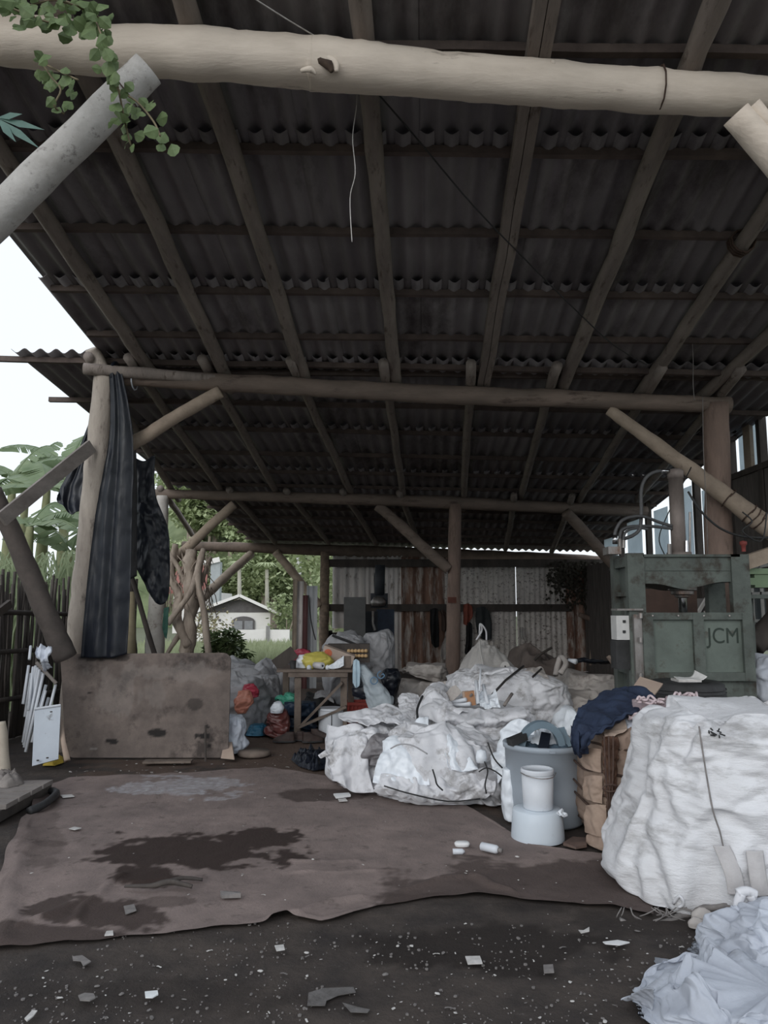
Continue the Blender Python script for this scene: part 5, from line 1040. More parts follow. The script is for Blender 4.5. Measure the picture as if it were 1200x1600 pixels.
# navy jacket
J = [[(945, 1082), (975, 1076), (1000, 1078), (1020, 1086)], [(915, 1096), (945, 1090), (985, 1088), (1015, 1094)], [(900, 1115), (928, 1106), (968, 1104), (1002, 1106)], [(893, 1140), (915, 1136), (950, 1128), (985, 1118)], [(892, 1160), (906, 1158), (922, 1148), (950, 1134)], [(896, 1178), (904, 1178), (912, 1170), (930, 1145)]]
jk = empty('jacket', P(950, 1120, 5.3), 'navy blue jacket thrown over the top of the cardboard bale', 'jacket')
JB = sheetmb([[P(x, y, Y) for (x, y), Y in zip(r, Yr)] for r, Yr in zip(J, [[6.1, 6.2, 6.2, 6.1], [5.7, 5.8, 5.85, 5.8], [5.35, 5.45, 5.5, 5.45], [5.25, 5.2, 5.2, 5.2], [5.3, 5.2, 5.12, 5.12], [5.35, 5.25, 5.15, 5.1]])], 54, 54, .05, 4, 73, .012, fold=(.015, 3, .4)).build('body', bluec, jk, smooth=True); drape(JB, -.12, .25)
sheetmb(grid([[(893, 1135), (905, 1130), (918, 1132)], [(892, 1155), (905, 1160), (914, 1155)], [(900, 1178), (908, 1182), (915, 1172)]], [5.3, 5.18, 5.22]), 30, 30, .03, 6, 74, .02, fold=(.015, 2, 1)).build('sleeve', bluec, jk, smooth=True)
MB().tube([P(985, 1078, 6.0), P(1005, 1083, 5.9), P(1022, 1090, 5.8)], [.03, .045, .02], 10, .2, 2, True, 4).build('collar', bluec, jk, smooth=True)
sheetmb(grid([[(974, 1130), (982, 1122), (1000, 1126)], [(980, 1138), (990, 1134), (1000, 1136)]], [5.3, 5.2]), 24, 14, .03, 12, 75).build('white_scrap', clothb, None, 'crumpled grey white scrap lying on top of the bale', 'scrap', smooth=True)
# pink tied bundles
pinkm = mat('pink_woven', (.52, .42, .44), (.42, .33, .35), 5, .7, .4, 60)
def pinkb(rows, Y, ry, label, seed, cat_='bundle'):
    e = empty('pink_bundle', (P(rows[0][1]+20, 1100, Y).x, Y, P(600, rows[-1][0], Y).z), label, 'bundle', None)
    z0 = P(600, rows[-1][0], Y).z
    sack('cloth', rows, Y, ry, pinkm, None, .02, 7, seed, 60, 30, parent=e, z0=z0, bottom=False, sim=0)
    A, B = P(rows[0][1]+1, rows[0][0], Y), P(rows[0][2]-1, rows[0][0], Y); rr = random.Random(seed)
    for k in range(3):
        MB().tube([A.lerp(B, t/8)+V((0, rr.uniform(-.03, .03)-.02, rr.uniform(-.012, .035))) for t in range(9)], .009, 6, .1, k, True, 3).build('twisted_cord', mat('pink_cord', (.66, .56, .57), (.5, .4, .42), 9), e, smooth=True)
pinkb([(1096, 992, 1036), (1106, 992, 1038), (1120, 992, 1038)], 5.35, .16, 'pink woven bundle with a twisted cord rim next to the navy jacket', 80)
pinkb([(1122, 980, 1020), (1130, 978, 1022), (1140, 980, 1020)], 5.25, .14, 'pinkish woven bundle below the first, half hidden by the big white bag', 81)
pinkb([(1090, 1048, 1090), (1096, 1046, 1092), (1108, 1046, 1092)], 5.3, .16, 'pink woven bundle behind the top of the big white bag', 82)
# hidden carrier of these: cardboard stack behind
sack('cardboard_bale', [(1105, 1035, 1130), (1115, 1025, 1140), (1200, 1020, 1150), (1290, 1030, 1140)], 5.7, .45, card, 'second cardboard bale mostly hidden behind the big white bag', .04, 3, 61, 70, 40, ex=3.2, catg='bale', sim=0)
# cardboard and paper, tyre
MB().add([P(1000, 1057, 6.5), P(1036, 1068, 6.4), P(1022, 1086, 6.2), P(984, 1080, 6.25)]+[q+V((0, .02, -.02)) for q in (P(1000, 1057, 6.5), P(1036, 1068, 6.4), P(1022, 1086, 6.2), P(984, 1080, 6.25))], [(0, 3, 2, 1), (4, 5, 6, 7), (0, 1, 5, 4), (1, 2, 6, 5), (2, 3, 7, 6), (3, 0, 4, 7)]).build('cardboard_piece', cardl, None, 'tan cardboard piece between the navy jacket and the tyre', 'cardboard')
ty = empty('tyre', (P(1075, 1090, 7.0).x, 7.0, P(600, 1108, 7.0).z), 'worn black tyre lying under the folded white paper', 'tyre')
tzc = P(600, 1090, 6.7).z; txc = P(1072, 1090, 7.05).x
prof = [(.17, -.07), (.21, -.10), (.28, -.11), (.325, -.085), (.335, 0), (.325, .085), (.28, .11), (.21, .10), (.17, .07), (.19, 0), (.17, -.07)]
MB().lathe((txc, 7.05, tzc), prof, 56).build('tread', rub, ty, smooth=True)
for z in (-.045, -.015, .015, .045): MB().lathe((txc, 7.05, tzc+z), [(.337, -.006), (.341, 0), (.337, .006)], 56).build('tread_rib', rub, ty, smooth=True)
MB().lathe((txc, 7.05, 0), [(.001, 0), (.36, 0), (.34, .2), (.33, tzc-.12), (.001, tzc-.115)], 40).build('oil_drum', mat('rusty_drum', (.12, .09, .08), (.06, .05, .045), 4), None, 'dark drum carrying the tyre in front of the press', 'drum', smooth=False)
pp = empty('folded_paper', P(1073, 1068, 6.9), 'folded white paper lying on the tyre', 'paper')
zt_ = tzc+.113
MB().box((txc-.13, 6.86, zt_), (txc+.07, 7.05, zt_+.02)).build('sheet_stack', litter, pp)
sheetmb([[V((txc-.13, 6.86, zt_+.022)), V((txc+.07, 6.86, zt_+.022)), V((txc+.12, 6.86, zt_+.05))], [V((txc-.10, 7.06, zt_+.03)), V((txc+.05, 7.06, zt_+.03)), V((txc+.09, 7.06, zt_+.09))]], 12, 8, .01, 9, 2).build('top_page', flat('paper', (.78, .77, .76)), pp, smooth=True)

# ================= HYDRAULIC PRESS =================
YP = 7.45
pr = empty('hydraulic_press', (P(1080, 1100, YP).x, YP+.4, 0), 'tall worn green hydraulic baling press with hoses and stencilled lettering', 'press')
def pb(name, x0, x1, y0, y1, dy, dep, m=green, label=None, floor=False):
    a = P(x0, y1, YP); b = P(x1, y0, YP); z0 = 0 if floor else a.z
    return MB().box((a.x, YP+dy, z0), (b.x, YP+dy+dep, b.z)).build(name, m, pr, label)
pb('upright', 989, 1006, 864, 1100, .0, .08, floor=True); pb('upright', 1155, 1170, 866, 1100, .0, .08, floor=True)

XL = P(990, 900, YP).x; Z_ = lambda y: P(600, y, YP).z
def sb(name, y0, y1, z0, z1, m=green, dx=0, th=.04): MB().box((XL+dx, YP+y0, z0), (XL+dx+th, YP+y1, z1)).build(name, m, pr)
sb('side_plate', .08, .62, 0, Z_(868), green, .03); sb('upright', .54, .66, 0, Z_(862), green, -.03, .07)
for ya, yb in ((868, 884), (924, 931), (1046, 1056)): sb('side_rib', .08, .56, Z_(yb), Z_(ya), green, -.02, .05)
pb('upright', 1155, 1170, 866, 1100, .56, .1, floor=True)

# crosshead with arched lower edge
mb = MB(); n = 30; vs = []
for i in range(n+1):
    t = i/n; x = 1005+(1156-1005)*t
    yb = 909+9*math.sin(min(1, max(0, (t-.1)/.75))*math.pi)**2+(3 if t < .5 else 0)
    for yy, dd in ((869, 0), (yb, 0), (yb, .6), (869, .6)): q = P(x, yy, YP+.03); vs.append(V((q.x, YP+.03+dd, q.z)))
fs = [(3, 2, 1, 0), (n*4, n*4+1, n*4+2, n*4+3)]
for i in range(n):
    for k in range(4): fs.append((i*4+k, i*4+(k+1) % 4, i*4+4+(k+1) % 4, i*4+4+k))
mb.add(vs, fs).build('crosshead', green, pr)
pb('crosshead_lip', 1005, 1156, 866, 870, .0, .66); pb('crosshead_weld', 1006, 1155, 890, 891.5, .02, .02)
cxp = P(1063, 900, YP+.33).x; c2x = P(1063, 900, YP+.33)
z0, z1 = P(600, 868, YP+.33).z, P(600, 733, YP+.33).z; dxc = P(1057, 780, YP+.33).x
MB().lathe((dxc, YP+.33, z0), [(.12, 0), (.12, .03), (.072, .035), (.072, z1-z0-.1), (.08, z1-z0-.1), (.08, z1-z0-.02), (.05, z1-z0), (.001, z1-z0)], 28).build('cylinder', cylr, pr, smooth=True)
MB().tube([P(1078, 865, YP+.3), P(1078, 800, YP+.3)], .012, 8).build('guide_rod', steel, pr)
MB().tube([P(1073, 866, YP+.25), P(1073, 845, YP+.25)], .02, 8).build('fitting', chrome, pr, 'shiny pipe fitting')
MB().tube([P(1046, 866, YP+.2), P(1046, 850, YP+.2)], .02, 8).build('fitting', steel, pr)
zz = P(600, 930, YP+.3).z; zt2 = P(600, 918, YP+.3).z; 
MB().lathe((cxp, YP+.3, zz), [(.04, -.03), (.07, -.02), (.075, .0), (.11, .01), (.11, .04), (.14, .05), (.14, zt2-zz+.1)], 28).build('gland_flange', steel, pr, smooth=False)
zl = P(600, 975, YP+.3).z; MB().lathe((cxp, YP+.3, zl), [(.001, 0), (.042, 0), (.042, zz-zl)], 20).build('ram_rod', chrome, pr, smooth=True)
pb('platen', 1012, 1150, 968, 980, .1, .5)
# door
pb('door_top_rail', 1006, 1166, 957, 968, -.07, .06); pb('door_bottom_rail', 1006, 1166, 1050, 1063, -.07, .06)
for a, b in ((1004, 1016), (1083, 1094), (1160, 1170)): pb('door_stile', a, b, 958, 1063, -.075, .06)
pb('door_panel', 1014, 1085, 966, 1052, -.03, .02, greenl); pb('door_panel', 1092, 1162, 966, 1052, -.03, .02, greenl)
pb('lower_plate', 1006, 1160, 1063, 1110, -.02, .04, floor=True)
for y in (962, 1000, 1056):
    MB().tube([P(1001, y-4, YP-.09), P(1001, y+4, YP-.09)], .018, 10).build('hinge', steel, pr)
for x in (1020, 1060, 1100, 1140): MB().tube([P(x, 962, YP-.07), P(x, 962, YP-.085)], .008, 8).build('bolt', steel, pr)
textmesh('JCM', .21, flat('stencil_black', (.035, .048, .04)), pr, Matrix.Translation(P(1131, 1005, YP-.032))@Matrix.Rotation(math.pi/2, 4, 'X')@Matrix.Diagonal((.85, 1, 1, 1)), ext=.001)
# channel frame inner posts left
pb('channel', 993, 1001, 960, 1100, -.05, .05, steel, floor=True)
# control box
cb = pb('control_box', 965, 992, 962, 1000, .02, .18, flat('box_white', (.62, .61, .6), .5), 'white control box'); LOC[cb] = LOC[pr]
for y in (971, 987):
    a = P(974, y+2, YP); b = P(978, y-2, YP); MB().box((a.x, YP+.005, a.z), (b.x, YP+.021, b.z)).build('switch', rub, cb)
pb('dark_box', 965, 992, 1001, 1046, .03, .18, rub, 'black lower box')
pb('cable_tray', 963, 1004, 951, 954, -.02, .2, steel)
# hoses
def hose(l, r=.016, m=None, nm='hose'):
    MB().tube([P(x, y, YP+dy) for x, y, dy in l], r, 10, 0, 0, True, 8).build(nm, m or mat('grey_hose', (.10, .10, .105), (.06, .06, .062), 6, .45), pr, smooth=True)
hose([(961, 846, .2), (961, 832, .2), (970, 815, .2), (985, 808, .22), (1005, 807, .25), (1030, 816, .3), (1050, 822, .3)])
hose([(968, 846, .25), (970, 830, .25), (980, 824, .27), (1000, 822, .3), (1025, 823, .3), (1050, 826, .3)])
hose([(973, 848, .25), (976, 834, .25), (985, 827, .27), (1000, 825, .3), (1012, 827, .3)], .014)
hose([(975, 842, .3), (990, 836, .3), (1000, 825, .3), (1002, 800, .3), (1002, 765, .3), (1010, 746, .3), (1025, 737, .3), (1046, 736, .3)], .018)
MB().tube([P(961, 850, YP+.2), P(961, 836, YP+.2)], .026, 12).build('hose_fitting', chrome, pr, 'bright chrome hose end', smooth=True)
MB().tube([P(1033, 736, YP+.3), P(1046, 736, YP+.3)], .02, 12).build('hose_fitting', chrome, pr, smooth=True)
for x, y in ((968, 848), (974, 850)): MB().tube([P(x, y+6, YP+.25), P(x, y-6, YP+.25)], .02, 10).build('valve', steel, pr)
pb('valve_block', 958, 978, 852, 864, .15, .2, steel)
# cables of the place
def cable(l, Y, label, r=.008, m=None, catg='cable', name='cable'):
    return MB().tube([P(a[0], a[1], a[2] if len(a) > 2 else Y) for a in l], r, 7, 0, 0, True, 6).build(name, m or rub, None, label, catg, smooth=True)
cable([(1075, 768), (1090, 792), (1108, 812), (1130, 828), (1160, 838), (1200, 840), (1230, 835)], 7.4, 'black cable sagging from the press cylinder across the stout post to the right', .011)
cable([(1038, 866, 8.2), (1030, 840, 8.3), (1045, 800, 8.3), (1080, 730, 8.5)], 8, 'thin cable rising behind the press cylinder', .006)
cable([(1098, 620), (1099, 700), (1103, 780), (1106, 865)], 8.1, 'thin pale wire running down the left face of the stout post', .004, litterd)
cable([(1080, 505), (1083, 560), (1083, 600), (1085, 625)], 7.9, 'thin pale wire hanging under the roof above the stout post', .004, litterd)
cable([(558, 128, 4.6), (557, 165, 4.6), (551, 215, 4.65), (555, 270, 4.65), (547, 310, 4.7), (550, 378, 4.7)], 4.6, 'thin pale string hanging below the knot of the front log', .003, litter, 'string', 'string')
cable([(385, -10, 3.8), (440, 25, 4.0), (490, 55, 4.2), (530, 78, 4.4)], 4, 'thin pale string slanting to the top of the front log', .004, litter, 'string', 'string')
cable([(585, 140, 4.6), (650, 215, 5.0), (740, 322, 5.5), (830, 415, 6.2), (905, 490, 6.9), (960, 540, 7.5), (1010, 570, 8)], 4, 'long dark wire sagging diagonally under the roof', .006, rub)
cable([(1160, 800), (1175, 815), (1160, 830), (1190, 845), (1198, 800)], 7.3, 'tangled dark wire wound near the end of the long tan brace', .007, rub)
# right of the press
rm = empty('green_cabinet', (P(1195, 900, 8.0).x, 8.0, 0), 'pale green steel cabinet part at the right edge beside the press', 'cabinet')
def pb2_(name, x0, x1, y0, y1, Y, dep, m, floor=False):
    a = P(x0, y1, Y); b = P(x1, y0, Y); MB().box((a.x, Y, 0 if floor else a.z), (b.x, Y+dep, b.z)).build(name, m, rm)
gl = flat('light_green_paint', (.20, .28, .17), .5)
pb2_('shelf_plate', 1170, 1230, 888, 897, 7.9, .3, gl); pb2_('housing', 1180, 1230, 897, 918, 7.92, .25, gl); pb2_('bracket', 1171, 1180, 903, 914, 7.9, .1, gl); pb2_('lower_plate', 1171, 1230, 929, 935, 7.95, .3, green); pb2_('stand', 1171, 1177, 934, 1050, 8.1, .06, green, True)
MB().plank(P(1150, 884, 7.9), P(1215, 862, 7.9), .14, .14).build('timber_beam', brace, None, 'thick pale brown timber lying behind the press top at the right edge', 'beam')
hs = empty('red_knob_valve', P(1162, 862, 7.6), 'small dull red valve on top of the press right corner', 'valve')
MB().lathe(P(1162, 862, 7.6), [(.02, 0), (.022, .06), (.035, .07), (.035, .1), (.001, .11)], 14).build('knob', flat('dull_red', (.30, .07, .06)), hs, smooth=True)
sack('denim_bag', [(1016, 1188, 1225), (1030, 1180, 1240), (1055, 1176, 1245), (1080, 1178, 1245), (1100, 1182, 1240)], 7.6, .2, clothb, 'bluish grey cloth bundle right of the press at the edge', .08, 5, 90, 70, 50, catg='bundle')
pole('fallen_log', [P(1176, 1010, 8.4), P(1200, 985, 8.4), P(1230, 955, 8.3)], [.12, .13, .13], dkwood, 'dark slanting trunk above the bluish bundle', 'log', None, 12, .1, 3)
# gable seen through the press gap
gp = empty('lattice_gable', (P(1106, 940, 11.5).x, 11.5, 0), 'small white edged gable with dark lattice seen through the press gap', 'gable')
tri = [P(1090, 962, 11.5), P(1107, 932, 11.5), P(1116, 950, 11.5), P(1116, 962, 11.5)]
MB().add(tri+[q+V((0, .04, 0)) for q in tri], [(0, 3, 2, 1), (4, 5, 6, 7), (0, 1, 5, 4), (1, 2, 6, 5), (2, 3, 7, 6), (3, 0, 4, 7)]).build('panel', rooft, gp)
MB().tube([P(1088, 962, 11.45), P(1107, 930, 11.45)], .03, 4).build('edge_board', creamm, gp); MB().tube([P(1107, 930, 11.45), P(1118, 950, 11.45)], .03, 4).build('edge_board', creamm, gp)
for k in range(4): MB().tube([P(1096+4*k, 958-3*k, 11.47), P(1100+5*k, 962, 11.47)], .012, 4).build('lattice', creamm, gp)
a = P(1084, 958, 11.7); b = P(1110, 935, 11.7); MB().box((a.x, 11.7, 0), (b.x, 11.75, b.z)).build('wall_panel', flat('grey_board', (.35, .34, .33)), gp)
a = P(1003, 975, 9.8); b = P(1150, 920, 9.8); MB().box((a.x, 9.8, 0), (b.x-.5, 9.85, b.z)).build('brown_board', mat('brown_hardboard', (.17, .11, .09), (.10, .07, .06), 3), None, 'brown board standing behind the press, seen through its gap', 'board')

# ================= BIG WHITE BAG FRONT RIGHT =================
bg_ = empty('bulk_bag', (P(1110, 1400, 4.4).x, 4.5, 0), 'huge stuffed white woven bulk bag filling the right foreground', 'bag')
rows = [(1103, 1080, 1300), (1108, 1035, 1345), (1122, 1012, 1385), (1160, 1000, 1420), (1220, 990, 1440), (1290, 975, 1450), (1350, 958, 1450), (1400, 955, 1440), (1432, 965, 1420), (1452, 985, 1390)]
sack('bag_body', rows, 3.98, .62, sackb, None, .06, 2.4, 91, 130, 84, 2.8, parent=bg_, sq=(.35, .6, 1.9), sim=(-.07, .2, 5, 1.5, .3))
def onbag(x, y, off=.03):
    # approximate the bag front surface
    R_ = lrows(rows, 3.98, .62); d = ray(x, y); o = V((0, 0, EYE)); t = 3.4
    while t < 5.4:
        p = o+d*t
        for a, b in zip(R_, R_[1:]):
            if a[0] <= p.z <= b[0]:
                k = (p.z-a[0])/(b[0]-a[0]); xc, yc, rx, ry = [a[i]*(1-k)+b[i]*k for i in (1, 2, 3, 4)]
                if abs((p.x-xc)/rx)**2.8+abs((p.y-yc)/ry)**2.8 < 1: return p-d.normalized()*off
        t += .01
    return P(x, y, 4.1)
MB().tube([onbag(x, y, .028) for x, y in ((1092, 1135), (1098, 1175), (1107, 1230), (1115, 1270), (1125, 1300), (1132, 1330), (1145, 1370), (1152, 1400))], .004, 6, .2, 2, True, 6).build('seam_stitch', litterd, bg_, smooth=True)
rr = random.Random(6)
for i in range(9):
    q = onbag(1118+rr.uniform(-10, 10), 1143+rr.uniform(-9, 9), .03); MB().tube([q, q+V((rr.uniform(-.04, .04), -.005, rr.uniform(-.03, .03)))], .004, 5).build('black_thread', rub, bg_)
for s, l in enumerate([[(1128, 1322), (1146, 1366), (1152, 1398)], [(1180, 1330), (1185, 1368), (1190, 1400)]]):
    pts = [onbag(x, y, .035) for x, y in l]; mb = MB()
    sheetmb([[p+V((-.042, .01, 0)), p, p+V((.042, .01, 0))] for p in pts], 8, 20, .006, 8, 3, .006, mb=mb).build('lifting_strap', mat('grey_webbing', (.52, .50, .50), (.42, .40, .40), 6, .7, .3, 80), bg_, 'grey webbing strap', smooth=True)
for l in ([(1158, 1396), (1152, 1420), (1156, 1455)], [(1172, 1398), (1180, 1420), (1178, 1450)], [(1152, 1396), (1166, 1392), (1180, 1398)]):
    MB().tube([P(x, y, 3.85) for x, y in l], .022, 8, .15, 3, True, 6).build('loop_handle', sackw, bg_, smooth=True)
MB().tube([onbag(x, y, .0) for x, y in ((968, 1440), (1000, 1450), (1040, 1440), (1080, 1425), (1130, 1415), (1190, 1418))], .018, 6, .6, 5, True, 6).build('frayed_hem', litterd, bg_, smooth=True)
for i in range(16):
    a = rr.uniform(968, 1120); q = onbag(a, 1448-(a-968)*.1, 0); q.z = max(q.z, .05); e_ = q+V((rr.uniform(-.12, .12), rr.uniform(-.08, .02), -q.z+.01)); MB().tube([q, q.lerp(e_, .5)+V((rr.uniform(-.03, .03), -.02, .0)), e_], .003, 5, sub=3).build('loose_thread', litterd, bg_, smooth=True)
for i, (a, b, c, d, h) in enumerate([(1000, 1205, 1040, 1202, 0), (1100, 1345, 1195, 1335, 0)]): pass
q = [onbag(x, y, .03) for x, y in ((1052, 1412), (1062, 1400), (1068, 1412), (1060, 1418))]; MB().tube(q, .008, 6, sub=3).build('frayed_tuft', sackw, bg_, smooth=True)
# stuff under bag
for i, (x, y, s) in enumerate(((1098, 1442, .05), (1125, 1436, .045), (1088, 1450, .035))):
    g = G(x, y); loftmb([(0, g.x, g.y, s, s*.7), (s*.8, g.x, g.y, s*1.05, s*.6), (s*1.4, g.x, g.y, s*.3, s*.2)], 24, 14, .02, 14, i, 2.4).build('plaster_lump', sackd, None, ['cream lump on the dirt under the big white bag, left one', 'cream lump under the big white bag, right one', 'smallest cream lump under the big white bag'][i], 'lump', smooth=True)
# crumpled cloth bottom right
def gp2(l, z=0): return [tuple(G(x, y, z)[:2]) for x, y in l]
A0 = gp2([(1010, 1640), (1018, 1580), (1030, 1545), (1075, 1525), (1150, 1500), (1230, 1490), (1400, 1500), (1400, 1760), (1060, 1760)])
def hfA(x, y): return .17+.10*max(0, min(1, (x-1.15)/.5))+.03*math.sin(x*9+y*4)
sack('crumpled_sack', [(1510, 1130, 1280), (1535, 1080, 1320), (1570, 1052, 1340), (1620, 1040, 1350), (1665, 1045, 1350)], 2.72, .36, shsack, 'crumpled bluish white sacking heaped in the bottom right corner', .15, 4.5, 95, 110, 74, sim=(-.13, .13, 5, 1, .35))
0 and drape(sheetmb([[G(1020, 1560, .02), G(1035, 1500, .03), G(1110, 1440, .05), G(1190, 1410, .06), G(1300, 1400, .05)], [P(1012, 1600, 3.02), P(1060, 1545, 3.25), P(1120, 1515, 3.35), P(1190, 1480, 3.4), P(1300, 1450, 3.4)], [P(1020, 1650, 2.82), P(1080, 1590, 3.0), P(1140, 1560, 3.08), P(1200, 1530, 3.1), P(1320, 1510, 3.1)], [P(1050, 1740, 2.62), P(1100, 1660, 2.72), P(1160, 1640, 2.75), P(1230, 1610, 2.75), P(1340, 1600, 2.75)], [G(1080, 1850, .02), G(1110, 1850, .02), G(1200, 1850, .02), G(1300, 1850, .02), G(1400, 1850, .02)]], 90, 80, .07, 3.2, 95, .01).build('crumpled_sack', clothb, None, 'crumpled bluish white sacking heaped in the bottom right corner', 'sack', smooth=True), -.2, .12, 1.5, .3)
sack('crumpled_sack', [(1415, 1180, 1290), (1440, 1150, 1300), (1475, 1125, 1310), (1515, 1118, 1310)], 3.3, .28, shsack, 'pale sacking lump between the big bag and the corner heap', .12, 4.5, 96, 100, 64, sim=(-.12, .13, 5, 1, .35))
0 and drape(sheetmb(grid([[(1105, 1500), (1130, 1448), (1165, 1410), (1215, 1395)], [(1080, 1540), (1130, 1505), (1180, 1470), (1225, 1450)], [(1060, 1575), (1120, 1560), (1175, 1540), (1230, 1520)]], [[3.75, 3.72, 3.7, 3.7], [3.42, 3.4, 3.4, 3.4], [3.15, 3.1, 3.1, 3.1]]), 56, 50, .05, 3.5, 96, .01).build('crumpled_sack', sackb, None, 'pale sacking draped from under the big bag onto the corner heap', 'sack', smooth=True), -.22, .12)
drape(sheetmb(grid([[(1026, 1496), (1050, 1488), (1100, 1490), (1140, 1488)], [(1022, 1520), (1055, 1515), (1100, 1515), (1140, 1520)], [(1030, 1545), (1060, 1550), (1100, 1560), (1135, 1570)]], [[3.62, 3.6, 3.55, 3.5], [3.4, 3.38, 3.35, 3.3], [3.3, 3.22, 3.15, 3.1]]), 46, 36, .04, 4, 97, .01).build('crumpled_sack', shsack, None, 'pointed light fold at the left tip of the corner sacking', 'sack', smooth=True), -.22, .12)
sheetmb([[G(970, 1562, .02), G(985, 1555, .05)], [G(995, 1566, .02), G(1005, 1545, .12)], [G(1020, 1578, .03), G(1022, 1545, .16)]], 26, 20, .02, 9, 98, .006).build('sacking_tip', shsack, None, 'small pointed tab of sacking reaching left on the dirt', 'sack', smooth=True)
sack('crumpled_sack', [(1405, 1190, 1260), (1430, 1182, 1280), (1470, 1178, 1290), (1520, 1180, 1290)], 3.35, .18, clothb, 'upright bluish fold at the right edge below the big bag', .07, 6, 99, 80, 60)
# ================= LITTER =================
rn = random.Random(21)
def scrapmesh(seed, kind):
    r = random.Random(seed); mb = MB()
    if kind == 0:   # torn flake
        n = r.randint(5, 8); pts = []
        for k in range(n):
            t = 2*math.pi*k/n; a = r.uniform(.5, 1); pts.append(V((math.cos(t)*a, math.sin(t)*a*r.uniform(.4, .9), r.uniform(0, .25))))
        mb.add(pts+[p-V((0, 0, .08)) for p in pts], [tuple(range(n)), tuple(range(2*n-1, n-1, -1))]+[(k, k+n, (k+1) % n+n, (k+1) % n) for k in range(n)])
    elif kind == 1:
        loftmb([(0, 0, 0, .6, .4), (.25, 0, 0, .8, .55), (.5, .1, 0, .3, .2)], 14, 8, .3, 2, seed, 2, mb=mb)
    else:
        sheetmb([[V((-1, -.3, .05)), V((0, -.35, .2)), V((1, -.2, .05))], [V((-1, .3, .1)), V((0, .2, .3)), V((1, .35, .08))]], 8, 5, .2, 2, seed, .05, mb=mb)
    me = bpy.data.meshes.new('litter_scrap'); me.from_pydata([tuple(p) for p in mb.v], [], mb.f); me.update(); return me
for zone, m, poly, cnt, lab, grp, smin, smax in [
    ('f', litter, [(0, 1500), (1000, 1450), (960, 1600), (0, 1600)], 75, 'small pale scrap of litter on the dark dirt in the foreground', 'pale scraps on the foreground dirt', .004, .017),
    ('g', litterd, [(0, 1490), (1000, 1440), (1000, 1600), (0, 1600)], 70, 'small dull grey crumb trodden into the foreground dirt', 'grey crumbs on the foreground dirt', .004, .018),
    ('r', litter, [(640, 1420), (940, 1425), (1080, 1480), (960, 1560), (600, 1480)], 24, 'tiny white scrap on the dirt in front of the big white bag', 'white scraps in front of the big bag', .004, .015),
    ('m', litter, [(70, 1235), (680, 1245), (760, 1390), (450, 1425), (30, 1450)], 30, 'small pale scrap lying on the brown ground cloth', 'pale scraps on the ground cloth', .004, .013),
    ('d', litterd, [(70, 1235), (680, 1245), (760, 1390), (450, 1425), (30, 1450)], 20, 'small dark crumb lying on the brown ground cloth', 'dark crumbs on the ground cloth', .004, .014),
    ('b', litter, [(80, 1192), (500, 1190), (520, 1212), (110, 1216)], 32, 'pale scrap on the dirt strip between ground cloth and plywood board', 'pale scraps before the plywood board', .008, .024),
    ('c', litterd, [(80, 1190), (520, 1175), (540, 1212), (110, 1216)], 34, 'grey crumb on the dirt strip before the plywood board', 'grey crumbs before the plywood board', .01, .03),
    ('w', litter, [(760, 1280), (960, 1345), (960, 1420), (700, 1400), (690, 1330)], 12, 'small white scrap on the wet brown ground near the bale', 'white scraps near the bale', .006, .018)]:
    base = [scrapmesh(ord(zone)*10+k, k % 3) for k in range(7)]
    for me in base: me.materials.append(m)
    xs = [p[0] for p in poly]; ys = [p[1] for p in poly]; c = 0
    while c < cnt:
        x, y = rn.uniform(min(xs), max(xs)), rn.uniform(min(ys), max(ys))
        if not inpoly(x, y, poly): continue
        c += 1; g = G(x, y); s = smin+(smax-smin)*rn.random()**2.2
        o = bpy.data.objects.new('litter_scrap', rn.choice(base)); C.objects.link(o)
        o.location = (g.x, g.y, (.022 if zone in 'mdw' else max(-.004, zg(g.x, g.y)+.003))); o.scale = (s, s, s*.7); o.rotation_euler = (0, 0, rn.uniform(0, 6.28)); tag(o, lab, 'litter', grp)
cm = MB(); rc_ = random.Random(77); nc = 0
while nc < 800:
    x, y = rc_.uniform(-200, 1150), rc_.uniform(1440, 1600)**1
    if noise.noise(V((x*.012, y*.02, 0)))+rc_.uniform(-.5, .5) < -.1: continue
    g = G(x, y); nc += 1; s = .0025+.006*rc_.random()**3; z = max(zg(g.x, g.y)+.002, -.008)
    pts = [V((g.x+s*math.cos(t*1.26+nc)*rc_.uniform(.6, 1.2), g.y+s*math.sin(t*1.26+nc)*rc_.uniform(.6, 1.2), z+s*.5)) for t in range(5)]
    cm.add(pts+[V((p.x, p.y, z-.002)) for p in pts], [(0, 1, 2, 3, 4)]+[(k, k+5, (k+1) % 5+5, (k+1) % 5) for k in range(5)])
tag(cm.build('dirt_crumbs', litterd), 'fine pale grey grit scattered over the dark foreground dirt', 'grit', None, 'stuff')
mat('soil_grey', (.17, .16, .155), (.09, .082, .078), 14, .9, .6, 30)
def one(name, px, py, pts, m, lab, z=.012, h=.003, catg='litter'):
    """flat thing given by pixel outline on the ground"""
    q = [G(x, y) for x, y in pts]; n = len(q); r = random.Random(px)
    top = [V((p.x, p.y, z+h+r.uniform(0, h))) for p in q]; bot = [V((p.x, p.y, z)) for p in q]
    return MB().add(top+bot, [tuple(range(n)), tuple(range(2*n-1, n-1, -1))]+[(k, k+n, (k+1) % n+n, (k+1) % n) for k in range(n)]).build(name, m, None, lab, catg)
one('tile_shard', 404, 1427, [(385+5, 1423), (412, 1420), (424, 1430), (392, 1436)][:4] and [(193, 1423), (209, 1420), (213, 1430), (196, 1436)], litterd, 'grey square shard on the front left of the ground cloth', .02)
one('tile_shard', 338, 1462, [(166, 1460), (176, 1459), (177, 1466), (163, 1467)], litter, 'pale square shard at the front edge of the ground cloth')
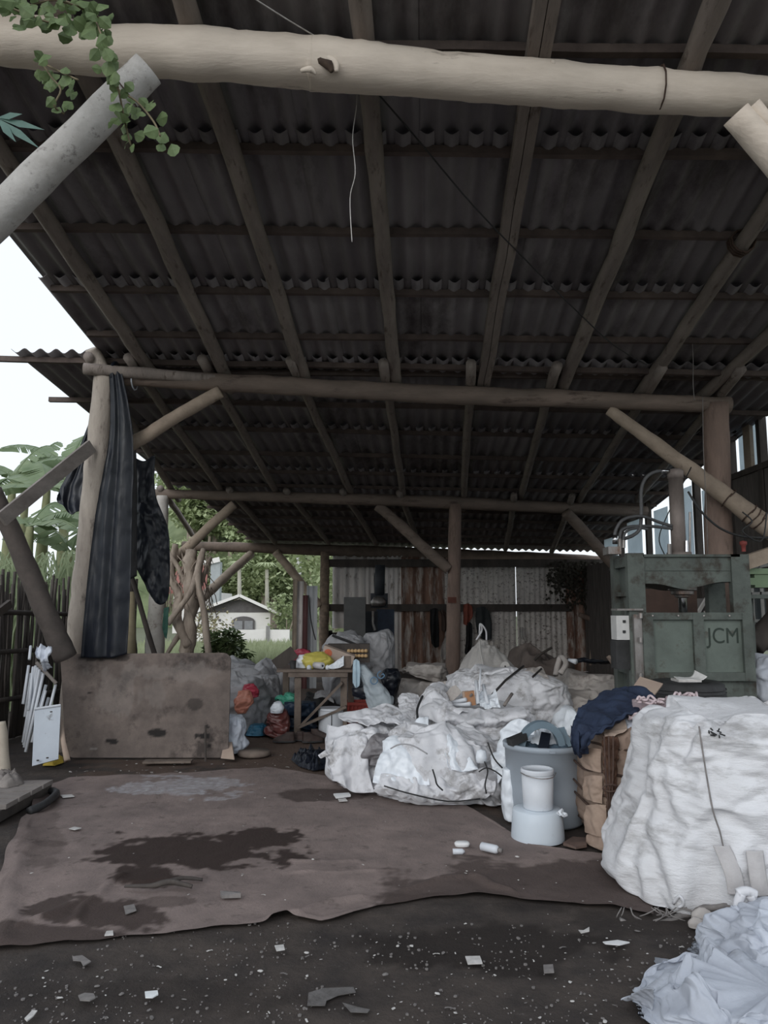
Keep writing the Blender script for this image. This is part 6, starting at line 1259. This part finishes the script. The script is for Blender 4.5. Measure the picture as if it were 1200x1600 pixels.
one('wood_chip', 360, 1407, [(344, 1405), (374, 1404), (376, 1409), (346, 1410)], litterd, 'grey oblong chip in the middle of the ground cloth', .02, .012)
one('tile_shard', 437, 1486, [(429, 1483), (443, 1481), (445, 1489), (432, 1491)], litter, 'pale square shard on the dirt in front of the ground cloth')
one('plastic_piece', 535, 1248, [(521, 1246), (545, 1245), (548, 1249), (525, 1252)], flat('bright_white', (.8, .8, .8)), 'bright white flat piece on the small wet patch', .02, .01)
one('plastic_piece', 535, 1254, [(528, 1253), (540, 1252), (543, 1256), (530, 1257)], litter, 'smaller white piece just below the bright flat one', .02)
one('paper_scrap', 740, 1505, [(727, 1500), (750, 1499), (754, 1511), (731, 1512)], litter, 'square pale paper scrap on the dark dirt, centre right foreground')
one('foil_scrap', 857, 1520, [(849, 1514), (864, 1513), (866, 1525), (850, 1526)], litterd, 'dull foil scrap on the dirt left of the corner sacking')
one('plastic_scrap', 960, 1478, [(942, 1477), (965, 1474), (984, 1478), (968, 1482), (946, 1480)], flat('bright_white2', (.75, .75, .75)), 'thin white twisted scrap in front of the big white bag')
one('plastic_scrap', 913, 1460, [(904, 1458), (912, 1459), (921, 1454), (921, 1460), (908, 1463)], litter, 'curved white scrap left of the big white bag')
one('white_fragment', 236, 1559, [(226, 1556), (246, 1554), (247, 1560), (238, 1565), (227, 1565)], flat('bright_white3', (.78, .8, .8)), 'bright white two-lobed fragment in the left foreground')
one('leaf_scrap', 128, 1505, [(113, 1501), (128, 1498), (142, 1508), (130, 1515), (126, 1507), (114, 1506)], litterd, 'star shaped grey scrap in the left foreground')
one('round_disc', 135, 1564, [(122, 1562), (132, 1558), (146, 1559), (149, 1565), (140, 1570), (125, 1569)], litterd, 'flat round grey disc in the left foreground')
one('paper_scrap', 48, 1590, [(38, 1598), (50, 1585), (58, 1586), (52, 1594), (42, 1602)], litter, 'long pale scrap in the bottom left corner')
one('cement_patch', 517, 1553, [(482, 1552), (505, 1545), (552, 1543), (556, 1551), (528, 1556), (510, 1564), (508, 1572), (480, 1572)], MATS['soil_grey'], 'large smear of pale grey dried cement at the bottom centre', .0, .0015)
one('cement_patch', 590, 1565, [(535, 1567), (560, 1574), (578, 1578), (574, 1583), (548, 1582)], MATS['soil_grey'], 'smaller smear of dried cement beside the large one', .0, .0015)
one('paper_scrap', 117, 1298, [(107, 1300), (116, 1297), (127, 1299), (117, 1302)], litter, 'thin star shaped white scrap on the left of the ground cloth', .02)
one('paper_scrap', 105, 1248, [(94, 1247), (112, 1246), (116, 1249), (98, 1251)], litter, 'white strip near the back left corner of the ground cloth', .02)
one('cardboard_piece', 895, 1308, [(880, 1322), (895, 1311), (915, 1313), (917, 1325), (900, 1328)], mat('wet_card', (.16, .11, .09), (.1, .07, .06), 6), 'damp brown cardboard piece flat between tub and bale', .004, .012, 'cardboard')
# bottle
g = G(767, 1337); g.z = .045; d = V((.10, -.08, 0)).normalized()
bt = empty('small_bottle', (g.x, g.y, 0.01), 'small whitish plastic bottle lying on the ground cloth edge', 'bottle')
MB().tube([g-d*.07, g-d*.065, g+d*.04, g+d*.055], [.02, .026, .026, .015], 16).build('body', wplas, bt, smooth=True); MB().tube([g+d*.055, g+d*.08], .014, 12).build('cap', litterd, bt, 'grey cap', smooth=True)
g = G(722, 1325); w_ = empty('sandal_insole', (g.x, g.y, .01), 'small white oval dish lying on the ground cloth', 'dish')
loftmb([(.012, g.x, g.y, .045, .03), (.03, g.x, g.y, .05, .034), (.04, g.x, g.y, .04, .025)], 28, 8, .0, 3, 1).build('rim', flat('bright_white4', (.8, .8, .8)), w_, smooth=True)
g = G(715, 1337); MB().tube([g+V((-.03, 0, .025)), g+V((.03, 0, .025)), g+V((.045, 0, .025))], [.018, .018, .006], 10).build('white_nozzle', wplas, None, 'little white nozzle bottle beside the oval dish', 'nozzle', smooth=True)
MB().tube([G(195, 1385, .035), G(235, 1384, .05), G(262, 1378, .06), G(280, 1380, .055), G(300, 1386, .035)], [.012, .016, .02, .014, .01], 8, .3, 2, True, 5).build('stick', dkwood, None, 'thin crooked stick on the wet stain of the ground cloth', 'stick', smooth=True)
MB().tube([G(262, 1378, .05), G(285, 1372, .05), G(317, 1374, .035)], [.012, .012, .008], 8, .3, 3, True, 5).build('stick', dkwood, None, 'short branching stick beside the crooked one', 'stick', smooth=True)

# ================= VINE TOP LEFT =================
rn = random.Random(31)
vn = empty('climbing_vine', PL(100, 60, pl1(0)), 'green leafy vine trailing over the left end of the front log', 'vine')
strands = [[(-20, 20), (40, 10), (90, 0), (140, 20), (160, 60), (170, 90), (185, 140), (195, 190), (205, 230)], [(185, 140), (215, 160), (240, 190), (250, 212)], [(60, 90), (80, 120), (95, 140), (85, 165), (100, 178)], [(70, 100), (100, 115), (122, 125)], [(-10, 0), (60, 30), (110, 40), (150, 35)], [(90, 0), (120, 10), (160, 30)]]
leaf = MB(); stem = MB(); Yv = 3.55
for si, s in enumerate(strands):
    pts = [P(x, y, Yv+.1*math.sin(i+si)) for i, (x, y) in enumerate(s)]; stem.tube(pts, .005, 6, sub=4)
    for a, b in zip(pts, pts[1:]):
        nl = max(1, int((b-a).length/.035))
        for k in range(nl):
            for rep in range(2 if si in (0, 4, 5) else 1):
                p = a.lerp(b, rn.random())+V((rn.uniform(-.05, .05), rn.uniform(-.06, .06), rn.uniform(-.04, .04)))
                L_ = rn.uniform(.05, .09)*(1 if si != 2 else .7); d = V((rn.uniform(-.7, .7), rn.uniform(-.7, .3), rn.uniform(-1, .1))).normalized(); s_ = d.cross(V((rn.uniform(-.4, .4), 1, .2))).normalized(); nrm = s_.cross(d)
                prof = [(0, 0), (.18, .33), (.45, .46), (.75, .3), (1, 0)]
                left = [p+d*L_*t+s_*L_*w_+nrm*L_*.12 for t, w_ in prof[1:4]]; right = [p+d*L_*t-s_*L_*w_+nrm*L_*.12 for t, w_ in prof[1:4]]; mid = [p+d*L_*t for t, _ in prof]
                leaf.add(mid+left+right, [(0, 5, 1), (1, 5, 6, 2), (2, 6, 7, 3), (3, 7, 4), (0, 1, 8), (1, 2, 9, 8), (2, 3, 10, 9), (3, 4, 10)])
stem.build('stem', mat('vine_stem', (.2, .16, .1), (.12, .1, .06), 9), vn, smooth=True); tag(leaf.build('foliage', leafv, vn), kind='stuff')
# palmate bluish leaf at left edge
pf = empty('palmate_leaf', P(10, 190, 3.4), 'bluish green fingered leaf poking in at the left edge', 'leaf')
lb = mat('bluish_leaf', (.14, .24, .20), (.09, .16, .14), 9, .5, trans=.3)
for i, (x, y) in enumerate(((70, 203), (62, 232), (25, 222), (35, 178))):
    a, b = P(-5, 184, 3.4), P(x, y, 3.35); n_ = (b-a).normalized(); s_ = n_.cross(V((0, 1, 0))).normalized()*.018
    MB().add([a, a.lerp(b, .5)+s_, b, a.lerp(b, .5)-s_], [(0, 1, 2, 3)]).build('leaflet', lb, pf)

# ================= GARDEN, HOUSE, TREES =================
def leafcloud(mb, c, rad, n, size, r):
    for i in range(n):
        v = V((r.gauss(0, 1), r.gauss(0, 1), r.gauss(0, 1))).normalized()*(r.random()**.35)
        p = c+V((v.x*rad[0], v.y*rad[1], v.z*rad[2])); d = V((r.uniform(-1, 1), r.uniform(-1, 1), r.uniform(-1, .4))).normalized(); s_ = d.cross(V((0, .3, 1))).normalized(); L_ = size*r.uniform(.6, 1.3)
        mb.add([p, p+d*L_*.5+s_*L_*.35, p+d*L_, p+d*L_*.5-s_*L_*.35], [(0, 1, 2, 3)])
# hillside
hill = MB(); nx, ny = 60, 24
for j in range(ny+1):
    for i in range(nx+1):
        x = -95+150*i/nx; y = 62+80*j/ny; t = j/ny
        hgt = 46*min(1, t*1.6)**.8*(1/(1+math.exp(-(x+24)/5)))*(1/(1+math.exp((x+1-.0*y)/1.5))); hill.v.append(V((x, y, hgt+1.5*noise.noise(V((x*.1, y*.1, 0)))*min(1, hgt))))
hill.f = [(j*(nx+1)+i, j*(nx+1)+i+1, (j+1)*(nx+1)+i+1, (j+1)*(nx+1)+i) for j in range(ny) for i in range(nx)]
tag(hill.build('hillside', mat('hill_green', (.22, .26, .14), (.10, .13, .06), .5, .9, 1, 3), smooth=True), kind='structure')
def onhill(x, y):
    t = max(0, (y-62)/80); return 46*min(1, t*1.6)**.8*(1/(1+math.exp(-(x+24)/5)))*(1/(1+math.exp((x+1)/1.5))) if y > 62 else 0
rn = random.Random(44); protos = []
for k in range(3):
    r = random.Random(k+70); cr = MB()
    for q in range(9): leafcloud(cr, V((r.uniform(-1.6, 1.6), r.uniform(-1.3, 1.3), 4.5+r.uniform(-1.5, 1.6))), (1.3, 1.3, 1.0), 420, .34, r)
    tk = MB().tube([V((0, 0, -1)), V((.1, 0, 2)), V((0, .1, 4.6))], [.25, .2, .1], 8, .1, k, True, 3)
    def mk(mb, nm, m):
        me = bpy.data.meshes.new(nm); me.from_pydata([tuple(p) for p in mb.v], [], mb.f); me.update(); me.materials.append(m); return me
    protos.append((mk(cr, 'crown', leafd), mk(tk, 'trunk', bark)))
spots = []
for i in range(80):
    y = rn.uniform(58, 100); x = rn.uniform(-.24, .02)*y-1; spots.append((x, y))
for x, y in spots:
    cm, tm = rn.choice(protos); e = empty('forest_tree', (x, y, onhill(x, y)-.3), 'leafy green tree in the hillside forest behind the white house', 'tree', 'trees of the forest hillside')
    s = rn.uniform(.8, 1.4); e.scale = (s, s, s); e.rotation_euler = (0, 0, rn.uniform(0, 6))
    for nm, me in (('crown', cm), ('trunk', tm)): o = bpy.data.objects.new(nm, me); C.objects.link(o); o.parent = e
# palms: two pale trunks
for i, (px, yt, yb, Y) in enumerate(((375, 888, 935, 56), (418, 890, 925, 57))):
    a, b = P(px, yb+30, Y), P(px-1, yt, Y); a.z = 0; e = empty('tall_palm', a, ['pale palm trunk rising above the house roof ridge', 'pale palm trunk right of the house roof ridge'][i], 'palm')
    MB().tube([a, a.lerp(b, .5), b], [.22, .17, .14], 8).build('trunk', flat('palm_pale', (.45, .43, .36)), e, smooth=True)
    mb = MB()
    for k in range(22):
        th = k*.55; d = V((math.cos(th), math.sin(th), 0)); s_ = V((-d.y, d.x, 0))*.09
        p0, p1, p2 = b, b+d*.6+V((0, 0, .5)), b+d*1.3+V((0, 0, .1)); mb.add([p0-s_*.3, p0+s_*.3, p1+s_, p1-s_, p2], [(0, 1, 2, 3), (3, 2, 4)])
    mb.build('fronds', leafd, e)
ut = empty('utility_pole', (P(468, 900, 50).x, 50, 0), 'slim pale utility pole seen beside the right brace', 'pole')
MB().tube([V((P(468, 900, 50).x, 50, 0)), P(467, 845, 50)], .16, 10).build('shaft', flat('concrete_pale', (.6, .6, .58)), ut)
# house
YH = 38.0
ho = empty('house', (P(377, 980, YH).x, YH, 0), 'white rendered bungalow with dark gable and arched window beyond the garden', 'house')
hl, hr, ez, rz = P(312, 960, YH).x, P(422, 960, YH).x, P(370, 957, YH).z, P(374, 936, YH).z; mx_ = (P(374, 936, YH)).x
MB().add([V((hl, YH, -.2)), V((hr, YH, -.2)), V((hr, YH, ez)), V((hl, YH, ez)), V((hl, YH+7, -.2)), V((hr, YH+7, -.2)), V((hr, YH+7, ez)), V((hl, YH+7, ez))], [(0, 1, 2, 3), (5, 4, 7, 6), (4, 0, 3, 7), (1, 5, 6, 2)]).build('wall', creamm, ho)
MB().add([V((hl-.2, YH-.02, ez)), V((hr+.2, YH-.02, ez)), V((mx_, YH-.02, rz)), V((hl-.2, YH+.1, ez)), V((hr+.2, YH+.1, ez)), V((mx_, YH+.1, rz))], [(0, 1, 2), (5, 4, 3), (0, 3, 4, 1)]).build('gable_boarding', rooft, ho)
for s, a in ((0, V((hl-.5, 0, ez-.15))), (1, V((hr+.5, 0, ez-.15)))):
    b = V((mx_, 0, rz+.12)); f = lambda p, y, dz=0: V((p.x, y, p.z+dz))
    MB().add([f(a, YH-.4), f(b, YH-.4), f(b, YH+7.4), f(a, YH+7.4), f(a, YH-.4, .1), f(b, YH-.4, .1), f(b, YH+7.4, .1), f(a, YH+7.4, .1)], [(0, 1, 2, 3), (7, 6, 5, 4), (0, 4, 5, 1), (1, 5, 6, 2), (2, 6, 7, 3), (3, 7, 4, 0)]).build('roof_slope', flat('roof_grey', (.25, .23, .22)), ho)
    MB().plank(f(a, YH-.45, .05), f(b, YH-.45, .05), .08, .14).build('barge_board', creamm, ho)
wn_ = MB(); wc = P(380, 975, YH-.05); pts = [V((wc.x-.55, YH-.04, wc.z-.32)), V((wc.x+.55, YH-.04, wc.z-.32))]+[V((wc.x+.55*math.cos(t), YH-.04, wc.z+.12+.25*math.sin(t))) for t in [math.pi*k/10 for k in range(11)]]
wf = wn_.add(pts+[p+V((0, -.05, 0)) for p in pts], [tuple(range(13)), tuple(range(25, 12, -1))]+[(k, k+13, (k+1) % 13+13, (k+1) % 13) for k in range(13)]).build('window', rooft, ho)
LOC[wf] = LOC[ho]
for dx in (-.25, .25):
    MB().box((wc.x+dx-.2, YH-.12, wc.z-.25), (wc.x+dx+.2, YH-.08, wc.z+.15)).build('pane', flat('pane_grey', (.30, .30, .31), .3), wf)
for x, y in ((330, 964), (340, 964), (334, 969), (344, 969)): q = P(x, y, YH); MB().box((q.x-.06, YH-.03, q.z-.06), (q.x+.06, YH+.02, q.z+.06)).build('vent_block', rooft, ho)
# compound wall
gw = empty('garden_wall', (P(400, 1000, 33).x, 33, 0), 'low white boundary wall in front of the house', 'wall')
zt = P(400, 984, 33).z
MB().box((P(302, 990, 33).x, 33, -.1), (P(452, 990, 33).x, 33.15, zt)).build('panel', creamm, gw)
MB().box((P(416, 990, 33).x, 32.9, -.1), (P(421, 990, 33).x, 33.1, P(600, 978, 33).z)).build('gate_post', flat('grey_post', (.3, .29, .28)), gw)
ho.rotation_euler = (0, 0, .185)
hx = empty('far_house', (P(290, 960, 48).x, 48, 0), 'partly hidden pale house with red tiled roof behind the twisted trunk', 'house')
MB().box((P(270, 960, 48).x, 48, 0), (P(332, 960, 48).x, 54, P(300, 925, 48).z)).build('wall', creamm, hx)
a, b = P(262, 928, 47.4), P(322, 926, 47.4); c, d = P(278, 890, 51), P(325, 886, 51)
MB().add([a, b, d, c, a+V((0, 0, .15)), b+V((0, 0, .15)), d+V((0, 0, .15)), c+V((0, 0, .15))], [(0, 1, 2, 3), (7, 6, 5, 4), (0, 4, 5, 1), (1, 5, 6, 2), (2, 6, 7, 3), (3, 7, 4, 0)]).build('tiled_roof', flat('red_tile', (.30, .11, .085)), hx)
MB().box((P(327, 960, 47).x, 47, 0), (P(342, 960, 47).x, 47.6, P(330, 878, 47).z)).build('grey_column', flat('grey_column', (.42, .45, .46)), hx)
MB().plank(P(318, 880, 46.9), P(343, 874, 46.9), .1, .3).build('fascia', creamm, hx)
r_ = random.Random(3)
# garden shrub row and grass
rg = random.Random(9)
gm = MB()
for i in range(9000):
    x = rg.uniform(-9.5, -1.2); y = rg.uniform(21.5, 31); h = rg.uniform(.12, .42); 
    if x < -2.4-.23*y+0 or x > -.115*y+.2: continue
    gm.add([V((x-.03, y, 0)), V((x+.03, y, 0)), V((x+rg.uniform(-.15, .15), y+rg.uniform(-.1, .1), h))], [(0, 1, 2)])
tag(gm.build('tall_grass', mat('grass_green', (.42, .46, .30), (.28, .32, .18), 2, .8, trans=.3)), 'tall light green grass between the shed and the white wall', 'grass', None, 'stuff')
def shrub(px, yb, Y, rad, n, size, m, label, seed, hz):
    g = P(px, yb, Y); g.z = 0; e = empty('shrub', g, label, 'shrub'); r = random.Random(seed); mb = MB()
    for k in range(5): leafcloud(mb, g+V((r.uniform(-1, 1)*rad*.6, r.uniform(-.4, .4), hz*r.uniform(.35, .8))), (rad*.6, rad*.5, hz*.35), n//5, size, r)
    tag(mb.build('foliage', m, e), kind='stuff')
    st = MB()
    for k in range(4): st.tube([g, g+V((r.uniform(-1, 1)*rad*.5, 0, hz*.6))], .02, 5)
    st.build('stems', bark, e)
shrub(345, 1018, 19.5, .55, 700, .16, leafm, 'dark green broad leaved shrub behind the right end of the plywood board', 1, 1.0)
shrub(362, 1018, 20.5, .4, 400, .18, leafm, 'second dark green shrub to the right of the broad leaved one', 2, .85)
shrub(332, 1000, 30, .9, 500, .14, mat('pinkish_leaf', (.45, .36, .26), (.28, .3, .15), 6), 'pale pinkish flowering bush before the white wall', 3, 1.6)
shrub(448, 990, 38, 1.0, 500, .2, leafd, 'green bush at the right end of the white wall', 4, 2.2)
shrub(520, 990, 24, 1.2, 900, .2, leafd, 'leafy bush showing under the low gap of the metal wall', 5, 3.6)
shrub(500, 900, 40, 2.5, 1500, .35, leafd, 'tall bush seen between right brace and mottled post', 6, 7.5)
# banana plants
def banana(px, Y, hz, leaves, label, seed):
    g = P(px, 900, Y); g.z = 0; e = empty('banana_plant', g, label, 'banana plant', None); r = random.Random(seed)
    MB().tube([g, g+V((0, 0, hz*.55)), g+V((.05, 0, hz))], [.15, .12, .06], 10, .05, seed, True, 4).build('stem', mat('banana_stem', (.30, .32, .18), (.2, .2, .11), 4), e, smooth=True)
    top = g+V((.05, 0, hz))
    for az, up, L_, dr in leaves:
        d = V((math.cos(az), math.sin(az)*.6, 0)); n = 26; mb = MB(); prev = None; vs = []; fs = []
        side = V((-d.y, d.x, 0)).normalized()
        for k in range(n+1):
            t = k/n; p = top+d*L_*t+V((0, 0, up*L_*t-dr*L_*t*t)); wd = .40*math.sin(math.pi*min(1, t*.92+.08))**.6*(1 if t > .1 else .15)
            jl, jr = r.uniform(.75, 1), r.uniform(.75, 1); tw = V((0, 0, -.35))
            vs += [p-side*wd*jl+tw*wd, p, p+side*wd*jr+tw*wd, p-side*wd*jl*.98+tw*wd+d*.03, p+side*wd*jr*.98+tw*wd+d*.03]
        for k in range(n):
            a, b = k*5, (k+1)*5
            if r.random() < .82: fs.append((a, a+1, b+1, b))
            else: fs.append((a+3, a+1, b+1))
            if r.random() < .82: fs.append((a+1, a+2, b+2, b+1))
            else: fs.append((a+1, a+4, b+1))
        mb.add(vs, fs); mb.tube([vs[k*5+1] for k in range(0, n+1, 3)], .014, 5); mb.build('leaf', leafb, e)
banana(62, 14, 3.7, [(2.6, .9, 1.5, .9), (.4, .8, 1.6, .7), (1.3, 1.2, 1.5, .6), (3.6, .5, 1.5, .8), (-.7, .5, 1.4, .7), (2.0, 1.1, 1.5, .7)], 'banana plant nearest the left leaning post', 1)
banana(8, 15.5, 4.2, [(2.6, .8, 1.6, .9), (.2, .9, 1.8, .8), (1.2, 1.3, 1.5, .8), (-.3, .3, 1.6, .6), (.9, .8, 1.7, .9), (3.5, .7, 1.6, .9)], 'banana plant at the left picture edge', 2)
banana(95, 17, 4.7, [(2.7, .7, 1.6, .8), (.5, 1.1, 1.5, .7), (1.5, 1.2, 1.6, .6), (3.4, .9, 1.6, .7), (2.2, .4, 1.7, .5)], 'banana plant behind the left leaning post', 3)
banana(38, 12.8, 2.9, [(2.6, .8, 1.2, .8), (.4, .9, 1.2, .9), (1.3, 1.1, 1.1, .7), (-.5, .5, 1.1, .6)], 'short banana plant low behind the fence', 4)
banana(105, 13.5, 2.5, [(2.6, 1.2, 1.3, .7), (.4, 1.3, 1.2, .7), (1.4, 1.6, 1.3, .5), (-.5, .7, 1.2, .6), (3.3, .9, 1.2, .7)], 'low bright banana plant right behind the fence near the leaning post', 5)
banana(30, 17.5, 4.4, [(2.8, .9, 1.9, .8), (.3, 1.0, 1.9, .8), (1.4, 1.3, 1.7, .6), (-.5, .6, 1.8, .7), (.8, .3, 1.7, .5)], 'tallest banana plant furthest back on the left', 6)
rb_ = random.Random(5); rd = MB()
for i in range(700):
    x0 = rb_.uniform(-7.6, -4.6); y0 = rb_.uniform(11.8, 13.4); h = rb_.uniform(1.6, 2.5); d = V((rb_.uniform(-.5, .5), rb_.uniform(-.2, .2), 0)); s_ = V((.010, 0, 0))
    p = [V((x0, y0, 0)), V((x0, y0, h*.7))+d*.35, V((x0, y0, h))+d, V((x0, y0, h*.9))+d*1.7]
    rd.add([p[0]-s_, p[0]+s_, p[1]+s_*1.4, p[1]-s_*1.4, p[2]+s_, p[2]-s_, p[3]], [(0, 1, 2, 3), (3, 2, 4, 5), (5, 4, 6)])
tag(rd.build('reed_grass', mat('reed_green', (.36, .42, .26), (.22, .28, .16), 3, .6, trans=.4)), 'tall green reed grass rising behind the stake fence', 'grass', None, 'stuff')
simrun(14)
